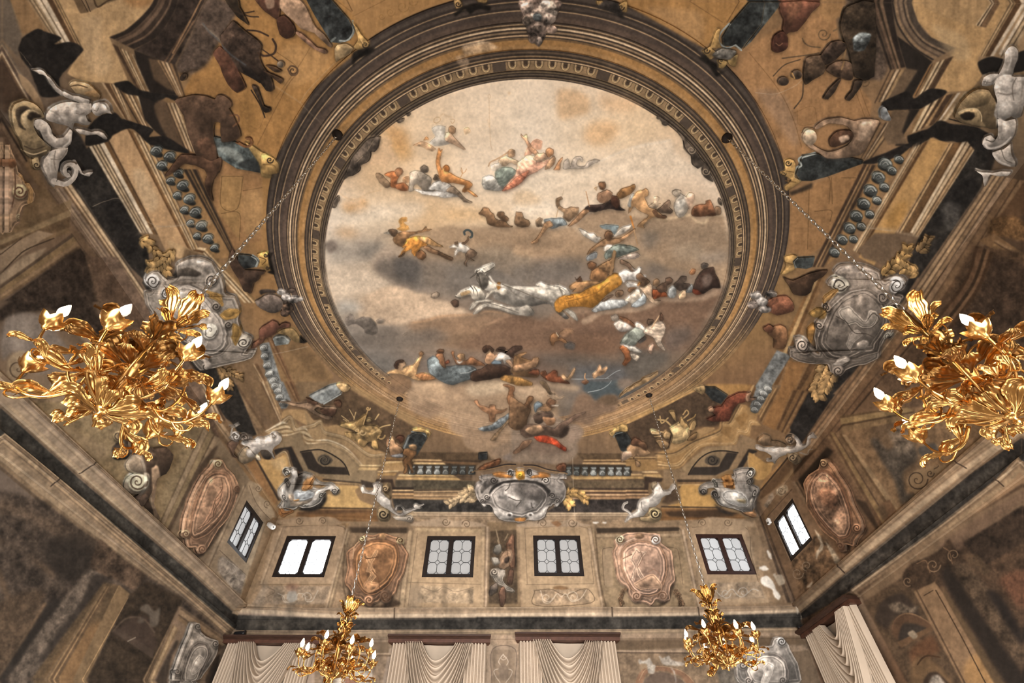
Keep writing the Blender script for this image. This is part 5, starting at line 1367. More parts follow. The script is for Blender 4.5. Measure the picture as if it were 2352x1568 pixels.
r'''E
T 400 0 3.92
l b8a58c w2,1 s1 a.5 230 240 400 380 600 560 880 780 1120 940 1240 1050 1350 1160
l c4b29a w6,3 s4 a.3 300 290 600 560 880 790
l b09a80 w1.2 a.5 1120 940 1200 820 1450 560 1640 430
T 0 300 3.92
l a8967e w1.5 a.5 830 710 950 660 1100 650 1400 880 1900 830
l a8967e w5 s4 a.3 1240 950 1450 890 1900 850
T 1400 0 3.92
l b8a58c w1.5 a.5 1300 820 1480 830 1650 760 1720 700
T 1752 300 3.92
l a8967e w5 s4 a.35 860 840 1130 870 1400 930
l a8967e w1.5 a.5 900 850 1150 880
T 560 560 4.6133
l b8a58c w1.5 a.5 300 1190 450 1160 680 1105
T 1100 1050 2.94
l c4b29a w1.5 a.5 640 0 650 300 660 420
T 900 0 3.92
p c0a688 s3 n.3 a.6 620 420 700 380 780 370 860 380 940 430 860 460 760 480 640 500
p b59a7c s4 n.3 a.5 560 520 640 500 680 560 660 640 600 600
F painted_column|ceiling|
T 400 0 3.92
q 2b3133 n.4 s2 1170 0 1400 0 1560 180 1610 280 1570 370 1480 400 1400 390 1250 150
l 8d9c9c w4 1590 200 1600 300 1550 370 1480 375
l 5f6c6c w5 1380 400 1440 350
p b08a4e 1590 200 1640 260 1700 350 1750 400 1720 440 1660 460 1600 430 1640 370 1620 290
p a58a60 1440 420 1540 400 1600 440 1560 500 1480 540 1440 560
v 3a2d1e w3 1710 410 34 0 1.3
l d8b070 w2 1620 260 1650 330 1690 400
p 15120f s3 - 1590 560 1600 480 1700 440 1800 440 1740 500 1640 540 1600 610
E
F painted_column|ceiling|
q 4a5a5c n.4 350 1240 520 1280 700 1340 780 1380 790 1568 560 1530 400 1430 370 1340
p 8d9c98 s3 e0 a.7 - 380 1350 480 1330 600 1400 640 1500 520 1440
p 23282a s3 e0 a.8 - 560 1500 700 1430 790 1480 780 1568
T 0 300 3.92
p a8874c 2200 110 2352 200 2400 220 2440 330 2440 430 2352 420 2330 300
T 400 0 3.92
p b89050 780 1400 880 1420 940 1490 930 1568 800 1568
v 3a2d1e w3 860 1450 32 0 1.3
l 7a5a2e w2 800 1490 900 1500 920 1568
E
F painted_column|ceiling|
T 1400 0 3.92
q 262c2d n.4 s2 1230 0 1370 0 1340 200 1160 430 1100 400 1000 400 990 320 1060 200
q 333b3c n.4 s2 1370 0 1530 0 1250 360 1170 430 1340 200
l 98a6a4 w4 1060 200 980 290 970 370 1040 420 1110 390
l 98a6a4 w4 1110 390 1170 440
p b08a4e 930 260 970 240 960 340 980 410 900 420 950 470 880 520 830 470 810 440 880 400
v 3a2d1e w3 850 440 30 0 1.3
p a8874c 950 520 1040 540 1000 600 960 590
p a8874c 1040 520 1130 470 1110 580 1060 570
v 3a2d1e w2.5 980 530 26 90 1.3
p 6b6862 n.3 900 480 980 420 1080 430 1120 450 1060 520 960 510
p 15120f s3 - 780 510 840 480 880 530 950 560 960 640 1100 590 1000 640 940 680 880 580
E
F painted_column|ceiling|
T 1752 300 3.92
q 252b2c n.4 s2 340 200 470 180 560 220 760 210 890 240 880 270 560 390 420 430 320 430 280 370 310 290
l 9fb0ae w4 320 430 270 390 290 320 330 290 320 230 460 180
p b08a4e 180 240 260 240 280 310 270 390 330 430 300 460 200 520 180 480 240 420 140 360 180 330
v 3a2d1e w3 210 270 28 0 1.3
v 3a2d1e w2.5 170 365 22 0 1.3
l 6b4e28 w2 200 340 260 350
l 6b4e28 w2 190 430 280 440
q 3a2e22 s3 - 230 540 440 450 440 500 250 570
E
F painted_column|ceiling|
q 2e3638 n.4 s2 300 1120 460 1110 440 1200 380 1220 290 1210 265 1160
l 8d9c9c w4 300 1120 268 1160 290 1215
p b08a4e 180 1110 260 1090 300 1110 260 1150 280 1220 220 1260 150 1270 200 1200
l 6b4e28 w2 190 1160 260 1180
E
F painted_column|ceiling|
T 560 560 4.6133
q 2f3739 n.4 s2 -60 120 60 130 130 160 160 210 120 260 20 280 -60 270
l 8d9c9c w4 90 140 150 190 130 260
p b58c48 140 120 230 90 260 120 300 280 240 290 190 260 160 250 170 190
l 5f431e w2 170 150 240 180 200 230
v 3a2d1e w3 235 130 22 0 1.3
v 3a2d1e w3 255 262 20 0 1.3
p 17130f s2 - 255 110 310 110 290 170 330 340 250 320 290 290 270 230
E
F painted_column|ceiling|
q 727f80 n.3 s2 310 1010 350 980 440 970 500 1030 480 1070 340 1090
l c3cccb w3 a.6 350 1000 430 990 480 1030
p b08f58 360 950 420 910 520 900 590 980 640 1040 590 1060 520 1030 470 980
p 17130f s2 - 600 980 640 1010 680 1050 640 1070 600 1050
E
F painted_column|ceiling|
T 480 880 4.9
q 7a868a n.25 s2 1130 150 1360 30 1440 10 1500 80 1480 120 1280 240 1200 200
l b9c4c6 w5 s2 a.7 1180 150 1400 40
q 8fa0a6 s1.5 1290 230 1500 110 1500 130 1300 250
p b08f60 n.3 1440 10 1530 0 1600 50 1560 100 1500 90
E
F painted_column|ceiling|
T 1440 880 4.9
q 23282a n.4 s2 880 20 1000 20 1140 110 1060 210 960 170 880 80
p a8895a n.3 740 40 860 0 880 30 870 80 840 100
E
F painted_column|ceiling|
T 760 750 4.481
q 2f3638 n.4 s2 830 1110 880 1090 980 1100 1000 1150 900 1320 870 1340 760 1260 780 1220
q 6b7a7e s1.5 800 1130 830 1120 770 1260 750 1250
l 75858a w3 840 1090 940 1090 1000 1130
p c09a58 n.3 840 1060 920 1040 1000 1060 1040 1100 1010 1140 980 1090 900 1080
E
F painted_column|ceiling|
q 23272a n.3 s1.5 1530 1300 1620 1290 1620 1360 1530 1365
E
F painted_column|ceiling|
T 1180 750 4.481
q 22282a n.4 s2 1040 1090 1100 1070 1160 1060 1220 1160 1160 1290 1110 1260
l 75858a w3 1040 1130 1050 1090 1120 1070
p c09a58 n.3 990 1080 1060 1020 1120 990 1170 1000 1180 1060 1120 1060 1060 1070 1020 1110
E
F leaf_ornament|ceiling|
T 700 150 4.481
p 4e443b n.3 770 740 740 860 710 895 670 900 660 960 620 1010 570 1030 550 1090 490 1140 440 1150 400 1180 480 960 620 780 700 740
l 2b2420 w2 760 760 740 850 700 895 670 890 672 930 650 990 600 1020
l 2b2420 w2 560 1020 560 1090 490 1140
l 857460 w1.5 700 780 640 880
l 857460 w1.5 590 940 530 1000
E
F leaf_ornament|ceiling|
p 4e443b n.3 340 1350 350 1390 330 1430 310 1470 280 1470 290 1400
p 4e443b n.3 930 580 960 560 1010 550 1000 580 960 600
p 4e443b 1030 500 1070 490 1070 520 1040 525
E
F leaf_ornament|ceiling|
T 1180 150 4.481
p 4e443b n.3 1455 500 1500 520 1560 560 1575 590 1550 610 1520 600 1490 540 1460 540
p 4e443b n.3 1660 650 1720 700 1800 800 1860 870 1900 930 1980 1010 2000 1060 2010 1120 2040 1180 1990 1160 1940 1120 1920 1060 1930 1020 1880 1040 1830 1000 1815 920 1780 890 1740 840 1730 760
v 8d7d68 w2.5 1810 850 44 0 1.5
v 8d7d68 w2.5 1960 1070 40 0 1.5
l 2b2420 w2 1730 760 1745 830 1790 890 1815 920 1825 1000 1880 1040
E
F leaf_ornament|ceiling|
p 4e443b 2100 1350 2090 1380 2105 1410 2130 1420 2120 1370
T 1180 750 4.481
p 9a7a52 s2 1090 700 1150 630 1210 600 1240 570 1310 540 1330 510 1400 500 1480 440 1480 480 1360 560 1240 620 1140 680 1090 720
l 6f5435 w2 1100 690 1200 610 1310 540 1330 515 1450 460
E
F painted_figure|ceiling|satyr hunched over the cornice
T 400 0 3.92
p 4a372a 0 920 80 890 180 865 290 880 360 910 380 870 440 870 500 910 515 970 490 990 530 1060 590 1180 590 1240 530 1280 430 1290 410 1200 410 1120 360 1120 350 1240 380 1350 380 1480 400 1568 320 1568 200 1420 120 1220 80 1060
p 6b4a36 s3 a.7 - 200 1300 300 1250 370 1340 370 1500 300 1480
p 5a3f2f 0 1480 60 1410 200 1410 300 1440 350 1540 240 1520 120 1470 60 1500 0 1568
l 6b4830 w4 500 1050 560 1060 570 1110 530 1150
l 7a5030 w6 560 1290 640 1330 690 1310 680 1260 640 1260
T 0 300 3.92
p 503829 1480 420 1520 370 1620 240 1720 230 1800 240 1900 280 1990 250 1980 360 1920 460 1900 560 1920 650 1890 620 1840 500 1860 420 1840 360 1760 330 1660 310 1560 390 1490 430
E
F painted_figure|ceiling|upside-down nude with outstretched arms
T 400 0 3.92
p 5a3a2c 720 0 950 0 940 120 920 190 820 130 760 70
p a58468 950 0 1110 0 1190 100 1260 250 1340 320 1410 420 1380 430 1250 310 1130 270 1060 200 980 130 940 80
p 3a241b 910 180 980 150 1040 200 1080 280 1060 340 1000 360 940 320 920 250
p 8a6650 1080 310 1100 290 1180 340 1270 430 1350 450 1365 490 1300 480 1200 420
p c0a286 s2 e0 a.6 - 810 0 890 0 890 80 830 90
E
F painted_trophy|ceiling|dark trophy of arms and drums
p 3a2d25 n.3 440 300 520 200 600 270 700 340 780 420 760 520 790 600 860 700 890 820 820 830 740 720 640 690 560 640 460 500 400 360
p 5c3a2b s2 340 500 400 430 480 500 560 620 600 700 640 800 560 850 480 780 420 660 390 580
p 231d1a s2 580 580 680 620 780 740 760 760 640 680
p 33291f 440 0 560 0 580 80 640 190 660 240 560 170 500 90
l 3a2b20 w3 480 80 640 160 740 170
l 3a2b20 w3 600 140 700 120
l 3d2b20 w4 640 290 740 300 830 340
l 3d2b20 w5 870 370 900 430 880 500 790 520 750 490
l 3d2b20 w3 760 450 860 520 940 580
v 4a3522 w4 1055 650 40 0 1
l 5f4630 w4 1010 640 1040 690 1090 680 1090 630 1040 610 1010 640
o 5f5448 950 590 34 34
p 4a3526 790 640 880 680 970 720 950 760 860 700
p 4a3526 810 600 900 610 960 650 900 660
l 2e221a w3 680 830 760 960 805 1075
p 2f251e 690 780 740 790 770 870 800 960 860 980 850 1020 790 1010 750 900
o 2f251e 80 710 40 28 -50
l 4a3a2c w4 90 700 120 660 190 650
l 55606a w3 a.6 s1 240 230 300 310 380 380 500 500 640 600
E
F painted_figure|ceiling|reddish brown nude hanging head down
T 1400 0 3.92
p 5f3a2b 1520 0 1870 0 1800 80 1740 170 1660 260 1590 270 1560 290 1530 240 1540 160 1510 90
p 7a5038 s3 a.7 - 1580 0 1700 0 1660 120 1580 200
p 4a2a20 1440 340 1480 280 1540 260 1580 320 1580 400 1540 440 1480 455 1440 430
l 9a6a4c w2 a.8 1470 370 1500 390 1530 370
E
F painted_trophy|ceiling|trophy of quivers, horns and drapery
p 4a3a2c n.3 1740 500 1800 480 1880 470 1900 520 1920 580 1900 640 1800 700 1740 740 1720 640
p 3f3128 n.3 1880 470 1960 360 2050 340 2110 380 2080 440 2000 520 1920 560
p 453529 n.3 1920 600 2000 530 2100 520 2160 560 2170 660 2140 700 2060 680 2000 660
l 7a5f40 w4 2000 260 2100 210 2230 200 2340 215
l 8a6a44 w4 2060 340 2110 380 2110 440 2060 600
l 5f4a34 w3 1870 460 1760 480 1540 510
o 4a3c30 1660 650 50 44
o 3a2f27 1540 710 50 42
l b0854c w3 1600 680 1640 690 1620 640
l 4a3a2a w2.5 1460 670 1560 570 1700 520
l 4a3a2a w3 1730 740 1720 860 1650 960
p 3a2e25 1900 860 1940 790 2020 700 2060 680 2000 800 1940 870
p 352a22 2100 860 2160 780 2180 700 2260 700 2200 800 2140 880
v 6b5338 w3 2280 720 44 0 1.3
v 6b5338 w3 1910 290 60 0 1.6
l 6b5338 w3 1720 330 1740 370 1790 400 1880 410
p 33291f n.3 2080 60 2140 20 2352 0 2352 660 2180 660 2130 450 2060 280 2050 190
p 556064 s2 n.5 2160 320 2220 270 2320 280 2300 360 2250 430 2170 430
E
F painted_figure|ceiling|pale man beating a drum over the balustrade
T 1752 0 3.92
p 8a6f58 440 1130 480 1080 560 1040 680 1030 800 1060 880 1040 1020 1050 1010 1100 940 1240 880 1350 800 1380 660 1400 560 1400 480 1350 380 1290 400 1260 470 1300 560 1340 650 1320 740 1280 790 1200 740 1110 640 1090 560 1090 470 1140
p c0a58c s3 a.6 - 860 1080 1000 1060 920 1220 840 1240
p 4e3526 590 1210 640 1160 720 1140 780 1160 790 1210 740 1260 660 1290 600 1300 580 1260
p a58a74 s2 e.1 660 1210 740 1190 760 1220 690 1260
o d0b596 400 1210 66 74
l 5a4430 w2 340 1180 370 1130 440 1130
p 7f8890 s2 1030 960 1070 930 1130 1040 1100 1060 1040 1040
E
F painted_figure|ceiling|dark brown figure beside the left cartouche
T 560 560 4.6133
p 4a362a -120 60 -60 180 20 280 130 290 240 300 180 350 150 400 110 430 80 540 40 520 0 500 -60 380 -160 200
p 3d2e25 s2 a.8 - 0 300 150 300 170 350 110 410 20 410
E
F flower_urn|ceiling|grey urn of pale flowers crossing the left of the ring
p 6d6058 f30,40,.14 120 620 170 590 260 540 360 560 420 620 420 690 340 740 260 730 180 690 140 660
p 403630 s2 - 160 520 220 500 330 510 340 540 240 540 180 560
o b5afab s2 n.5 400 520 50 32
o a59f9c s2 n.5 450 570 50 36
o 9a9490 s2 n.5 530 600 60 34
o 8f8a86 s2 n.5 600 590 40 24
o 5a4638 s2 n.6 470 690 60 60
o 4a3a30 s2 n.6 440 740 50 40
o b9b4b0 s1 n.5 490 590 22 18
o c0bcb8 s1 n.5 560 575 20 14
o 3a302a s1 n.4 510 500 40 24
E
F painted_figure|ceiling|red brown putto reaching to a capital
p 5a382b 170 920 240 860 310 820 360 840 380 870 440 840 490 850 490 890 420 900 370 910 340 960 300 980 240 1010 200 1060 120 1110 80 1130 100 1060 170 1010
p 7a5038 s2 a.8 - 130 1040 220 990 200 1040 110 1110
E
F flower_urn|ceiling|reddish urn of pale flowers crossing the right of the ring
T 1552 550 2.851
p 7a4a34 f60,26,.16 590 390 640 360 720 350 760 390 770 440 730 460 660 480 600 450
o a5a09c s2 n.5 560 390 40 30
o 8d8884 s2 n.5 520 350 40 24
o 98928e s2 n.5 580 440 40 24
o 7a706a s2 n.5 500 410 36 26
o 8a827c s2 n.5 620 340 40 20
o c0bbb6 s1 n.5 560 370 18 14
E
F painted_figure|ceiling|nude leaning at the right capital
p 7d5638 620 560 680 540 720 560 730 620 720 680 690 700 640 690 640 630 600 600
p 5f3a28 570 560 610 540 640 560 620 590 580 585
E
F painted_figure|ceiling|dark figure crawling above the right cartouche
p 4d3728 700 230 760 250 830 220 900 190 990 180 960 220 900 260 880 320 840 350 770 340 740 290
E
F flower_garland|ceiling|pale flower garland hanging over the top of the ring
T 900 0 3.92
p 5f5048 n.6 s2 1130 0 1500 0 1460 140 1380 260 1360 330 1310 420 1260 380 1200 300 1170 160
o 8a7a70 n.6 1200 60 60 50
o a39488 n.6 1380 60 80 60
o 97867a n.6 1300 130 70 60
o 88776a n.6 1200 180 50 50
o 8f8076 n.6 1400 160 60 50
o 7a6a60 n.6 1300 240 60 50
o 6a5a50 n.6 1420 260 50 40
o 5a4c44 n.5 1250 340 40 50
o b0a398 n.6 1350 30 40 30
o a89a8e n.6 1440 110 30 26
o 8f8076 n.6 1310 360 24 40
o 6b7a80 n.4 1290 150 40 36
E
F painted_capital|ceiling|
p 9a7a4a n.3 540 0 600 0 620 60 560 80
v 2b2018 w3 580 40 26 0 1.3
p b08a50 n.3 740 0 840 0 820 30 760 20
p 15120f s3 - 540 130 600 80 700 40 800 40 870 60 860 100 760 80 690 130 640 90 560 150
E
F painted_capital|ceiling|
p a8834a n.3 1815 0 1880 0 1860 40 1830 40
p a8834a n.3 2020 30 2090 0 2090 100 2040 90
v 2b2018 w3 2040 60 28 0 1.3
p 2f2a27 s3 - 1820 60 1900 0 2000 0 2030 60 2080 170 1960 110
E
F painted_trophy|ceiling|gold trophy of flags, shields and arrows
T 480 880 4.9
p 9a7c4c n.3 1490 460 1620 450 1780 350 1760 470 1880 480 1960 540 1900 640 1820 660 1740 690 1560 600 1540 560 1700 560
p b8965c 1480 470 1560 450 1660 460 1620 510 1520 500
p b08a50 1660 450 1780 350 1750 460 1700 490
l c09a60 w2.5 1750 460 1800 300
v c09a60 w3 1798 295 26 0 1.05
l c9a870 w2 1590 310 1640 400
l c9a870 w2 1500 380 1580 440
l c9a870 w2 1660 340 1640 420
l c9a870 w2 1520 420 1560 440
v c9aa74 w3 1690 530 40 0 1.05
v c9aa74 w3 1740 550 40 0 1.05
l c0a068 w3 1860 560 1960 500 2050 480
l c0a068 w3 1880 420 1920 360
p a8864e 1850 650 1900 640 1920 740 1880 750 1840 700
v b08e56 w4 1940 600 50 0 .8
o bfa068 1810 420 30 20
p a58350 1700 620 1800 650 1760 720 1690 680
E
F painted_figure|ceiling|reclining tan nude with bent legs
p 8f735a 780 210 900 215 1020 240 1120 220 1200 230 1300 270 1440 270 1440 300 1340 300 1240 270 1200 300 1260 350 1380 370 1400 400 1340 410 1240 370 1150 320 1080 280 960 260 860 230 780 225
p 6a4a36 1100 170 1180 200 1240 220 1200 250 1120 210
p 5f4030 1260 300 1340 290 1440 300 1420 360 1380 370 1300 350
p 4e3424 1420 210 1470 195 1505 230 1490 270 1440 265
E
F painted_figure|ceiling|seated woman by the dark column
p b08660 2040 640 2080 610 2120 680 2180 720 2200 760 2150 800 2060 810 2040 740
p 4e2f20 2110 620 2150 590 2200 600 2200 650 2160 680 2150 640
p 9a7250 2010 640 2040 620 2050 680 2020 740 2010 700
p 7f8288 s1.5 2060 810 2160 790 2200 800 2190 830 2080 825
E
F painted_figure|ceiling|brown youth stepping over the balustrade
p 74502f 2210 740 2260 730 2340 760 2340 800 2290 860 2300 940 2320 1000 2290 1010 2270 940 2240 900 2250 980 2220 1020 2200 1010 2220 950 2190 880 2240 820 2190 790
p 8a6a48 2260 700 2300 680 2350 700 2340 750 2280 740
E
F painted_trophy|ceiling|gold trophy with a cuirass, trumpets and a drum
T 1440 880 4.9
p cbab74 f70,20,.16 510 640 520 560 490 490 560 440 620 420 700 460 720 540 690 600 640 640 560 655
p b8925a 600 430 620 360 660 420 700 460 650 480
p c09a62 700 480 740 400 780 395 780 450 750 500 710 500
p 9a7c52 410 560 440 510 500 540 480 600 430 600
p c9aa78 270 510 290 500 370 530 370 550 280 550
l bf9c68 w4,2 290 525 420 540
p a8885a 300 575 380 560 400 580 330 585
l b0905c w4 360 400 440 410 500 460
l b0905c w3 380 360 400 440 470 380
p b8935c 480 300 540 300 560 400 530 380
l b8935c w3 640 340 680 290 700 330 650 380
l a8834c w3 690 410 760 370 780 340
p 8a6c48 330 620 400 610 470 640 480 690 420 720 370 680
p 7a5c3a 720 560 790 530 790 580 740 620 680 620
l 2b2018 w2 500 560 500 620 460 720
p 6b5238 s1 a.8 - 690 490 730 560 700 560
E
F painted_figure|ceiling|curly-haired youth leaning over the balustrade
p a07c58 10 700 50 670 100 680 140 640 200 660 230 720 280 760 200 800 140 800 110 780 90 830 160 880 150 920 110 910 100 840 40 780 10 760
p 4a3122 50 640 90 590 140 610 180 640 150 690 100 680 60 670
p b89a80 s2 -60 860 -40 760 40 740 60 800 0 840
p 5a3f2b s2 130 650 200 640 240 700 220 740 160 700
E
F painted_figure|ceiling|figure in dark red drapery on the cornice
p 5f2f20 f30,24,.18 920 260 1060 230 1120 150 1260 80 1380 80 1330 180 1250 200 1200 260 1160 380 1120 400 960 400 900 380 1000 330
p a07a5c 910 270 960 240 980 280 940 300
p 80604a 1340 90 1400 70 1380 130 1460 140 1360 180 1330 150
E
F painted_figure|ceiling|brown figures crouching beside the centre cartouche
T 980 1040 5.2267
p 6a4026 n.3 620 190 700 140 820 90 900 70 880 130 760 170 680 200
p 5a3522 n.3 1600 130 1680 120 1680 190 1620 210 1560 170
E
F laurel_spray|ceiling|gold laurel spray above the left cartouche
T 0 300 3.92
k b08a52 26 75 1250 1000 1350 1050 1450 1200 1500 1310
k b8935a 20 80 1560 1080 1480 1180 1400 1240 1330 1240
E
F laurel_spray|ceiling|ochre laurel spray below the left cartouche
T 330 560 2.637
k 9c7a4c 22 40 440 740 480 790 510 840 520 880
k 9c7a4c 16 36 500 770 560 800 600 810
E
F laurel_spray|ceiling|gold laurel spray above the right cartouche
T 1752 300 3.92
k a8824a 26 80 1080 1280 1180 1180 1280 1080 1300 1020
k b08a52 20 80 1400 1250 1280 1200 1200 1150
k 8a6c44 14 70 1400 1060 1460 1000 1500 920
E
F laurel_spray|ceiling|gold laurel spray below the right cartouche
T 1552 550 2.851
k b58e58 24 62 990 800 950 880 930 960 950 1020
k b58e58 16 56 1040 840 1000 920 980 980
E
F laurel_spray|ceiling|cream laurel spray left of the centre cartouche
T 980 1040 5.2267
k c9ab80 26 80 610 560 500 530 400 560 260 630
k c0a276 14 80 600 470 520 460 450 500
E
F laurel_spray|ceiling|gold laurel spray right of the centre cartouche
k c99a54 20 76 1670 500 1780 470 1860 500 1960 570
k c09450 12 76 1670 540 1720 590 1740 620
E''',
r'''F sculpture|thing:sculpture|pale grey winged mermaid with raised arm and coiled tail, on the left cornice
T 0 130 2.714
N scroll_bracket
p 8f7a58 45 350 70 305 130 285 190 300 240 340 265 390 240 400 200 405 195 450 220 500 260 540 300 570 290 610 230 640 160 640 120 600 110 550 70 480 50 410
p 3a3026 - 75 380 90 335 140 320 180 345 150 345 110 380 110 430 140 470 100 450
p b8a27c - e.2 110 390 140 350 190 340 230 370 200 375 160 390 150 430 180 470 140 450
p 2f261e - 150 390 175 360 215 365 240 385 225 395 190 395 175 415
l c9b48c w3,2 60 420 60 350 110 300 170 295
l 4a3c2c w3 130 570 190 590 260 570
l b8a27c w3 125 600 190 620 270 595
p 9c8660 180 650 220 640 240 690 230 725 200 720 180 690
v 3f3326 w3 212 690 22 0 1.2
N wing
p a98e66 420 190 440 165 490 165 550 180 590 215 620 250 615 280 580 270 520 255 460 240
l dcc8a0 w3 425 185 450 168 500 170 550 190
l 5f4a32 w3 430 200 480 190 540 205
p 8a6a44 - s2 520 240 590 220 620 270 580 275
N forearm
p b4aba2 185 98 235 90 265 105 285 130 310 150 345 200 390 230 400 260 370 262 330 230 290 180 270 140 230 125 200 110
l d8d0c8 w4,2 s1 280 135 320 170 370 230
N arm
p b8afa6 385 225 440 250 520 265 555 280 550 310 520 330 480 300 430 285 385 262
l dad2ca w4 s1 410 245 470 265 540 280
l 5f5850 w2 390 268 450 292 490 305
N torso
p b2a9a0 270 370 300 330 360 300 440 290 500 300 560 300 565 330 560 360 530 380 540 410 560 420 545 440 500 440 470 430 450 430 445 470 410 450 370 440 330 430 290 420 265 400
o d0c7be - s3 a.8 480 345 26 20
o d2cac1 - s3 a.8 510 405 30 24
l 6b625a w2 490 425 530 440 552 432
l 6b625a w1.6 470 365 500 370 520 360
l 5f5850 w2 440 430 445 480 430 520
o d4ccc4 - s4 a.6 380 400 24 18
l 857c73 w2 s1 300 350 350 370 390 420
N head
p bcb3aa 555 335 575 300 610 290 650 290 680 315 690 350 700 370 660 365 630 375 600 385 570 365
p 8d847b - 610 290 650 282 685 315 695 350 670 340 650 310
l 5a524a w1.6 580 345 600 350 610 330
l 5a524a w1.6 620 300 650 305 670 335
N far_arm
p a59c93 450 460 500 460 560 475 610 470 640 485 665 515 655 530 620 515 590 500 530 505 480 495
l d0c8c0 w3,1 s1 500 468 560 482 610 478
N tail
p aea59c 190 440 200 405 240 400 285 425 310 470 320 500 340 515 380 510 420 460 440 480 435 540 410 575 350 590 290 570 250 530 230 480 210 470
l 3f3832 w3,2 285 430 310 465 310 490 340 515
l d8d0c8 w6,3 s2 205 420 240 410 280 440 290 490 330 540
l d0c8c0 w6,3 s2 420 500 420 540 380 575
l 5f5850 w2.5 225 470 250 520 300 570 360 592
p a39a91 290 600 340 580 410 575 405 620 360 670 350 720 340 770 320 830 290 800 265 750 245 700 255 650
l d0c8c0 w5,2 s2 310 605 290 660 300 730
l 6b625a w2 330 600 320 660 330 720
l 6b625a w2 405 590 360 650 300 650
N tail_coil
l b0a79e w15,12 320 790 390 805 440 770 460 720 440 685 400 690 385 720 400 750 425 745
l d8d0c8 w4,3 s1 390 795 440 760 455 715
l 4a433c w2 400 700 420 695 440 720
l b5aca3 w10,4 455 675 480 710 500 740 540 750
p c8c0b8 500 740 540 725 570 725 550 755 520 755
E
F sculpture|thing:sculpture|pale grey mermaid leaning back at the right edge of the picture
T 2050 80 2.358
N scroll_bracket
p 7a6648 320 410 350 340 400 290 450 265 510 270 530 300 560 350 560 480 500 480 450 470 380 460 330 430
p 8f7854 - e.2 355 340 400 295 460 280 520 290 510 340 450 365 390 370
p a58c64 - e.2 340 400 370 380 430 370 460 390 470 430 500 470 450 465 390 450
p 231c16 - 350 410 390 390 430 395 420 430 380 435
l d0b88c w4,2 345 395 390 375 440 375 465 400 475 440
l 2b231c w3 300 440 380 460 470 480
N hair
p b0a9a2 470 225 490 195 540 185 570 190 555 230 520 255 470 255
l dcd6d0 w2 490 240 510 205 550 195
l 6b645e w2 480 230 520 235 550 215
N arm
p aaa39c 590 75 610 45 640 35 670 60 670 110 650 160 640 200 600 215 560 230 555 200 575 160 590 120
l d4cec8 w5,2 s2 615 60 630 110 610 170
N torso
p b0aaa4 555 210 600 190 650 200 700 200 712 210 712 350 690 420 660 430 640 420 600 440 560 430 545 400 555 340 545 300 535 260
o d2ccc6 - s5 a.7 600 250 40 30
o ccc6c0 - s5 a.6 610 380 40 36
l 6e665f w2.5 s1 560 290 610 300 660 290
l 6e665f w2 660 210 640 260 650 330
l 8a827a w3 s2 700 230 690 330 670 400
N hip
p aca59e 560 430 610 440 660 425 670 480 650 540 600 580 560 600 510 600 480 570 490 530 530 515 555 540 565 500
l d4cec8 w6,3 s2 490 550 520 590 590 575 640 530
l 5a534c w2.5 505 545 540 555 560 530
N tail
p a09992 535 610 600 590 640 560 645 620 670 660 665 690 620 690 570 670 545 640
l cfc8c1 w5,2 s2 545 620 580 660 640 685
l 5a534c w2 590 600 610 650 650 670
N tail_fin
p b5aea6 440 705 480 715 540 720 590 710 645 715 630 740 580 745 530 735 520 760 500 800 490 770 485 740 460 725
l dcd6cf w2 445 707 500 722 560 722 640 716
E
F sculpture|thing:sculpture|white reclining triton at the left rear corner of the vault
T 480 880 4.9
p 7a6a54 330 830 380 760 430 720 480 760 520 820 470 880 390 910 340 890
p 5a4436 220 690 300 640 340 660 300 740 280 800 330 850 280 850 230 760
p b0aaa4 370 700 430 650 520 650 560 620 640 620 700 590 760 560 820 590 830 640 790 690 740 720 720 770 745 830 730 860 690 800 660 760 590 760 550 800 500 820 440 830 410 790 420 740 460 730
p d8d2cc s2 a.7 - 480 670 620 640 660 670 540 720 440 690
p c9c3bc s2 a.7 - 430 760 500 740 520 790 450 820
p 8a8078 230 640 280 590 340 570 370 620 430 600 490 600 490 640 400 640 340 650 300 660
v 5f554c w3 300 610 40 0 1.4
v 5f554c w3 400 620 40 180 1.4
l b0a89e w5,2 260 590 270 540 280 500
p b9b2a8 230 490 290 490 350 455 320 490 280 510 250 510
p 3a332d s2 - 580 770 660 770 720 840 690 880 620 860
p c4b59c 510 820 560 810 590 860 550 880
v 6b5c4c w2 730 590 24 0 1.4
E
F sculpture|thing:sculpture|white reclining triton with coiled tail at the right rear corner of the vault
T 1440 880 4.9
p 7a6248 1480 590 1540 540 1620 560 1640 610 1720 620 1820 670 1760 680 1650 660 1560 660 1500 630
p a8a098 1450 690 1480 670 1530 690 1560 700 1650 700 1740 670 1830 690 1900 680 1920 630 1890 580 1840 600 1870 650 1840 640 1820 580 1870 550 1930 590 1980 660 2030 650 2050 560 2100 530 2150 590 2120 580 2080 590 2070 660 1990 720 1940 740 1840 760 1740 800 1700 840 1680 880 1660 850 1600 850 1580 830 1640 820 1640 780 1560 740 1500 720
p cfc8c0 s2 a.7 - 1560 710 1700 690 1760 700 1660 760 1600 730
v 4a4038 w3 1850 600 50 200 1.4
p 7d684c 1820 750 1880 760 1960 800 1970 860 1920 885 1850 840
v 3f3326 w3 1890 800 44 0 1.4
l 8a7a68 w4,2 1960 760 2040 780 2060 730 2100 720
E
F sculpture|thing:sculpture|white putto with fish tail leaning to the left, on the rear cornice left of centre
T 480 880 4.9
p 8a7452 1970 1150 2020 1130 2050 1160 2040 1220 1990 1220 2060 1260 2060 1310 2000 1280
v 3f3022 w3 2010 1185 34 0 1.5
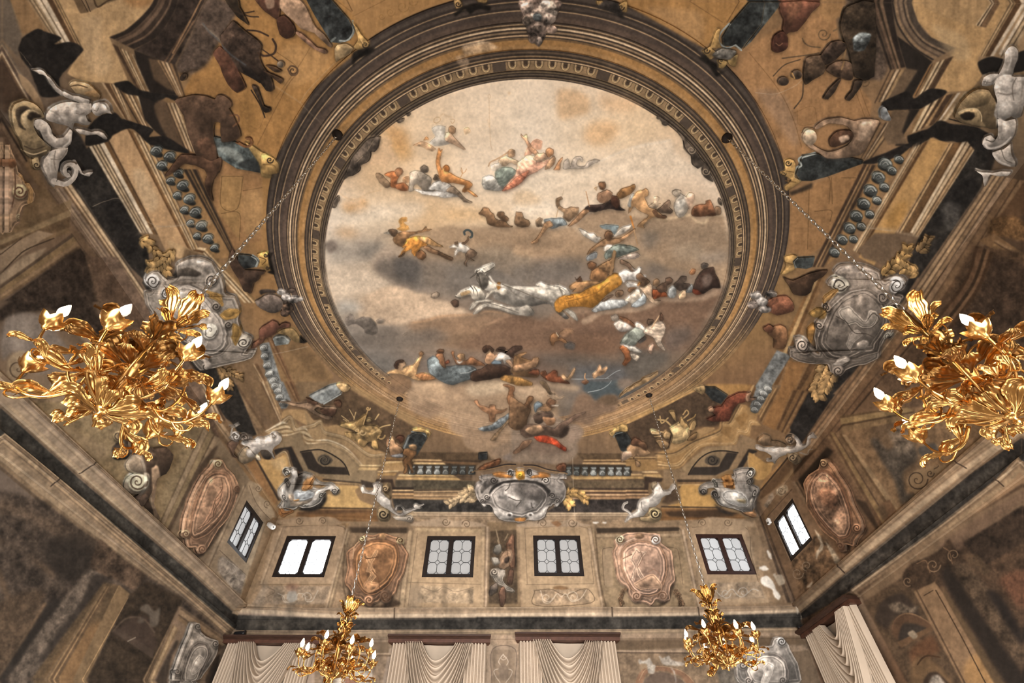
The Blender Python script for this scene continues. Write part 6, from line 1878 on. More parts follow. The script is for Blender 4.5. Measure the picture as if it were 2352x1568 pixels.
p b5aea6 1720 1170 1760 1160 1780 1210 1850 1220 1870 1180 1860 1140 1930 1120 1970 1150 1960 1230 2010 1270 2060 1320 2080 1400 2130 1460 2180 1470 2200 1430 2180 1390 2140 1400 2130 1440 2110 1430 2120 1390 2170 1380 2230 1430 2280 1420 2352 1400 2352 1430 2290 1450 2230 1490 2150 1500 2100 1480 2030 1430 1960 1390 1910 1330 1890 1270 1790 1250 1740 1240
p d8d2ca s2 a.7 - 1910 1260 1970 1280 2060 1370 2060 1400 1970 1350
p 8f7a58 1920 1420 1980 1400 2040 1430 2060 1500 2040 1560 1960 1568 1910 1510
v 2f261c w4 1985 1480 54 0 1.5
p a59a8c 2080 1500 2180 1500 2280 1490 2310 1520 2300 1568 2200 1560 2120 1540
v 5f554a w3 2280 1530 30 0 1.4
l b5aea6 w6,3 2340 1400 2400 1380 2430 1370
T 500 1050 2.94
p b9b2a8 1330 330 1350 315 1385 345 1350 355
E
F sculpture|thing:sculpture|white putto with fish tail reaching to the right, on the rear cornice right of centre
T 1440 880 4.9
p 8a7452 270 1430 330 1390 390 1410 400 1480 360 1540 280 1550 160 1530 150 1480 240 1480
v 2f261c w4 320 1450 54 0 1.6
p b5aea6 300 1180 320 1120 370 1110 400 1160 420 1190 480 1180 510 1140 530 1120 565 1125 560 1160 520 1190 500 1230 440 1250 410 1270 380 1330 320 1380 260 1390 240 1440 200 1480 130 1500 60 1510 0 1560 -10 1540 40 1470 120 1420 140 1330 180 1280 260 1260 300 1230
p d8d2ca s2 a.7 - 330 1190 400 1200 390 1260 320 1280 300 1240
l 6b625a w2 a.8 170 1320 180 1400 230 1430 260 1380
p 8a7a60 280 1130 320 1100 350 1105 300 1180
l b5aea6 w7,4 60 1470 20 1430 -30 1400 -20 1350 20 1330
E
F cartouche|thing:cartouche|grey scrolled cartouche with a nude carved inside, above the left chandelier
T 330 560 2.637
p 8d857c 190 130 260 90 340 80 420 110 445 160 470 190 490 230 500 300 560 320 590 400 580 460 610 540 660 560 660 600 620 650 690 640 660 690 560 720 470 740 400 760 330 770 270 700 160 640 60 540 40 430 10 370 0 300 40 290 0 220 20 180 80 170 140 220 190 200
p 4a433c s2 - 200 160 280 140 360 170 330 190 240 190 180 210
p b8afa6 s2 - 200 120 300 90 400 110 440 150 400 150 310 120 220 140
p 746c64 170 250 220 215 300 210 380 250 440 320 500 420 540 520 540 590 480 650 400 670 320 640 240 600 180 500 140 380
p a29a92 190 270 250 240 310 245 370 280 430 340 490 440 520 530 510 590 450 640 380 640 310 610 240 560 180 470 160 370
p 8a8279 s3 - 220 300 300 280 340 330 300 380 230 360
p b8b0a8 260 390 330 380 360 340 395 345 390 370 330 420 300 450 250 440
p b0a8a0 270 580 300 530 360 510 410 550 390 600 320 610
v 57504a w2 420 500 40 0 1.2
l 5a524b w2 320 400 370 400 380 350
l 5a524b w2 290 560 340 580 360 550
l d0c8c0 w2 200 260 280 235 360 270 430 340
v 3a342f w3 45 230 40 0 1.7
v 3a342f w3 140 285 30 0 1.6
v 3a342f w3 420 210 34 0 1.7
v 3a342f w3 460 355 24 0 1.5
v 3a342f w3 525 475 22 0 1.5
v 3a342f w3 615 585 34 0 1.7
v 3a342f w3 370 675 34 0 1.6
v 3a342f w3 370 745 24 0 1.4
p b8afa6 s2 - 350 660 380 645 400 670 390 700 410 740 370 760
p a88040 s1.5 380 260 440 280 490 310 500 360 470 330 420 300
p b58a44 480 410 520 380 570 385 595 410 570 440 510 445
o 8a6a34 530 410 34 20
p 8a6a34 s1.5 550 470 590 500 600 540 570 600 550 540
E
F cartouche|thing:cartouche|grey scrolled cartouche with carved bodies inside, above the right chandelier
T 1552 550 2.851
p 857a70 1020 190 1060 140 1130 130 1230 140 1330 180 1350 230 1400 210 1470 205 1520 240 1490 300 1440 330 1490 350 1470 400 1420 400 1450 480 1430 580 1390 620 1350 690 1340 750 1260 790 1200 800 1130 830 1090 870 1020 840 1000 790 900 790 800 770 740 740 740 690 780 680 770 620 820 610 870 660 920 690 900 600 910 530 930 480 980 440 990 380 1020 330 1060 290 980 270 1010 220 1060 220
p a89c92 s2 - 1050 170 1120 140 1220 150 1310 185 1220 170 1120 170
p 5f564e 920 640 930 540 990 420 1060 340 1140 290 1230 270 1310 310 1380 390 1420 480 1400 560 1360 640 1340 710 1240 720 1160 740 1060 740 960 710
p 7a7067 950 640 960 560 1010 440 1080 350 1150 310 1230 290 1300 330 1360 400 1390 480 1370 560 1320 640 1300 690 1200 690 1100 720 1000 700
p 938a80 1060 420 1120 390 1180 440 1230 480 1260 420 1310 430 1320 480 1280 530 1210 530 1160 500 1110 510 1060 460
p 8a8178 1130 560 1180 540 1220 580 1170 620 1140 680 1110 640
p 8a8178 1180 640 1230 610 1270 640 1240 680 1200 690
l 3f3832 w2 1040 460 1100 490 1160 560 1240 570 1300 600
l 3f3832 w2 1250 470 1290 440 1330 480 1280 530
l 4a433c w2 980 620 1000 500 1080 370
l bdb2a8 w2 930 600 960 510 1030 390 1120 310 1230 280
v 352e29 w3 1060 260 50 0 1.7
v 352e29 w3 1450 265 50 0 1.7
v 352e29 w3 1350 340 36 0 1.5
v 352e29 w3 985 420 28 0 1.5
v 352e29 w3 935 530 26 0 1.5
v 352e29 w3 825 660 40 0 1.7
v 352e29 w3 1090 750 44 0 1.7
v 352e29 w3 1075 830 34 0 1.5
v 352e29 w2.5 1400 600 24 0 1.5
p c0b6ac s2 - 1050 740 1100 710 1130 740 1100 790 1040 790
p a88040 870 470 920 430 980 440 970 480 910 490
p b0854a s1.5 970 350 1030 310 1060 300 1000 370 960 400
p a8783a s1.5 860 560 900 530 910 560 890 660 860 620
E
F cartouche|thing:cartouche|large grey cartouche with two carved nudes at the centre of the rear cornice
T 980 1040 5.2267
p 7c756f 590 400 620 350 680 330 640 290 740 260 860 250 1000 220 1080 210 1100 180 1180 180 1200 230 1280 200 1380 240 1520 250 1680 260 1690 290 1600 290 1660 340 1690 410 1680 510 1650 560 1600 620 1560 640 1540 600 1510 640 1480 640 1450 720 1420 780 1320 810 1230 800 1170 840 1060 830 960 820 880 790 820 720 800 650 740 620 710 650 670 610 620 540 600 480
p 58524d s2 - 700 340 760 300 860 300 800 360 720 430 680 480 660 420
p 8f8781 s2 - 600 420 640 350 700 340 640 420 640 510
p 8f8781 s2 - 1600 320 1660 380 1670 480 1640 520 1620 420
p 23201e 770 470 800 400 870 350 960 320 1080 305 1200 305 1320 320 1420 360 1490 430 1480 500 1440 500 1400 400 1300 360 1100 340 950 360 850 420 800 490
p 8b847e 780 490 840 410 940 350 1100 330 1300 350 1400 400 1460 480 1450 560 1400 640 1340 700 1240 730 1160 760 1040 740 920 700 840 640 800 560
p 57514d s6 - 1080 340 1300 350 1440 460 1440 540 1300 560 1180 530 1060 440
p a8a19b s3 e.2 - 870 500 900 450 960 440 1010 480 1080 520 1160 560 1160 590 1100 650 1080 650 1100 590 1040 590 940 550 880 540
p b5aea8 s3 - 1220 580 1290 560 1330 600 1310 650 1250 660
p b8b1aa s3 - 820 640 900 680 1000 720 1040 760 960 800 880 780 830 720
p b8b1aa s3 - 1440 640 1470 620 1430 720 1330 800 1240 790 1300 740 1380 700
l 46403b w2 1000 520 1090 560 1150 560 1090 640
l 46403b w2 1270 590 1280 640 1300 650
l 46403b w2 960 440 1000 400 1020 330
v 2f2a27 w3 820 310 44 0 1.6
v 2f2a27 w3 1440 305 44 180 1.6
v 2f2a27 w3 740 520 32 0 1.6
v 2f2a27 w3 690 570 30 0 1.6
v 2f2a27 w3 1520 500 34 180 1.6
v 2f2a27 w3 1580 560 32 180 1.6
v 2f2a27 w3 1020 230 30 0 1.6
v 2f2a27 w3 1250 225 30 180 1.6
o cfc8c1 1010 740 44 34
o 3a3430 - 1012 738 22 16
o cfc8c1 1260 740 44 34
o 3a3430 - 1262 735 20 16
p c4bdb6 s1 670 600 720 610 740 640 700 650
p c4bdb6 s1 1560 600 1600 590 1590 640 1555 640
p b5771f 1085 200 1180 195 1190 280 1160 300 1110 300 1085 270
v 6b3f10 w2 1135 240 26 0 1
p a8682a s1.5 800 250 880 230 980 240 1060 260 980 280 880 270
p a8682a s1.5 1280 250 1380 230 1500 250 1460 270 1340 275 1260 280
p b07030 s1.5 1070 780 1140 770 1210 780 1180 820 1090 815
l 2b2320 w3 540 230 640 210 800 180 960 140 1080 140
l 2b2320 w3 1180 145 1320 150 1480 200 1700 230
l 8a6a44 w2 560 225 760 200 960 155 1080 155
l 8a6a44 w2 1180 160 1320 165 1480 212 1700 240
E
F cartouche|thing:cartouche|grey and blue scrolled cartouche in the left rear corner, with a rust coloured mask
T 480 880 4.9
p 28221e s4 - 1080 1400 1240 1360 1320 1280 1340 1320 1280 1420 1160 1460 1020 1440
p 8c8780 840 1010 870 965 920 975 960 960 1000 980 1010 1040 1080 1010 1180 1030 1230 1100 1300 1130 1400 1130 1440 1170 1470 1200 1470 1250 1420 1260 1380 1200 1310 1240 1320 1290 1280 1360 1180 1410 1080 1420 1040 1400 980 1440 880 1420 790 1410 830 1340 790 1280 790 1210 830 1150 890 1100 930 1060 920 1000 880 1030 850 1040
p b9b5b0 s2 - 930 990 990 980 990 1050 930 1110 880 1180 850 1280 810 1250 820 1190 890 1120 940 1060
p a7b1b9 s3 e.2 990 1140 1060 1110 1160 1130 1220 1190 1200 1240 1110 1250 1010 1230
p 8a7a68 s3 - 920 1200 1000 1160 1000 1250 1100 1280 1200 1260 1160 1320 1040 1330 950 1300
p b5b0aa s2 - 1240 1180 1320 1150 1420 1150 1440 1190 1330 1200 1270 1240 1230 1320 1130 1370 1080 1360 1180 1300
p a87540 1090 1070 1140 1040 1200 1060 1210 1100 1150 1120 1100 1100
l 5f3a18 w2 1110 1080 1150 1095 1200 1070
p a0713c s2 - 990 1220 1050 1210 1060 1240 1010 1250
p 2a241f s3 - 1000 1040 1060 1020 1080 1060 1010 1120 980 1160
p 8f5f34 800 1410 860 1390 900 1420 970 1440 970 1470 900 1500 860 1530 810 1500
l 4a2a14 w2 830 1440 900 1460 960 1450
v 34302c w3 880 1000 34 0 1.7
v 34302c w3 890 1110 30 0 1.6
v 34302c w3 1440 1215 36 0 1.7
v 34302c w3 1295 1255 30 0 1.6
v 34302c w2.5 1115 1360 26 0 1.5
v 34302c w2.5 860 1250 34 90 1.3
E
F cartouche|thing:cartouche|grey scrolled cartouche in the right rear corner, with an ochre mask
T 1440 880 4.9
p 241e19 s4 - 1000 1340 1080 1400 1180 1430 1280 1450 1180 1460 1060 1430
p 716b65 820 1160 880 1110 960 1090 1010 1060 1090 1060 1180 1010 1220 1000 1210 960 1300 930 1380 930 1440 970 1440 1020 1390 1040 1430 1080 1420 1110 1490 1150 1500 1220 1470 1310 1470 1460 1430 1490 1340 1460 1280 1420 1200 1390 1100 1370 1030 1340 980 1260 960 1230 1010 1200 980 1150 900 1160 900 1200 860 1220 830 1200
p a5a098 s2 - 880 1130 960 1110 1030 1130 1040 1200 1090 1280 1180 1340 1280 1410 1180 1370 1080 1330 1010 1260 1030 1200 980 1140 920 1150
p 8d8a86 s2 e.2 1060 1180 1140 1100 1220 1080 1310 1130 1370 1220 1350 1300 1260 1320 1150 1290 1080 1240
p c4c0b8 s3 - 1150 1140 1220 1110 1290 1160 1260 1220 1180 1230
p a89060 s3 a.8 - 1220 1190 1310 1180 1330 1240 1250 1240
p a87238 1070 1040 1120 1010 1190 1010 1200 1060 1150 1080 1090 1080
l 4a2a10 w2.5 1110 1060 1150 1050 1190 1035
p a8774c 1300 1430 1380 1400 1460 1370 1460 1470 1420 1490 1340 1460
p 8f897f s2 - 1390 1230 1440 1220 1430 1300 1460 1340 1410 1310
v 2b2723 w3 865 1190 40 0 1.7
v 2b2723 w3 1000 1225 36 0 1.7
v 2b2723 w3 1410 975 40 180 1.7
v 2b2723 w3 1400 1070 32 180 1.6
v 2b2723 w3 1460 1180 40 90 1.4
v 2b2723 w2 990 1080 20 0 1.4
E
F medallion|thing:medallion|tall terracotta coloured medallion with carved figures on the left wall beside its window
T 0 930 2.8515
p 57483a s3 - 1180 880 1230 960 1300 1000 1350 960 1420 860 1500 720 1540 560 1560 560 1480 800 1380 960 1300 1020 1220 980
p a27e62 1390 370 1440 370 1470 420 1520 470 1560 560 1540 610 1520 680 1480 760 1420 830 1360 930 1330 980 1290 990 1270 950 1220 950 1200 890 1175 870 1190 760 1220 660 1260 560 1310 470 1360 420
p 8a6850 1330 490 1400 450 1470 460 1500 520 1510 600 1480 700 1420 790 1340 870 1260 900 1220 860 1230 760 1260 640
p b58f72 1340 510 1400 470 1460 480 1490 540 1490 620 1450 710 1380 790 1310 850 1250 870 1240 800 1280 650
p a88065 s2 1380 640 1420 600 1430 540 1450 580 1440 640 1400 700 1390 750 1340 800 1280 830 1330 760 1360 700
l 7a5a44 w1.5 1430 490 1440 560 1390 640 1400 700 1360 780 1260 850
l 7a5a44 w1.5 1380 740 1420 760 1360 800
v 6b4c38 w3 1200 860 24 0 1.5
v 6b4c38 w3 1310 960 30 0 1.6
v 6b4c38 w3 1540 560 24 0 1.5
v 6b4c38 w3 1410 400 26 0 1.5
l 7a5a44 w2 1240 920 1300 900 1360 880
l c9a88c w2 1210 760 1260 600 1330 480
E
F medallion|thing:medallion|ochre brown medallion with a carved warrior on the rear wall left of centre
T 500 1050 2.94
p 4a3828 s3 - 900 880 960 960 1040 1010 1120 1000 1200 960 1250 1000 1120 1030 1000 1010 900 960
p 8a6448 980 560 1010 530 1060 540 1130 520 1200 545 1250 560 1260 600 1300 660 1290 720 1270 800 1240 850 1220 920 1180 970 1130 960 1100 990 1030 1010 980 970 940 960 900 900 870 860 890 760 880 660 920 620 950 590
p 6b492f 990 600 1070 572 1150 572 1220 600 1245 680 1230 780 1190 860 1130 920 1060 950 1000 930 950 860 930 760 940 660
p 9a6a42 1000 620 1075 588 1150 590 1210 620 1228 690 1210 780 1170 850 1110 900 1050 930 1000 910 965 850 948 760 958 670
p b08258 s2 e.2 1010 680 1050 690 1080 640 1100 650 1080 700 1060 740 1080 780 1090 820 1050 870 1020 860 1050 800 1020 790 1030 740
p a87850 s2 1000 900 1020 850 1070 860 1110 870 1090 910 1040 930
l 5f3d24 w2 1010 670 1020 700 1100 690
l 5f3d24 w2 1060 780 1100 830 1110 900
l c09a72 w2 930 700 940 620 990 580 1080 560
v 4f3522 w3 990 570 22 0 1.5
v 4f3522 w3 1245 575 22 180 1.5
o a07850 1128 550 22 26
v 4f3522 w3 1150 950 36 0 1.6
v 4f3522 w3 1040 980 28 0 1.4
E
F medallion|thing:medallion|pinkish plaster medallion with a striding nude on the rear wall right of centre
T 1100 1050 2.94
p 4a3828 s3 - 1280 680 1340 800 1330 860 1300 950 1240 1000 1120 1010 1250 980 1290 860 1310 760
p a8836a 920 560 960 530 1010 510 1080 505 1160 510 1230 520 1240 580 1310 630 1320 720 1335 830 1300 880 1300 960 1260 980 1210 960 1175 1000 1130 980 1080 980 1030 940 1010 880 950 830 930 740 910 650 930 600
p 86644c 970 640 1010 590 1080 565 1150 570 1230 600 1275 680 1280 780 1260 860 1230 920 1160 945 1080 930 1020 870 970 760
p b8927a 980 650 1020 605 1085 580 1150 585 1220 610 1260 690 1262 780 1240 850 1210 910 1150 930 1085 915 1030 860 985 760
p caa58c s2 e.2 1040 660 1070 620 1100 640 1140 640 1110 690 1090 740 1110 780 1150 850 1160 890 1140 890 1080 800 1070 760 1050 820 1040 830 1050 740 1030 700
p a88468 s2 1050 860 1110 820 1180 790 1240 850 1240 890 1170 890 1100 900
l 86624c w2 980 690 1040 660
l 86624c w1.5 1100 640 1110 690 1080 750
l 86624c w1.5 1150 780 1190 760 1230 800 1250 870
l d8b89e w2 950 660 980 590 1060 550
v 5f4330 w3 960 560 26 0 1.6
v 5f4330 w3 1200 560 28 180 1.6
v 5f4330 w3 1075 940 30 0 1.6
v 5f4330 w3 1250 940 30 180 1.6
o 9a7658 1090 535 34 22
k 7a5c42 14 26 1000 880 970 940 980 1000
k 7a5c42 14 26 1330 890 1370 950 1380 1000
E
F medallion|thing:medallion|tall brown stained medallion with a marbled field on the right wall beside its window
T 1692 930 2.8515
p 8a6448 460 500 500 440 560 400 580 340 620 340 660 380 700 440 760 530 800 640 850 740 860 810 820 860 800 910 750 900 750 940 710 950 680 880 600 820 540 740 490 660 480 580
p 6f4c36 500 520 530 450 580 410 640 420 700 480 750 570 790 690 800 780 770 850 700 860 620 790 540 690 500 600
p a07a60 n.4 515 530 540 470 590 425 640 440 690 500 740 590 775 700 780 780 755 840 700 845 630 780 555 690 515 600
p 86583e s6 a.6 n.4 - 560 560 640 520 700 600 680 680 600 640
p b08a6c s5 a.6 n.4 - 640 760 700 740 740 800 700 830
l c09a7c w2 490 620 500 520 550 440
v 4a3020 w3 600 370 26 0 1.6
v 4a3020 w3 825 790 28 0 1.6
v 4a3020 w3 715 910 28 0 1.6
l 5f4230 w2 740 870 790 880 800 850
E
F medallion|thing:medallion|pink scrolled cartouche with gold leaves at the left edge of the picture
T 0 300 3.92
p a08468 0 160 40 220 80 310 100 400 140 430 160 500 200 500 250 590 240 670 180 700 140 720 110 800 120 850 80 880 0 950
p b59880 s3 - 0 400 40 400 60 560 60 700 0 800
p b08a58 s1.5 100 420 160 470 210 500 240 600 220 690 180 690 190 620 150 500
v 6b4a38 w4 110 580 60 0 1.6
p 8a5f40 0 290 60 290 80 340 40 370 0 350
l 6b4e3c w3 60 380 70 500 60 620 40 720
v 6b4e3c w2.5 105 810 24 0 1.5
E
F medallion|thing:medallion|grey carved medallion low on the left wall beside the curtain
T 0 1180 2.309
p 7d766e 1010 590 1050 590 1060 640 1110 670 1150 680 1150 740 1120 800 1070 870 1040 896 910 896 920 830 960 720 990 650
p 5f5852 1000 720 1040 690 1090 700 1110 750 1080 820 1040 896 950 896 960 830
p 8f8880 1010 740 1045 710 1085 720 1095 760 1060 830 1030 896 970 896 975 830
p a39c94 s2 e.2 1020 790 1050 760 1080 790 1050 840 1010 870 1000 840
v 3f3a35 w2.5 1040 610 20 0 1.5
v 3f3a35 w2.5 1135 700 20 0 1.5
v 3f3a35 w2.5 930 850 18 0 1.5
E
F medallion|thing:medallion|pale grey carved medallion low on the rear wall behind the right far chandelier
T 1100 1050 2.94
p 86807a 1740 1410 1780 1340 1840 1300 1920 1270 1980 1260 2000 1210 2060 1210 2100 1260 2120 1310 2160 1380 2180 1460 2160 1523 1790 1523
p 625c57 1800 1430 1850 1350 1930 1320 2020 1320 2080 1370 2100 1450 2080 1523 1850 1523
p aaa29a 1820 1440 1860 1365 1935 1335 2010 1340 2065 1385 2080 1450 2060 1523 1870 1523
p c0b8b0 s2 e.2 1920 1420 1960 1380 2000 1400 1990 1450 1960 1523 1910 1523 1930 1460
v 3f3a36 w3 2050 1240 28 0 1.6
v 3f3a36 w3 1790 1400 26 0 1.4
v 3f3a36 w3 2060 1500 26 0 1.6
v 3f3a36 w3 1830 1505 24 0 1.5
E
F trophy_relief|thing:relief|narrow carved trophy of helmet, horn and red flag between the two middle windows
T 500 1050 2.94
p 6b4a36 f80,14,.14 1960 590 1990 530 2010 540 2015 640 2020 740 1990 750 1970 690
p 7d7468 1870 760 1910 750 1950 790 1940 830 1970 870 2010 890 2015 910 1970 910 1940 880 1900 860 1865 810
v 3a322b w3 1880 780 24 0 1.4
p 9a8f82 s2 1900 770 1950 760 1950 800 1910 820
p 7a5f48 1910 690 1950 630 1995 640 2005 690 1980 740 1940 760 1910 740
o 2b211b - 1965 700 18 24 30
l 8a7458 w3 1890 490 1910 570 1930 640
l 8a7458 w2.5 1900 560 1920 620
l 7a654c w3 1950 560 1970 520
p 5f5a52 1880 600 1920 590 1930 640 1900 660 1870 640
p 8a8378 1860 680 1900 680 1920 720 1880 730
p 5a3f30 1920 890 1950 880 1960 960 1940 1010 1920 1000 1910 930
p 5a3f30 1980 760 2010 770 2000 860 1970 850
p 4a4038 1850 880 1900 850 1900 910 1850 940
E
F atlas_figure|thing:sculpture|dark bearded atlas figure with grey scrolls on the left wall below the chandelier
T 0 930 2.8515
p 2e2824 s2 - 740 300 780 260 840 300 860 360 800 380 750 370
p 4a3b30 820 240 900 260 980 300 1060 290 1110 340 1100 400 1060 470 1000 500 980 560 940 640 900 690 870 640 920 560 920 460 900 380 840 330
p 86705a 960 430 1000 410 1020 480 1010 570 1000 660 1020 720 1040 760 1010 775 970 750 980 700 970 600
p 6b5646 s2 - 920 320 1000 350 980 420 920 420
p 3a2e26 880 620 930 600 970 660 990 740 940 720 890 680
p a39583 820 500 880 460 950 470 940 560 900 600 840 600 810 560
v 5a4c3e w4 880 520 56 0 1.8
p 9a8a76 s2 820 400 880 330 920 400 920 470 840 450
v 5a4c3e w3 780 220 30 0 1.5
E''']

CT = Cartoon()
# overall ground
CT.grid([0, 336, 672, 1008, 1344, 1680, 2016, 2352], [0, 224, 448, 672, 896, 1120, 1344, 1568], [
 'a58358 6d5a45 9b7344 a87b45 a87b48 9b744a 6f5b47 a58560'.split(),
 '5d4f44 8a6a45 a3763f a87b45 a87b48 9f7448 8a6a48 8a7050'.split(),
 '7a6552 8f6f4a a3763f a87b45 a87b48 9f7448 8a6a48 5d4a3a'.split(),
 '6a5848 7a6450 a07442 a87b45 a87b48 94703f 7a5f47 5c4634'.split(),
 '8a7660 8f7a62 7d6146 8a6a48 8a6a48 7a5a3c 7d6046 8f7253'.split(),
 '6b5d52 a48a70 98754a 6a5540 6a5540 8a6a42 8f6f50 8a6c4e'.split(),
 '3f352e 6b5a4b 9a8470 a18a72 a58d75 9b8470 7d6650 3b2d24'.split(),
 '3d312a 5d4a3c a08a78 8f7d6c 8f7d6c 8a7866 6a4c35 5a3f28'.split()])
CT.C *= (1 + .08 * CT.n2 + .04 * CT.n1)[..., None]
# the round painted opening: sky inside, moulded ring outside (a true circle on the vault)
OX, OY, R_IN, R_OUT = .235, 4.72, 3.34, 4.22
_yy, _xx = np.mgrid[-MG:PH + MG, -MG:PW + MG]
_dx, _dy, _dz = ray(_xx, _yy); _t = (ZC - CAM_Z) / np.maximum(_dz, .05)
_X, _Y = _t * _dx - OX, _t * _dy - OY
RHO = np.hypot(_X, _Y).astype(np.float32); THE = np.arctan2(_Y, _X).astype(np.float32)
RHO[_dz < .06] = 99
del _xx, _yy, _dx, _dy, _dz, _t, _X, _Y
sky_m = np.clip((R_IN + .02 - RHO) / .01, 0, 1)
CT.sky = sky_m.astype(np.float32)
CT.grid([740, 860, 980, 1100, 1220, 1340, 1460, 1580, 1680], [180, 290, 400, 500, 560, 640, 700, 770, 840, 920, 1010, 1070], [
 'e0c3a0 e3c8a8 e6cfb2 e8d4ba ead8c0 e8d2b6 e4caa8 e0c4a0 dcc0a0'.split(),
 'd8b78e dcb88a e4caa8 e9d4b9 ecdcc6 e8d2b4 e4c8a2 e2c4a0 dcc2a4'.split(),
 'd9c2a6 d8b68c e0c4a0 e9d6bd ecdcc6 e9d5ba e4cfb4 e0cbb2 e2d0bb'.split(),
 'e2d4c2 e0ccb0 dcb98c e2c8a6 e6d0b2 e2d0b8 c9ad8c b79c7e d6c2a8'.split(),
 'cfc0ae c4b098 b79a78 a88a68 a4876a a58a6c 9b8468 8f7a62 8f7c68'.split(),
 'c6b6a2 a8957f 7d7066 6f665e 7a6d62 84766a 8c7966 917d6a 8e7c6a'.split(),
 'bba994 c2ab90 b09478 857567 7e7368 8a7664 8f7a66 88735f 8c7661'.split(),
 '908982 94897e 9c8670 8b7058 8a6b52 846550 7d614e 7c6350 7d6652'.split(),
 '6e6a66 726c66 776a60 7d6a5c 7a6456 73604f 6e5e50 70604f 75624e'.split(),
 '8a7458 8f7658 a98d6c 9c8262 8a745c 6b625a 55534f 6a6058 806a50'.split(),
 '8a6b48 8a6d4c 94795c 9a8166 7c6654 6f5f50 80664a 80664a 806a50'.split(),
 '8a6b48 8a6d4c 94795c 9a8166 7c6654 6f5f50 80664a 80664a 806a50'.split()], sky_m)
CT.C *= (1 + sky_m * (.03 * CT.n2 + .015 * CT.n1 + .03 * vnoise(CH, CW, 90, 4, 9, sx=2.2, sy=.5)))[..., None]
# ring profile: radius, colour on the entrance side, colour on the far side
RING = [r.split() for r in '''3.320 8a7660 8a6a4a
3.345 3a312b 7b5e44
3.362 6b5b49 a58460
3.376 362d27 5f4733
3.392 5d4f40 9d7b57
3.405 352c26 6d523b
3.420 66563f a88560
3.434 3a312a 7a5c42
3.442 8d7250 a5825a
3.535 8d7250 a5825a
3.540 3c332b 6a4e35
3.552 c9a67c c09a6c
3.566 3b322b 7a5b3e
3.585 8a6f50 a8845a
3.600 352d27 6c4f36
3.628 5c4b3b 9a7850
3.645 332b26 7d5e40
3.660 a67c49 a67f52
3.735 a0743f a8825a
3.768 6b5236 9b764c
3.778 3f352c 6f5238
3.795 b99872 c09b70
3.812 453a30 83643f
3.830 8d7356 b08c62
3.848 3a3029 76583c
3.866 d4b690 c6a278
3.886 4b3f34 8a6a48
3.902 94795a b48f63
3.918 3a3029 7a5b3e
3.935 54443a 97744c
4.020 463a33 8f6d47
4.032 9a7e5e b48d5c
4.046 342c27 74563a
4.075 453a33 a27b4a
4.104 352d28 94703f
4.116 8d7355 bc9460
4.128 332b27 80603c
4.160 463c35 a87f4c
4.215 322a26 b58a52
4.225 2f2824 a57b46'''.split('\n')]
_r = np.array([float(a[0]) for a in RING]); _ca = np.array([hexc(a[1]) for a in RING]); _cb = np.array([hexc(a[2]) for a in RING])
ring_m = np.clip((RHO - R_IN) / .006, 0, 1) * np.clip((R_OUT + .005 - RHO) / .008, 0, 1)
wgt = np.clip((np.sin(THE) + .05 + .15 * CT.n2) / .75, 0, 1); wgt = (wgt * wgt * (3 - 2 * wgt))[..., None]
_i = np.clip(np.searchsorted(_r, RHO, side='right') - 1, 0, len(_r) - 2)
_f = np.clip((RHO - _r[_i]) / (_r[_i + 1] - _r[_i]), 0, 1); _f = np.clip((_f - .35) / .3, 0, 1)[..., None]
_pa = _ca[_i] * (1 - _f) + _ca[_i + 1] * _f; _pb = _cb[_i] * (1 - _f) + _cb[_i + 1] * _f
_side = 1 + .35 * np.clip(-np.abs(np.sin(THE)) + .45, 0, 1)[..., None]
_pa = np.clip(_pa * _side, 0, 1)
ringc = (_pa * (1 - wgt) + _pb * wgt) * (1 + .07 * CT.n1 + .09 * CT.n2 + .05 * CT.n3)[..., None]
# egg-and-dart band
NEGG = 136
ph = (THE / (2 * np.pi) * NEGG) % NEGG; k = np.floor(ph); u = ph - k - .5; v = (RHO - 3.442) / .096
band = ((v > 0) & (v < 1)).astype(np.float32)
panel = (k % 8 == 3)
du = np.hypot(u * 1.25, np.maximum(0, .58 - v) * 1.25)
core = np.clip((.21 - du) / .05, 0, 1) * np.clip((v - .2) / .1, 0, 1); rim = np.clip(1 - np.abs(du - .31) / .085, 0, 1); edge_ = np.clip(1 - np.abs(du - .43) / .05, 0, 1)
ec = np.where(panel[..., None], np.array([.30, .25, .21], np.float32), ringc)
ec = np.where(panel[..., None], ec, ec + (np.array([.24, .19, .15], np.float32) - ec) * (core * .9)[..., None])
ec = np.where(panel[..., None], ec, ec + (np.array([.80, .70, .55], np.float32) - ec) * (rim * .75)[..., None])
ec = np.where(panel[..., None], ec, ec * (1 - .45 * edge_[..., None]))
ec = ec * (1 - wgt * .25) + ringc * wgt * .25
ringc = ringc + (ec - ringc) * band[..., None]
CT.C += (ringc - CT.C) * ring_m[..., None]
del _pa, _pb, ec, ringc, _i, _f, ph, k, u, v, du, core, rim, edge_, band
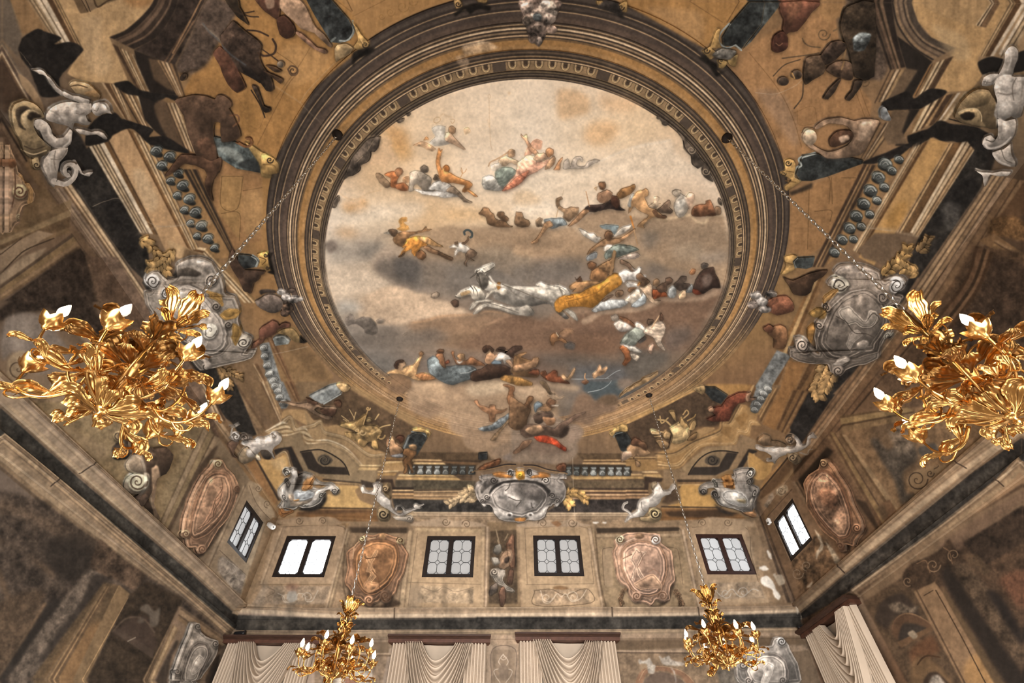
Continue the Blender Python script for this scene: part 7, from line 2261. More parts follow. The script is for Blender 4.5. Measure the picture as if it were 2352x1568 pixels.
def balusters(tx, pts, light='b0b8b6', base='4a5453', dark='292a28', flip=1):
    L = ['T ' + tx]
    for x, y, r in pts:
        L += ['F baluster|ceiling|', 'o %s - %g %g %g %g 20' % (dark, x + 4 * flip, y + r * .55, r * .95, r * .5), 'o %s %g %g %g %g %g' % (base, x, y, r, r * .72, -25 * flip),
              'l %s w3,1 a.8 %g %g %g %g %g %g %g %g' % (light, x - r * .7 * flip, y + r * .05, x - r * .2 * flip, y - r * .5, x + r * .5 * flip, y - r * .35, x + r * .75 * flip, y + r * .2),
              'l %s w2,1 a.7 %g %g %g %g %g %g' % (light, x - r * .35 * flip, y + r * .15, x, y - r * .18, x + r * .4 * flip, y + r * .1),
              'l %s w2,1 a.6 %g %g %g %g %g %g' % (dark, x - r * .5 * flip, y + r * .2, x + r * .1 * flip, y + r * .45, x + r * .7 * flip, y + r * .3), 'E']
    return '\n'.join(L)
BAL = [balusters('0 300 3.92', [(1400,200,60),(1520,250,60),(1450,330,55),(1600,400,50),(1530,470,45),(1640,510,60),(1590,600,45),(1700,630,60),(1655,730,45),(1755,750,60),(1710,850,42),(1810,870,58),(1770,965,40),(1870,985,55),(1930,1070,45)]),
       balusters('1752 300 3.92', [(1090,270,70),(1215,230,45),(1030,390,65),(1150,330,48),(960,510,65),(1085,480,48),(900,630,62),(1020,600,45),(835,740,60),(955,725,45),(775,850,58),(880,835,45),(710,955,52),(810,950,42),(640,1070,50)], flip=-1),
       balusters('560 560 4.6133', [(215,1110,45),(225,1200,45),(255,1300,50),(275,1390,50),(320,1460,55),(360,1530,55)], 'b9c4c6', '7d817e', '4c5456'),
       balusters('480 880 4.9', [(750,40,50),(780,100,50),(800,170,50),(840,230,50)], 'b9c4c6', '7d817e', '4c5456'),
       balusters('1440 880 4.9', [(1590,40,50),(1540,90,50),(1510,150,50),(1470,210,48),(1440,270,45)], 'b9c4c6', '7d817e', '4c5456', -1)]
q = ['T 980 1040 5.2267']
for x, c in ((40,0),(140,0),(240,1),(345,2),(445,2),(550,2),(-60,0),(-160,0),(1715,2),(1812,2),(1912,1),(2015,0),(2122,0),(2225,0),(2320,0),(2415,0)):
    a, b_ = (('b0b8b6', '767d7b'), ('8d9694', '5f6461'), ('6b7472', '454a48'))[c]
    q += ['F baluster|ceiling|', 'q 3a332b s1 - %d 152 %d 152 %d 262 %d 262' % (x - 48, x + 48, x + 48, x - 48), 'q %s s1 %d 165 %d 165 %d 185 %d 185' % (b_, x - 30, x + 32, x + 28, x - 26),
          'p %s %d 185 %d 185 %d 205 %d 235 %d 258 %d 258 %d 235 %d 205' % (b_, x - 18, x + 20, x + 24, x + 36, x + 30, x - 34, x - 38, x - 22), 'l %s w2.5,1.5 a.9 %d 240 %d 215 %d 207 %d 222' % (a, x - 30, x - 18, x + 5, x + 24), 'l %s w2 a.8 %d 172 %d 170' % (a, x - 26, x + 28), 'E']
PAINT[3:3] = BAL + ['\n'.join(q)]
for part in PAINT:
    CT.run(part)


SAT, TINT = .80, (1.01, 1.0, .985)
BULB_W = 5.0

# ---------------------------------------------------------------- plaster surfaces: transfer of the cartoon on to vault and walls
CT.C = np.clip(CT.C, 0, 1)
_g = CT.C.mean(2, keepdims=True); CT.C = _g + (CT.C - _g) * np.where(CT.C[..., 2:] > CT.C[..., :1], .55, SAT)
CT.C = .028 + .972 * CT.C * np.array(TINT, np.float32)
# craquelure, dust and old drips of the plaster itself
_dr = vnoise(CH, CW, 26, 4, 51, gain=.6, sx=.45, sy=3.2) * .07 + vnoise(CH, CW, 40, 4, 52, gain=.65) * .05
CT.C *= (1 + .04 * CT.n3 + .03 * CT.n4 + np.where(RHO > 4.25, _dr, 0))[..., None]; del _dr
CT.C = np.clip(CT.C, 0, 1)

def fold(v, n):
    v = np.mod(v, 2 * n); return np.where(v >= n, 2 * n - 1e-3 - v, v)

def sample(X, Y, Z):
    f = Y * cp + (Z - CAM_Z) * sp
    ok = f > .5
    px, py = to_px(X, np.where(ok, Y, 3.0), np.where(ok, Z, 5.0))
    on = np.hypot(X - OX, Y - OY) < 4.24                        # the ring itself is known right round
    px = np.where(on, np.clip(px, 2 - MG, PW + MG - 3), fold(np.clip(px, -4000, 6000), PW - 1.0)) + MG
    py = np.where(on, np.clip(py, 2 - MG, PH + MG - 3), fold(np.clip(py, -4000, 6000), PH - 1.0)) + MG
    xi = px.astype(np.int32); yi = py.astype(np.int32)
    fx = (px - xi).astype(np.float32)[..., None]; fy = (py - yi).astype(np.float32)[..., None]
    C = CT.C
    return (C[yi, xi] * (1 - fx) + C[yi, xi + 1] * fx) * (1 - fy) + (C[yi + 1, xi] * (1 - fx) + C[yi + 1, xi + 1] * fx) * fy

def plaster_image(name, w, h, fn):
    im = bpy.data.images.new(name, w, h, alpha=False)
    buf = np.ones((h, w, 4), np.float32)
    for y0 in range(0, h, 256):
        y1 = min(h, y0 + 256)
        v, u = np.mgrid[y0:y1, 0:w].astype(np.float32)
        buf[y0:y1, :, :3] = sample(*fn((u + .5) / w, (v + .5) / h))
    im.pixels.foreach_set(buf.ravel()); im.update(); im.pack()
    return im

EX = .45
VX0, VX1, VY0, VY1 = XL - EX, XR + EX, YB - EX, YF + EX
def vault_uv(x, y): return (x - VX0) / (VX1 - VX0), (y - VY0) / (VY1 - VY0)
ZT = ZC + .1
SURF = [dict(fn=lambda u, v: (VX0 + u * (VX1 - VX0), VY0 + v * (VY1 - VY0), vault_z(VX0 + u * (VX1 - VX0), VY0 + v * (VY1 - VY0))), w=int((VX1 - VX0) * 190), h=int((VY1 - VY0) * 190), name='vault_fresco'),
        dict(fn=lambda u, v: (XL + u * (XR - XL), YF + 0 * u, v * ZT), w=int((XR - XL) * 140), h=int(ZT * 140), name='far_wall_fresco'),
        dict(fn=lambda u, v: (XL + 0 * u, YB + u * (YF - YB), v * ZT), w=int((YF - YB) * 150), h=int(ZT * 150), name='left_wall_fresco'),
        dict(fn=lambda u, v: (XR + 0 * u, YB + u * (YF - YB), v * ZT), w=int((YF - YB) * 150), h=int(ZT * 150), name='right_wall_fresco')]

def nodes_of(m):
    m.use_nodes = True; nt = m.node_tree; return nt, nt.nodes, nt.links, nt.nodes['Principled BSDF']

def fresco_mat(name, img):
    m = bpy.data.materials.new(name); nt, N, L, P = nodes_of(m)
    t = N.new('ShaderNodeTexImage'); t.image = img; t.extension = 'EXTEND'
    tc = N.new('ShaderNodeTexCoord'); no = N.new('ShaderNodeTexNoise'); no.inputs['Scale'].default_value = 6; no.inputs['Detail'].default_value = 8
    n2 = N.new('ShaderNodeTexNoise'); n2.inputs['Scale'].default_value = 60; n2.inputs['Detail'].default_value = 4
    L.new(tc.outputs['Object'], no.inputs['Vector']); L.new(tc.outputs['Object'], n2.inputs['Vector'])
    r = N.new('ShaderNodeMapRange'); r.inputs[1].default_value = .3; r.inputs[2].default_value = .7; r.inputs[3].default_value = .95; r.inputs[4].default_value = 1.04
    L.new(no.outputs[0], r.inputs[0])
    mx = N.new('ShaderNodeMix'); mx.data_type = 'RGBA'; mx.blend_type = 'MULTIPLY'; mx.inputs['Factor'].default_value = 1
    L.new(t.outputs['Color'], mx.inputs['A']); L.new(r.outputs[0], mx.inputs['B'])
    L.new(mx.outputs['Result'], P.inputs['Base Color'])
    b = N.new('ShaderNodeBump'); b.inputs['Strength'].default_value = .07; b.inputs['Distance'].default_value = .01
    L.new(n2.outputs[0], b.inputs['Height']); L.new(b.outputs['Normal'], P.inputs['Normal'])
    P.inputs['Roughness'].default_value = .92; P.inputs['Specular IOR Level'].default_value = .15
    return m

for s in SURF: s['mat'] = fresco_mat(s['name'], plaster_image(s['name'], s['w'], s['h'], s['fn']))

def mat(name, col, rough=.6, metal=0., noise=.12, scale=30, bump=0., emit=None, stretch=None, spec=.3):
    m = bpy.data.materials.new(name); nt, N, L, P = nodes_of(m)
    tc = N.new('ShaderNodeTexCoord'); no = N.new('ShaderNodeTexNoise'); no.inputs['Scale'].default_value = scale; no.inputs['Detail'].default_value = 5
    src = tc.outputs['Object']
    if stretch:
        mp = N.new('ShaderNodeMapping'); mp.inputs['Scale'].default_value = stretch; L.new(src, mp.inputs[0]); src = mp.outputs[0]
    L.new(src, no.inputs['Vector'])
    cr = N.new('ShaderNodeValToRGB'); c = np.array(col)
    cr.color_ramp.elements[0].position = .3; cr.color_ramp.elements[1].position = .72
    cr.color_ramp.elements[0].color = (*np.clip(c * (1 - noise), 0, 1), 1); cr.color_ramp.elements[1].color = (*np.clip(c * (1 + noise), 0, 1), 1)
    L.new(no.outputs[0], cr.inputs[0]); L.new(cr.outputs[0], P.inputs['Base Color'])
    P.inputs['Roughness'].default_value = rough; P.inputs['Metallic'].default_value = metal; P.inputs['Specular IOR Level'].default_value = spec
    if bump:
        b = N.new('ShaderNodeBump'); b.inputs['Strength'].default_value = bump; b.inputs['Distance'].default_value = .01
        L.new(no.outputs[0], b.inputs['Height']); L.new(b.outputs['Normal'], P.inputs['Normal'])
    if emit: P.inputs['Emission Color'].default_value = (*emit[0], 1); P.inputs['Emission Strength'].default_value = emit[1]
    return m

def lin(h):
    c = hexc(h); return tuple(float(x) for x in np.where(c <= .04045, c / 12.92, ((c + .055) / 1.055) ** 2.4))

# ---------------------------------------------------------------- object helpers
def link(o, parent=None):
    COL.objects.link(o)
    if parent is not None: o.parent = parent
    return o
def mesh(name, V, Fc, m, parent=None, uv=None, smooth=False, mats=None, midx=None):
    me = bpy.data.meshes.new(name); me.from_pydata([tuple(map(float, v)) for v in V], [], [tuple(int(i) for i in f) for f in Fc])
    if uv is not None:
        lay = me.uv_layers.new(name='UVMap'); vi = np.zeros(len(me.loops), np.int32); me.loops.foreach_get('vertex_index', vi)
        lay.data.foreach_set('uv', np.asarray(uv, np.float32)[vi].ravel())
    for q in (mats or [m]): me.materials.append(q)
    if midx is not None: me.polygons.foreach_set('material_index', midx)
    if smooth: me.polygons.foreach_set('use_smooth', [True] * len(me.polygons))
    me.update()
    return link(bpy.data.objects.new(name, me), parent)
def tag(o, label=None, cat=None, group=None, kind=None):
    for k, v in (('label', label), ('category', cat), ('group', group), ('kind', kind)):
        if v: o[k] = v
    return o
def empty(name, loc, label, cat, group=None):
    o = bpy.data.objects.new(name, None); o.location = loc; o.empty_display_size = .1; link(o); return tag(o, label, cat, group)
class MB:
    """collects vertices and faces of one mesh"""
    def __init__(s): s.V = []; s.F = []
    def add(s, V, Fc):
        b = len(s.V); s.V += [tuple(v) for v in V]; s.F += [tuple(i + b for i in f) for f in Fc]; return s
    def box(s, x0, x1, y0, y1, z0, z1):
        return s.add([(x, y, z) for x in (x0, x1) for y in (y0, y1) for z in (z0, z1)], [(0, 1, 3, 2), (4, 6, 7, 5), (0, 4, 5, 1), (2, 3, 7, 6), (0, 2, 6, 4), (1, 5, 7, 3)])
    def tube(s, P, r, n=6, cap=True):
        P = [Vector(p) for p in P]; R = r if hasattr(r, '__len__') else [r] * len(P); b = len(s.V); up = Vector((.13, .2, .97))
        for i, p in enumerate(P):
            d = (P[min(i + 1, len(P) - 1)] - P[max(i - 1, 0)]).normalized(); a = d.cross(up)
            if a.length < 1e-3: a = d.cross(Vector((1, 0, 0)))
            a.normalize(); c = d.cross(a); up = c.cross(d) if False else up
            for k in range(n):
                t = 2 * math.pi * k / n; s.V.append(tuple(p + (a * math.cos(t) + c * math.sin(t)) * R[i]))
        for i in range(len(P) - 1):
            for k in range(n):
                s.F.append((b + i * n + k, b + i * n + (k + 1) % n, b + (i + 1) * n + (k + 1) % n, b + (i + 1) * n + k))
        if cap: s.F.append(tuple(b + k for k in range(n))[::-1]); s.F.append(tuple(b + (len(P) - 1) * n + k for k in range(n)))
        return s
    def lathe(s, prof, n=14, wav=None):
        b = len(s.V)
        for i, (r, z) in enumerate(prof):
            for k in range(n):
                t = 2 * math.pi * k / n; rr, zz = (r, z) if wav is None else wav(i, t, r, z)
                s.V.append((rr * math.cos(t), rr * math.sin(t), zz))
        for i in range(len(prof) - 1):
            for k in range(n): s.F.append((b + i * n + k, b + i * n + (k + 1) % n, b + (i + 1) * n + (k + 1) % n, b + (i + 1) * n + k))
        return s
    def grid(s, fn, nu, nv):
        b = len(s.V)
        for j in range(nv + 1):
            for i in range(nu + 1): s.V.append(tuple(fn(i / nu, j / nv)))
        for j in range(nv):
            for i in range(nu):
                a = b + j * (nu + 1) + i; s.F.append((a, a + 1, a + nu + 2, a + nu + 1))
        return s
    def build(s, name, m, parent=None, smooth=True): return mesh(name, s.V, s.F, m, parent, smooth=smooth)

# ---------------------------------------------------------------- shell of the hall
M_floor = mat('terrazzo', (.45, .36, .28), .35, noise=.25, scale=14)
M_plain = mat('plain_plaster', lin('8a7358'), .9, noise=.15, scale=3)
tag(mesh('floor', [(XL, YB, 0), (XR, YB, 0), (XR, YF, 0), (XL, YF, 0)], [(0, 1, 2, 3)], M_floor), kind='structure')
tag(mesh('wall_back', [(XL, YB, 0), (XL, YB, ZT), (XR, YB, ZT), (XR, YB, 0)], [(0, 1, 2, 3)], M_plain), kind='structure')
nx, ny = 97, 107
gx = np.linspace(XL, XR, nx); gy = np.linspace(YB, YF, ny); GX, GY = np.meshgrid(gx, gy); GZ = vault_z(GX, GY)
U, Vv = vault_uv(GX, GY); idx = np.arange(nx * ny).reshape(ny, nx)
Fq = np.stack([idx[:-1, :-1], idx[1:, :-1], idx[1:, 1:], idx[:-1, 1:]], -1).reshape(-1, 4)
ceiling = tag(mesh('ceiling', np.stack([GX, GY, GZ], -1).reshape(-1, 3), Fq, SURF[0]['mat'], uv=np.stack([U, Vv], -1).reshape(-1, 2), smooth=True), kind='structure')

WIN = [(1, -5.47, -4.27, 5.77, 6.735, 7.5), (1, -2.045, -.87, 5.78, 6.745, .17), (1, .53, 1.675, 5.815, 6.765, .19), (1, 4.505, 5.645, 5.865, 6.815, .42),
       (2, 9.41, 10.47, 5.85, 6.80, .42), (3, 9.415, 10.535, 5.95, 6.895, 6.5)]
def wall_pt(s, a, d, z):
    """point of wall s: a along the wall, d out into the room, height z"""
    return (a, YF - d, z) if s == 1 else ((XL + d, a, z) if s == 2 else (XR - d, a, z))
def wall_uv(s, a, z): return ((a - XL) / (XR - XL) if s == 1 else (a - YB) / (YF - YB), z / ZT)
WALLS = {}
for s, nm in ((1, 'wall_far'), (2, 'wall_left'), (3, 'wall_right')):
    a0, a1 = (XL, XR) if s == 1 else (YB, YF)
    holes = [w for w in WIN if w[0] == s]
    A = sorted({a0, a1, *[h[1] for h in holes], *[h[2] for h in holes]}); Z = sorted({0, ZW + .02, *[h[3] for h in holes], *[h[4] for h in holes]})
    V, Fc, uv = [], [], []
    for i in range(len(A) - 1):
        for j in range(len(Z) - 1):
            ca, cz = (A[i] + A[i + 1]) / 2, (Z[j] + Z[j + 1]) / 2
            if any(h[1] < ca < h[2] and h[3] < cz < h[4] for h in holes): continue
            b = len(V); q = [(A[i], Z[j]), (A[i + 1], Z[j]), (A[i + 1], Z[j + 1]), (A[i], Z[j + 1])]
            V += [wall_pt(s, a, 0, z) for a, z in q]; uv += [wall_uv(s, a, z) for a, z in q]; Fc.append((b, b + 1, b + 2, b + 3) if s != 2 else (b + 3, b + 2, b + 1, b))
    for h in holes:       # reveals cut into the masonry
        ring = [(h[1], h[3]), (h[2], h[3]), (h[2], h[4]), (h[1], h[4])]
        for k in range(4):
            (p, q), (r, t) = ring[k], ring[(k + 1) % 4]; b = len(V)
            V += [wall_pt(s, p, 0, q), wall_pt(s, r, 0, t), wall_pt(s, r, -.3, t), wall_pt(s, p, -.3, q)]
            uv += [wall_uv(s, p, q), wall_uv(s, r, t), wall_uv(s, r, t), wall_uv(s, p, q)]; Fc.append((b, b + 1, b + 2, b + 3))
    WALLS[s] = tag(mesh(nm, V, Fc, SURF[s]['mat'], uv=uv), kind='structure')

# cornice, frieze and architrave running round the room
CORN = [(5.15, .0), (5.135, .09), (5.085, .10), (5.06, .075), (5.03, .065), (4.985, .045), (4.945, .035), (4.935, .012), (4.735, .012), (4.725, .05), (4.675, .05), (4.665, .036), (4.60, .03), (4.56, .024), (4.55, .0)]
for k, (s, dz) in enumerate(((1, 0.), (2, .07), (3, .12))):
    a0, a1 = (XL, XR) if s == 1 else (YB, YF); n = 26; V, uv, Fc = [], [], []
    for i in range(n + 1):
        a = a0 + (a1 - a0) * i / n
        for z, d in CORN:
            zz = z + dz + (.006 * (a - .2) if s == 1 else 0); V.append(wall_pt(s, a, d, zz)); uv.append(wall_uv(s, a, zz - d * .33))
    c = len(CORN)
    for i in range(n):
        for j in range(c - 1): Fc.append((i * c + j, i * c + j + 1, (i + 1) * c + j + 1, (i + 1) * c + j))
    tag(mesh('trim_%d' % (k + 1), V, Fc, SURF[s]['mat'], uv=uv), kind='structure')

# ---------------------------------------------------------------- windows with leaded octagons
M_fr = mat('dark_window_wood', lin('1f1714'), .5, noise=.3, scale=20, stretch=(1, 1, 6)); M_fr2 = mat('red_brown_window_wood', lin('34201a'), .5, noise=.3, scale=20)
M_lead = mat('lead_came', lin('4a4c4c'), .5, .6, noise=.1)
PANE = {}
def pane_mat(v, k=0):
    key = (v, k)
    if key not in PANE:
        c = (.93, .97, 1.0) if v > 1 else ((.98, .97, .95) if v < .4 else (.95, .98, 1.0)); q = v * (1 - .10 * k)
        PANE[key] = mat('lit_frosted_glass', (.30, .30, .30), .35, noise=.06, scale=8, emit=(c, q))
    return PANE[key]
for n, (s, a0, a1, z0, z1, lum) in enumerate(WIN):
    W = tag(bpy.data.objects.new('window_%d' % (n + 1), None), kind='structure'); link(W)
    mf = M_fr2 if n == 3 else M_fr
    def boxw(name, p0, p1, q0, q1, d0, d1, m, par):
        b = MB(); P = [wall_pt(s, a, d, z) for a in (p0, p1) for d in (d0, d1) for z in (q0, q1)]
        b.add(P, [(0, 1, 3, 2), (4, 6, 7, 5), (0, 4, 5, 1), (2, 3, 7, 6), (0, 2, 6, 4), (1, 5, 7, 3)]); return b.build(name, m, par, False)
    fw = .085
    boxw('frame_rail', a0, a1, z0, z0 + fw, -.02, -.10, mf, W); boxw('frame_rail', a0, a1, z1 - fw, z1, -.02, -.10, mf, W)
    boxw('frame_stile', a0, a0 + fw, z0 + fw, z1 - fw, -.02, -.10, mf, W); boxw('frame_stile', a1 - fw, a1, z0 + fw, z1 - fw, -.02, -.10, mf, W)
    am = (a0 + a1) / 2; boxw('mullion', am - .05, am + .05, z0 + fw, z1 - fw, -.01, -.10, mf, W)
    rs = random.Random(n)
    for p0, p1 in ((a0 + fw, am - .05), (am + .05, a1 - fw)):
        q0, q1 = z0 + fw, z1 - fw; cw, ch = (p1 - p0) / 2, (q1 - q0) / 3; c = .27 * min(cw, ch); came = MB(); g = .0045
        boxw('casement', p0, p0 + .014, q0, q1, -.025, -.085, mf, W)
        def came_seg(A, B, w=.005):
            d = np.array(B) - np.array(A); l = np.hypot(*d); t = np.array([-d[1], d[0]]) / l * w
            qs = [np.array(A) + t, np.array(B) + t, np.array(B) - t, np.array(A) - t]
            came.add([wall_pt(s, x, -.050, z) for x, z in qs] + [wall_pt(s, x, -.062, z) for x, z in qs], [(0, 1, 2, 3), (0, 4, 5, 1), (1, 5, 6, 2), (2, 6, 7, 3), (3, 7, 4, 0)])
        for i in range(2):
            for j in range(3):
                x0, x1, y0, y1 = p0 + i * cw, p0 + (i + 1) * cw, q0 + j * ch, q0 + (j + 1) * ch
                oct_ = [(x0 + c, y0), (x1 - c, y0), (x1, y0 + c), (x1, y1 - c), (x1 - c, y1), (x0 + c, y1), (x0, y1 - c), (x0, y0 + c)]
                cx, cy = (x0 + x1) / 2, (y0 + y1) / 2
                Pp = [wall_pt(s, cx + (x - cx) * (1 - g / cw * 2), -.056, cy + (y - cy) * (1 - g / ch * 2)) for x, y in oct_]
                Pb = [wall_pt(s, cx + (x - cx) * (1 - g / cw * 2), -.061, cy + (y - cy) * (1 - g / ch * 2)) for x, y in oct_]
                mesh('pane', Pp + Pb + [wall_pt(s, cx, -.0545, cy)], [(k, (k + 1) % 8, 16) for k in range(8)] + [(k, 8 + k, 8 + (k + 1) % 8, (k + 1) % 8) for k in range(8)], pane_mat(lum, rs.choice((0, 0, 1, 2))), W)
                for k in range(8): came_seg(oct_[k], oct_[(k + 1) % 8])
        for i in range(3):
            for j in range(4):
                if (i in (0, 2)) and (j in (0, 3)): continue
                X, Y = p0 + i * cw, q0 + j * ch
                di = [(max(p0, min(p1, X + dx)), max(q0, min(q1, Y + dy))) for dx, dy in ((c, 0), (0, c), (-c, 0), (0, -c))]
                mesh('pane', [wall_pt(s, x, -.057, y) for x, y in di], [(0, 1, 2, 3)], pane_mat(lum, 1), W)
        came.build('lead_came', M_lead, W, False)

# ---------------------------------------------------------------- painted and carved pieces laid on their surface
def hit_on(s, px, py):
    """photo points forced on to surface s (the vault and walls are continued a little past their edges)"""
    dx, dy, dz = ray(px, py)
    if s == 0:
        hi = (ZC - CAM_Z) / np.maximum(dz, 1e-3); lo = hi * .55
        for _ in range(40):
            mid = (lo + hi) / 2; over = CAM_Z + mid * dz > vault_z(mid * dx, mid * dy); hi = np.where(over, mid, hi); lo = np.where(over, lo, mid)
        t = hi
    elif s == 1: t = YF / np.maximum(dy, .05)
    elif s == 2: t = XL / np.minimum(dx, -.05)
    else: t = XR / np.maximum(dx, .05)
    return np.stack([t * dx, t * dy, CAM_Z + t * dz], -1)
def normal_on(s, P):
    if s: return np.tile(np.array({1: (0, -1, 0), 2: (1, 0, 0), 3: (-1, 0, 0)}[s], float), (len(P), 1))
    e = .02; gx_ = (vault_z(P[:, 0] + e, P[:, 1]) - vault_z(P[:, 0] - e, P[:, 1])) / (2 * e); gy_ = (vault_z(P[:, 0], P[:, 1] + e) - vault_z(P[:, 0], P[:, 1] - e)) / (2 * e)
    N_ = np.stack([gx_, gy_, -np.ones(len(P))], 1); return N_ / np.linalg.norm(N_, axis=1)[:, None]
def uv_on(s, P):
    if s == 0: return np.stack(vault_uv(P[:, 0], P[:, 1]), 1)
    return np.stack(wall_uv(s, P[:, 0] if s == 1 else P[:, 1], P[:, 2]), 1)
def slab(mb, uvs, s, Q, h0, h, bev):
    Q = Q[np.r_[True, np.linalg.norm(np.diff(Q, axis=0), axis=1) > .3]]
    if len(Q) < 3: return
    T = inset(Q, bev); B0 = hit_on(s, Q[:, 0], Q[:, 1]); T0 = hit_on(s, T[:, 0], T[:, 1])
    Pb = B0 + normal_on(s, B0) * (h0 - .004); Pt = T0 + normal_on(s, T0) * (h0 + h)
    n = len(Q); tri = mgeo.tessellate_polygon([[Vector((x, y, 0)) for x, y in T]])
    b = len(mb.V); mb.V += [tuple(p) for p in Pb] + [tuple(p) for p in Pt]; uvs += list(uv_on(s, B0)) + list(uv_on(s, T0))
    mb.F += [(b + n + i, b + n + j, b + n + k) for i, j, k in tri]
    mb.F += [(b + i, b + (i + 1) % n, b + n + (i + 1) % n, b + n + i) for i in range(n)]
def surface_of(polys):
    P = np.vstack(polys); sid = hit(P[:, 0], P[:, 1])[0]
    return int(np.bincount(sid.astype(int), minlength=4).argmax())
fresco = None

# the round fresco and its moulded frame
def ring_part(name, r0, r1, prof, parent, seg=160):
    """circular moulding; prof = list of (fraction across, drop below the plaster)"""
    V, uv, Fc = [], [], []; c = len(prof)
    for i in range(seg):
        t = 2 * math.pi * i / seg; k = .25 + .75 * min(1, max(0, (1.05 - math.sin(t)) / .6))
        for f, d in prof:
            r = r0 + (r1 - r0) * f; x, y = OX + r * math.cos(t), OY + r * math.sin(t)
            V.append((x, y, float(vault_z(x, y)) - d * k - .002)); uv.append(vault_uv(x, y))
    for i in range(seg):
        for j in range(c - 1): Fc.append((i * c + j, i * c + j + 1, ((i + 1) % seg) * c + j + 1, ((i + 1) % seg) * c + j))
    return mesh(name, V, Fc, SURF[0]['mat'], parent, uv=uv)
seg = 128; V = [(OX, OY, ZC - .003)]; uv = [vault_uv(OX, OY)]; Fc = []
for j in range(1, 9):
    for i in range(seg):
        t = 2 * math.pi * i / seg; r = R_IN * j / 8; x, y = OX + r * math.cos(t), OY + r * math.sin(t); V.append((x, y, ZC - .003)); uv.append(vault_uv(x, y))
for i in range(seg):
    Fc.append((0, 1 + (i + 1) % seg, 1 + i))
    for j in range(7):
        a = 1 + j * seg; b = a + seg; Fc.append((a + i, a + (i + 1) % seg, b + (i + 1) % seg, b + i))
fresco = tag(mesh('ceiling_fresco', V, Fc, SURF[0]['mat'], uv=uv), 'round ceiling fresco of a pale sky with clouds, white horses, golden chariot and gods', 'painting')
frame = empty('round_frame', (0, 0, 0), 'dark and ochre moulded ring around the ceiling fresco, with egg ornaments', 'frame')
ring_part('inner_moulding', 3.335, 3.44, [(0, 0), (.03, .018), (.3, .022), (.36, .012), (.62, .012), (.68, .02), (.94, .016), (1, 0)], frame)
eggband = ring_part('egg_band', 3.44, 3.54, [(0, .004), (.5, .002), (1, .004)], frame)
ring_part('bead_moulding', 3.54, 3.66, [(0, 0), (.05, .02), (.25, .024), (.35, .012), (.6, .012), (.7, .02), (.95, .02), (1, .004)], frame)
ring_part('flat_band', 3.66, 3.77, [(0, .004), (.5, .003), (1, .004)], frame)
ring_part('reeded_moulding', 3.77, 3.93, [(0, .004), (.06, .016), (.2, .022), (.28, .012), (.5, .014), (.56, .024), (.72, .024), (.8, .012), (.95, .014), (1, .004)], frame)
ring_part('frieze_band', 3.93, 4.03, [(0, .004), (.5, .003), (1, .004)], frame)
ring_part('outer_moulding', 4.03, 4.22, [(0, .004), (.1, .014), (.3, .012), (.4, .022), (.55, .022), (.66, .014), (.95, .02), (1, 0)], frame)
M_egg = mat('egg_ochre', lin('c4aa80'), .9, noise=.3, scale=24); M_eggd = mat('egg_shadow_paint', lin('4a3d31'), .9, noise=.2, scale=24)
eb = MB()
for i in range(9):                                                       # horseshoe rim open to the outside
    t = math.radians(180 - 20 + i * (220 / 8) - 90 + 90) ; t = math.radians(70 + i * 27.5)
    for (rr, z) in ((1.0, 0), (.86, -.010), (.66, 0)):
        eb.V.append((.034 * rr * math.cos(t), .044 * rr * math.sin(t), z))
for i in range(8):
    for j in range(2): eb.F.append((i * 3 + j, i * 3 + j + 1, i * 3 + j + 4, i * 3 + j + 3))
nr = len(eb.F); b0 = len(eb.V)
for j, (rr, z) in enumerate(((1, 0), (.6, -.007))):
    for i in range(8): eb.V.append((.019 * rr * math.cos(i * math.pi / 4) + .008, .024 * rr * math.sin(i * math.pi / 4), z))
eb.V.append((.008, 0, -.009))
for i in range(8): eb.F += [(b0 + i, b0 + (i + 1) % 8, b0 + 8 + (i + 1) % 8, b0 + 8 + i), (b0 + 8 + i, b0 + 8 + (i + 1) % 8, b0 + 16)]
egg0 = None
for k in range(NEGG):
    t = (k + .5) / NEGG * 2 * math.pi
    if k % 8 == 3 or math.radians(52) < t < math.radians(140): continue
    if egg0 is None:
        egg0 = mesh('egg', eb.V, eb.F, M_egg, eggband, smooth=True, mats=[M_egg, M_eggd], midx=[0] * nr + [1] * (len(eb.F) - nr)); o = egg0
    else: o = egg0.copy(); link(o, eggband)
    o.location = (OX + 3.491 * math.cos(t), OY + 3.491 * math.sin(t), ZC - .0062); o.rotation_euler = (0, 0, t)

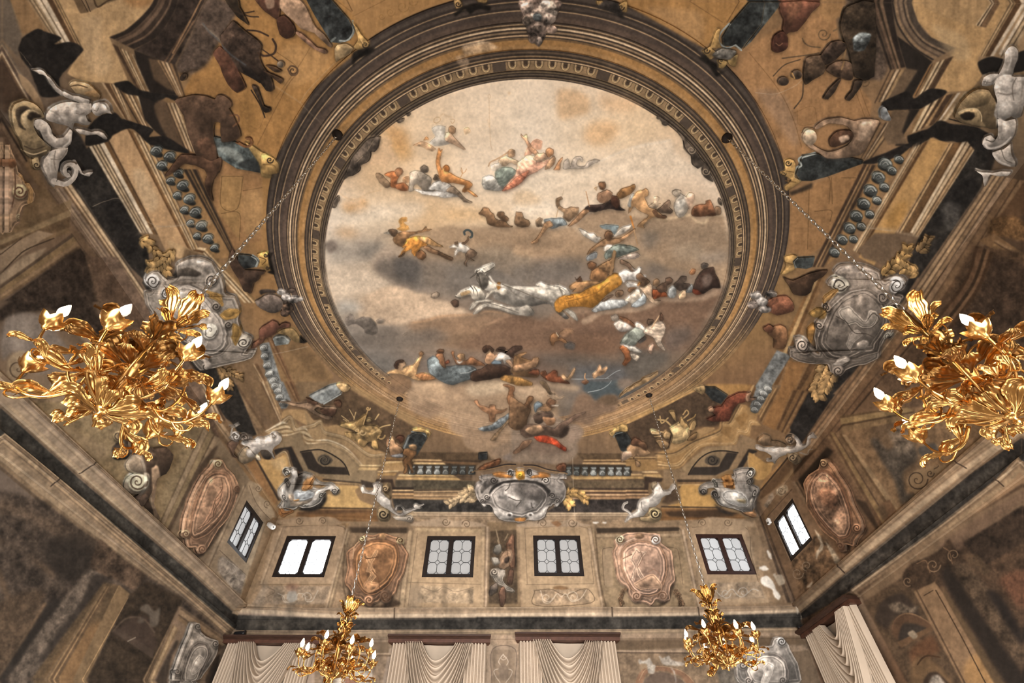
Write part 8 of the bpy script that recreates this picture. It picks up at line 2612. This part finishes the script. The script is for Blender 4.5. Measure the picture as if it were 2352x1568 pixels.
# painted figures (thin coats of pigment) and carved reliefs
H_CAT = {'sculpture': .045, 'cartouche': .035, 'medallion': .03, 'relief': .03}
PARTN = {'sculpture': ('body', 'carving'), 'cartouche': ('scroll_frame', 'carving'), 'medallion': ('moulded_frame', 'carving'), 'relief': ('carving', 'carving')}
for fi, f in enumerate(CT.figs):
    if not f['polys']: continue
    s = surface_of(f['polys'])
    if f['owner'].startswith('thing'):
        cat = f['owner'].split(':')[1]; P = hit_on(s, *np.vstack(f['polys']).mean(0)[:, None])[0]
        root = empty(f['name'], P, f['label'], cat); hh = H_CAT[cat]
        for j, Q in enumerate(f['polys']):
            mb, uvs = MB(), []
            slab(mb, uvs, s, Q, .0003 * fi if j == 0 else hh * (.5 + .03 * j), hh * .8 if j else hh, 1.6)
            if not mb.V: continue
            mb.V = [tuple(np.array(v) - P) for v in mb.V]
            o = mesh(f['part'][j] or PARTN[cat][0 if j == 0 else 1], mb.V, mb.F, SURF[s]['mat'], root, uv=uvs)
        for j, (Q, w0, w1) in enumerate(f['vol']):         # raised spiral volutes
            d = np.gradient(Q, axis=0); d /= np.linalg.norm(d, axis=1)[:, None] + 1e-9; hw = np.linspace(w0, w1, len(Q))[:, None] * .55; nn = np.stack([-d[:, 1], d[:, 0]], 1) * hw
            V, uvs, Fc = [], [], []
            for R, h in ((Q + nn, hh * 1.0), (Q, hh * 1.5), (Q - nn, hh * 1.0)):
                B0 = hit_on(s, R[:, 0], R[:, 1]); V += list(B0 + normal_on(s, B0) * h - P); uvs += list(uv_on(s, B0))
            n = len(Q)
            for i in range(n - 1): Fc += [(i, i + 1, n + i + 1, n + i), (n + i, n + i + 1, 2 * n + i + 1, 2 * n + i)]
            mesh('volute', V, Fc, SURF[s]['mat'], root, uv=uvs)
    else:
        par = fresco if f['owner'] == 'sky' else (ceiling if s == 0 else WALLS[s])
        mb, uvs = MB(), []
        for j, Q in enumerate(f['polys']): slab(mb, uvs, s, Q, .004 + .0006 * j + .00021 * fi, .004, .5)
        if mb.V:
            o = mesh(f['name'], mb.V, mb.F, SURF[s]['mat'], par, uv=uvs)
            if f['label']: o['label'] = f['label']

# ---------------------------------------------------------------- gilded chandeliers
M_gold = mat('gilded_metal', (.56, .31, .10), .27, 1.0, noise=.3, scale=14, bump=.08)
M_gold2 = mat('gilded_metal_dark', (.30, .165, .055), .30, 1.0, noise=.35, scale=14, bump=.08)  # darker copy of the gilding, for stem, ribs, sockets and some leaves
M_steel = mat('chain_steel', (.62, .60, .56), .28, 1.0, noise=.2, scale=40)
M_iron = mat('ceiling_hook_iron', lin('241c17'), .7, .3, noise=.3)
M_bulb = mat('lit_bulb_glass', (1, .9, .75), .2, noise=.02, emit=((1.0, .74, .42), 42)); M_dead = mat('unlit_bulb_faint_glow', (.85, .85, .85), .08, noise=.02, emit=((1, .95, .9), .25))  # the unlit glass is given a faint emission too
def leaf_mesh(name, L_, W_, curl, cup, nu=5, nv=15, lobes=4, mtl=None):
    """acanthus leaf from the origin along +x, arching up and curling out at the tip"""
    P = []; ang = math.radians(20); x = z = 0.; prev = 0
    for j in range(nv + 1):
        t = j / nv; P.append((x, z, ang)); st = L_ / nv; ang = math.radians(20) + math.radians(curl[0]) * t - math.radians(curl[1]) * max(0, t - .55) ** 1.4 * 3.2
        x += st * math.cos(ang); z += st * math.sin(ang)
    mb = MB()
    def fn(u, v):
        i = min(int(v * nv + .5), nv); x, z, a = P[i]; c = u * 2 - 1
        body = (.16 + .84 * min(1, max(0, (v - .10) / .38)) ** 1.3) * (1 - max(0, v - .62) ** 1.6 * 2.6)
        lob = .70 + .34 * abs(math.cos((v - .08) * lobes * math.pi)) ** .7
        w = W_ * max(.06, body) * lob
        rib_ = .10 * W_ * body * math.cos(c * 11.0)
        lift = cup * W_ * body * (abs(c) ** 1.6) + rib_
        return (x - lift * math.sin(a) + .50 * w * abs(c), c * w, z + lift * math.cos(a))
    mb.grid(fn, 12, nv); me = bpy.data.meshes.new(name); me.from_pydata(mb.V, [], mb.F); me.materials.append(mtl or M_gold); me.polygons.foreach_set('use_smooth', [True] * len(me.polygons)); return me
LF_crown = leaf_mesh('crown_leaf', .27, .060, (62, 120), .5); LF_small = leaf_mesh('small_leaf', .15, .038, (30, 110), .5)
LF_body = leaf_mesh('body_leaf', .25, .080, (50, 130), .6, mtl=M_gold2); LF_arm = leaf_mesh('arm_leaf', .21, .062, (35, 120), .6, lobes=4); LF_drop = leaf_mesh('drop_leaf', .23, .066, (-20, -90), .5, mtl=M_gold2)
def obj(name, me, parent, loc=(0, 0, 0), rot=(0, 0, 0), sc=1.):
    o = bpy.data.objects.new(name, me); link(o, parent); o.location = loc; o.rotation_euler = rot; o.scale = (sc, sc, sc); return o
def me_of(mb, m, name, smooth=True):
    me = bpy.data.meshes.new(name); me.from_pydata(mb.V, [], mb.F); me.materials.append(m); me.polygons.foreach_set('use_smooth', [smooth] * len(me.polygons)); return me
stem = MB().lathe([(.0, .0), (.022, .0), (.03, .03), (.014, .06), (.012, .2), (.03, .27), (.05, .33), (.06, .40), (.035, .47), (.018, .52), (.014, .66), (.022, .70), (.03, .76), (.016, .82), (.008, .98), (.0, .985)], 12)
ME_stem = me_of(stem, M_gold2, 'stem')
fin = MB().lathe([(.0, -.07), (.012, -.065), (.022, -.045), (.012, -.025), (.03, -.012), (.045, .0), (.03, .014), (.0, .016)], 10); ME_fin = me_of(fin, M_gold, 'finial')
def spline(pts, k=5):
    P = np.asarray(pts, float); n = len(P); E = np.vstack([2 * P[0] - P[1], P, 2 * P[-1] - P[-2]]); out = []
    for i in range(n - 1):
        for t in np.arange(k) / k:
            a, b, c, d = E[i:i + 4]; out.append(.5 * (2 * b + (c - a) * t + (2 * a - 5 * b + 4 * c - d) * t * t + (3 * b - a - 3 * c + d) * t ** 3))
    return out + [P[-1]]
rib = MB().tube(spline([(.03, 0, .42), (.14, 0, .47), (.24, .01, .40), (.285, .015, .28), (.26, .01, .15), (.17, 0, .06), (.04, 0, .01)]), .0085, 6); ME_rib = me_of(rib, M_gold2, 'basket_rib')
armp = spline([(.20, 0, .10), (.28, .01, .035), (.37, .02, .03), (.445, .01, .09), (.475, 0, .19)]); arm = MB().tube(armp, [.011 - .004 * i / len(armp) for i in range(len(armp))], 6)
sp_ = spline([(.33, .01, .03), (.38, .03, -.01), (.43, .03, .0), (.44, .025, .035), (.41, .02, .045), (.395, .02, .03)]); arm.tube(sp_, [.007 * (1 - .6 * i / len(sp_)) for i in range(len(sp_))], 5); ME_arm = me_of(arm, M_gold, 'arm')
cup = MB().lathe([(.004, -.03), (.016, -.022), (.02, -.006), (.040, .004), (.058, .026), (.066, .05)], 20, lambda i, t, r, z: (r * (1 + (.16 * i / 5) * math.cos(5 * t)), z + .014 * (i / 5) ** 2 * math.cos(5 * t)))
cup.lathe([(.012, .0), (.036, .012), (.040, .04), (.034, .058)], 20, lambda i, t, r, z: (r * (1 + .14 * i / 3 * math.cos(4 * t + 1)), z)); ME_cup = me_of(cup, M_gold, 'petal_cup')
sock = MB().lathe([(.013, .0), (.015, .05), (.012, .075), (.0, .078)], 10); ME_sock = me_of(sock, M_gold2, 'socket')
bul = MB().lathe([(.0, .0), (.012, .002), (.023, .022), (.026, .040), (.018, .066), (.008, .088), (.0, .100)], 10); ME_bulb = me_of(bul, M_bulb, 'bulb'); ME_dead = me_of(bul, M_dead, 'bulb')
ten = MB(); tp = spline([(.03, 0, .0), (.07, 0, .03), (.10, 0, .09), (.085, 0, .135), (.05, 0, .13), (.048, 0, .10), (.065, 0, .095)]); ten.tube(tp, [.006 * (1 - .5 * i / len(tp)) for i in range(len(tp))], 5); ME_ten = me_of(ten, M_gold, 'tendril')
arms_l = MB().tube(spline([(.05, 0, .40), (.16, .01, .50), (.27, .0, .47), (.33, 0, .36), (.36, 0, .30)]), .008, 6)
def chandelier(x, y, zb, spin, label, dead=(), scale=1.0):
    root = empty('chandelier', (x, y, zb), label, 'chandelier', 'gilded chandeliers of the hall'); root.rotation_euler = (0, 0, spin)
    R = random.Random(int(x * 100 + y * 10))
    obj('stem', ME_stem, root); obj('finial', ME_fin, root)
    for k in range(6):
        obj('crown_leaf', LF_crown, root, (.012 * math.cos(k * 1.047), .012 * math.sin(k * 1.047), .74), (0, -.22 + R.uniform(-.2, .15), k * 1.047 + R.uniform(-.15, .15)), R.uniform(.85, 1.1))
    for k in range(5): obj('crown_leaf', LF_small, root, (.01 * math.cos(k * 1.257 + .5), .01 * math.sin(k * 1.257 + .5), .72), (0, .15, k * 1.257 + .5), R.uniform(.9, 1.15))
    for k in range(4): obj('tendril', ME_ten, root, (0, 0, .60), (0, 0, k * 1.571 + .4), 1)
    for k in range(7): obj('body_leaf', LF_body, root, (.03 * math.cos(k * .898), .03 * math.sin(k * .898), .40), (0, -.75 + R.uniform(-.15, .15), k * .898), R.uniform(.85, 1.05))
    for k in range(7): obj('body_leaf', LF_body, root, (.05 * math.cos(k * .785 + .4), .05 * math.sin(k * .785 + .4), .34), (0, R.uniform(-.1, .5), k * .898 + .4), R.uniform(.85, 1.1))
    for k in range(8): obj('drop_leaf', LF_drop, root, (.05 * math.cos(k * .785), .05 * math.sin(k * .785), .30), (0, .35, k * .785), R.uniform(.85, 1.15))
    for k in range(8): obj('base_leaf', LF_arm, root, (.02 * math.cos(k * .785 + .4), .02 * math.sin(k * .785 + .4), -.01), (0, R.uniform(-.1, .35), k * .785 + .4), R.uniform(.95, 1.25))
    for k in range(8):
        a = k * .785; ri = obj('basket_rib', ME_rib, root, (0, 0, 0), (0, 0, a + .39))
        obj('leaf', LF_body, ri, (.20, 0, .42), (0, R.uniform(.3, .8), 0), R.uniform(.75, 1.0)); obj('leaf', LF_drop, ri, (.27, .01, .28), (0, R.uniform(.5, .9), R.uniform(-.4, .4)), R.uniform(.7, .95)); obj('leaf', LF_arm, ri, (.23, .01, .12), (0, R.uniform(-.2, .4), 3.14 + R.uniform(-.6, .6)), R.uniform(.8, 1.0))
        dz = (.045 if k % 2 else -.02); sc = 1.0 if k % 2 else 1.06
        ar = obj('arm', ME_arm, root, (0, 0, dz), (0, 0, a + R.uniform(-.12, .12)), sc)
        obj('leaf', LF_arm, ar, (.22, 0, .07), (0, .5, R.uniform(-.3, .3)), R.uniform(.85, 1.1)); obj('leaf', LF_small, ar, (.36, .02, .03), (0, R.uniform(.1, .5), R.uniform(-.6, .6)), R.uniform(.85, 1.1)); obj('leaf', LF_small, ar, (.44, .01, .09), (0, R.uniform(.4, .9), R.uniform(-.5, .5)), R.uniform(.8, 1.0))
        obj('leaf', LF_arm, ar, (.30, .0, .04), (R.uniform(-.5, .5), -.4, 2.7 + R.uniform(-.4, .4)), .8)
        obj('cup', ME_cup, ar, (.475, 0, .20), (0, 0, R.uniform(0, 1))); obj('socket', ME_sock, ar, (.475, 0, .21))
        b = obj('bulb', ME_dead if k in dead else ME_bulb, ar, (.475, 0, .285))
        if k in dead: b['label'] = 'unlit bulb'
        if k % 2 == 0 and k not in dead:
            l = bpy.data.lights.new('bulb_glow', 'POINT'); l.energy = BULB_W; l.color = (1, .70, .38); l.shadow_soft_size = .03
            lo = bpy.data.objects.new('bulb_glow', l); link(lo); ca, sa = math.cos(spin + a), math.sin(spin + a); lo.location = (x + .47 * ca, y + .47 * sa, zb + .42 + dz)
    ch = MB(); z = .99; top = ZC - zb - .02; i = 0
    while z < top - .02:
        c = []; n = 10
        for q in range(n + 1):
            t = 2 * math.pi * q / n; u, w = .015 * math.cos(t), .042 * math.sin(t); c.append((u, 0, z + .03 + w) if i % 2 else (0, u, z + .03 + w))
        ch.tube(c, .0055, 5, False); z += .066; i += 1
    obj('chain', me_of(ch, M_steel, 'chain'), root)
    hk = MB().lathe([(.0, top + .02), (.075, top + .018), (.065, top - .01), (.03, top - .025), (.012, top - .05), (.0, top - .052)], 14); obj('ceiling_hook', me_of(hk, M_iron, 'ceiling_hook'), root)
    return root
chandelier(-2.34, 2.05, 3.28, .30, 'large gilded chandelier hanging at the left, nearest to the viewer on that side', (6,))
chandelier(2.87, 2.07, 3.28, .15, 'large gilded chandelier cut by the right edge of the picture', ())
chandelier(-2.37, 7.39, 3.13, .55, 'smaller looking gilded chandelier far off in front of the left rear curtain', (2,))
chandelier(2.87, 7.24, 3.26, .2, 'smaller looking gilded chandelier far off in front of the grey carved medallion', (4,))

# ---------------------------------------------------------------- curtains and pelmets
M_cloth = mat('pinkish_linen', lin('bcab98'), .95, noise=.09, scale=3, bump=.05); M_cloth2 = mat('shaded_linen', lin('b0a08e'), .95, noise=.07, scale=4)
M_pel = mat('brown_pelmet_wood', lin('38251c'), .55, noise=.35, scale=9, stretch=(1, 1, 8)); M_pel2 = mat('red_brown_pelmet_wood', lin('4e3226'), .55, noise=.3, scale=9)
def place(s, mb): mb.V = [wall_pt(s, a, d, z) for a, d, z in mb.V]; return mb
def shift(mb, P): mb.V = [tuple(np.array(v) - np.array(P)) for v in mb.V]; return mb
def pelmet(s, a0, a1, z, label):
    P = np.array(wall_pt(s, (a0 + a1) / 2, 0, z)); root = empty('curtain_pelmet', P, label, 'pelmet', 'wooden pelmets over the curtains')
    def prof(pts):
        mb = MB()
        for a, e in ((a0, 0), (a1, 0)):
            for d, zz in pts: mb.V.append((a + (-d * .18 if a == a0 else d * .18), d, zz))
        n = len(pts)
        for j in range(n - 1): mb.F.append((j, j + 1, n + j + 1, n + j))
        mb.F += [tuple(range(n)), tuple(range(n, 2 * n))[::-1]]; return shift(place(s, mb), P)
    prof([(.0, z), (.30, z), (.30, z - .03), (.26, z - .05), (.24, z - .065), (0, z - .065)]).build('cornice_board', M_pel, root, False)
    prof([(.0, z - .065), (.22, z - .065), (.22, z - .125), (.0, z - .125)]).build('fascia', M_pel2, root, False)
def curtain(s, a0, a1, z, label, gap=None, sag=(.10, 1.75), grp='linen curtains with swags'):
    P = np.array(wall_pt(s, (a0 + a1) / 2, 0, z)); root = empty('curtain', P, label, 'curtain', grp); w = a1 - a0; am = (a0 + a1) / 2; H = z - .1
    R = random.Random(int(a0 * 37))
    b = MB().grid(lambda u, v: (a0 + .03 + u * (w - .06), .055 + .012 * math.sin(u * 21 + 1.5 * math.sin(v * 5)) + .01 * math.sin(u * 7 + v * 9), z - .12 - v * (2.6 if gap else H)), 40, 14); shift(place(s, b), P).build('backing', M_cloth2, root)
    for side in (0, 1):
        wd_ = .23 * w; e0 = a0 if side == 0 else a1 - wd_
        if gap and side == 1: e0, wd_ = a1 - .30 * w, .30 * w
        n = 7
        def fn(u, v, e0=e0, wd_=wd_, side=side):
            fl = 1 + .10 * v; x = e0 + (wd_ / 2) + (u - .5) * wd_ * fl
            return (x, 0.135 + .055 * (1 - .2 * v) * (abs(math.sin(u * math.pi * n)) ** .7 * 2 - 1) + .008 * math.sin(v * 7 + u * 3), z - .11 - v * H)
        shift(place(s, MB().grid(fn, 56, 12)), P).build('drape', M_cloth, root)
    if gap: sx0, sx1 = a0 + .05 * w, a0 + .74 * w
    else: sx0, sx1 = a0 + .14 * w, a1 - .14 * w
    nf = 9
    def sw(u, v):
        c = u * 2 - 1; end = abs(c) ** 3; half = (sx1 - sx0) / 2 * (.50 + .50 * v)
        drop = (.30 + 1.30 * v ** 1.1) * (1 - abs(c) ** 1.8)
        w_ = math.sin(2 * math.pi * nf * v + .8 * c); fold_ = .085 * (1 - .25 * end) * math.copysign(abs(w_) ** .7, w_)
        return ((sx0 + sx1) / 2 + c * half + .01 * math.sin(9 * v + 4 * c), .21 + fold_ + .06 * (1 - c * c) * v, z - .11 - drop - .012 * math.sin(5 * c + 3))
    shift(place(s, MB().grid(sw, 44, 108)), P).build('swag', M_cloth, root)
pelmet(1, -5.82, -3.92, 4.545, 'dark wooden pelmet over the left rear curtain, running into the corner'); curtain(1, -5.78, -4.0, 4.53, 'pinkish swagged curtain at the left end of the rear wall')
pelmet(1, -2.46, -.46, 4.565, 'dark wooden pelmet over the curtain left of the narrow middle panel'); curtain(1, -2.42, -.50, 4.545, 'pinkish swagged curtain just left of the narrow middle panel')
pelmet(1, .13, 2.19, 4.61, 'dark wooden pelmet over the curtain right of the narrow middle panel'); curtain(1, .17, 2.15, 4.59, 'pinkish swagged curtain just right of the narrow middle panel')
pelmet(3, 8.93, 10.92, 4.70, 'dark wooden pelmet over the curtain on the right wall')
curtain(3, 8.97, 10.86, 4.68, 'swagged curtain on the right wall, parted over a dark gap', gap=True)

# ---------------------------------------------------------------- small modern fittings
M_white = mat('white_plastic', (.82, .82, .80), .4, noise=.03); M_blk = mat('black_plastic', (.012, .012, .014), .35, noise=.1)
P = Vector(wall_pt(2, 10.66, 0, 6.82)); sc_ = empty('security_camera', P, 'small white security camera in the left rear corner beside the window', 'camera')
c = MB(); c.tube([(.03, 0, .02), (.05, -.01, .02), (.10, -.04, -.02), (.22, -.12, -.10), (.24, -.13, -.11)], [.03, .055, .062, .06, .05], 12); c.build('housing', M_white, sc_)
c = MB(); c.tube([(.232, -.126, -.100), (.243, -.134, -.112)], [.045, .044], 12); c.build('lens_plate', M_white, sc_, False)
for dx in (-.018, .018):
    c = MB(); c.tube([(.240, -.134 + dx, -.104 + dx * .4), (.250, -.141 + dx, -.112 + dx * .4)], [.013, .012], 8); c.build('lens', M_blk, sc_)
c = MB(); c.box(0, .035, -.03, .03, -.01, .06); c.build('wall_bracket', M_white, sc_, False)
P = Vector(wall_pt(3, 10.63, 0, 6.95)); se = empty('motion_sensor', P, 'small white square sensor box beside the right wall window', 'sensor')
c = MB().box(-.07, -.012, -.06, .06, -.065, .065); o = c.build('housing', M_white, se, False); bv = o.modifiers.new('bevel', 'BEVEL'); bv.width = .012; bv.segments = 2
c = MB().box(-.012, 0, -.045, .045, -.05, .05); c.build('base_plate', M_white, se, False)
c = MB().box(-.074, -.069, -.03, .03, -.055, -.02); c.build('window_lens', M_blk, se, False)
for s, a, z, lb in ((1, -5.62, 4.545, 'small black spotlight lying on the left rear pelmet by the corner'), (3, 10.86, 4.70, 'small black spotlight on the right wall pelmet in the corner')):
    P = Vector(wall_pt(s, a, .14, z)); sl = empty('spotlight', P, lb, 'spotlight', 'black spotlights on the corner pelmets')
    b = MB(); b.tube([(-.11, 0, .05), (-.09, 0, .055), (.06, 0, .065), (.11, 0, .07)], [.03, .04, .045, .052], 10); b.build('lamp_body', M_blk, sl)
    b = MB().box(-.03, .03, -.02, .02, 0, .03); b.build('foot', M_blk, sl, False)
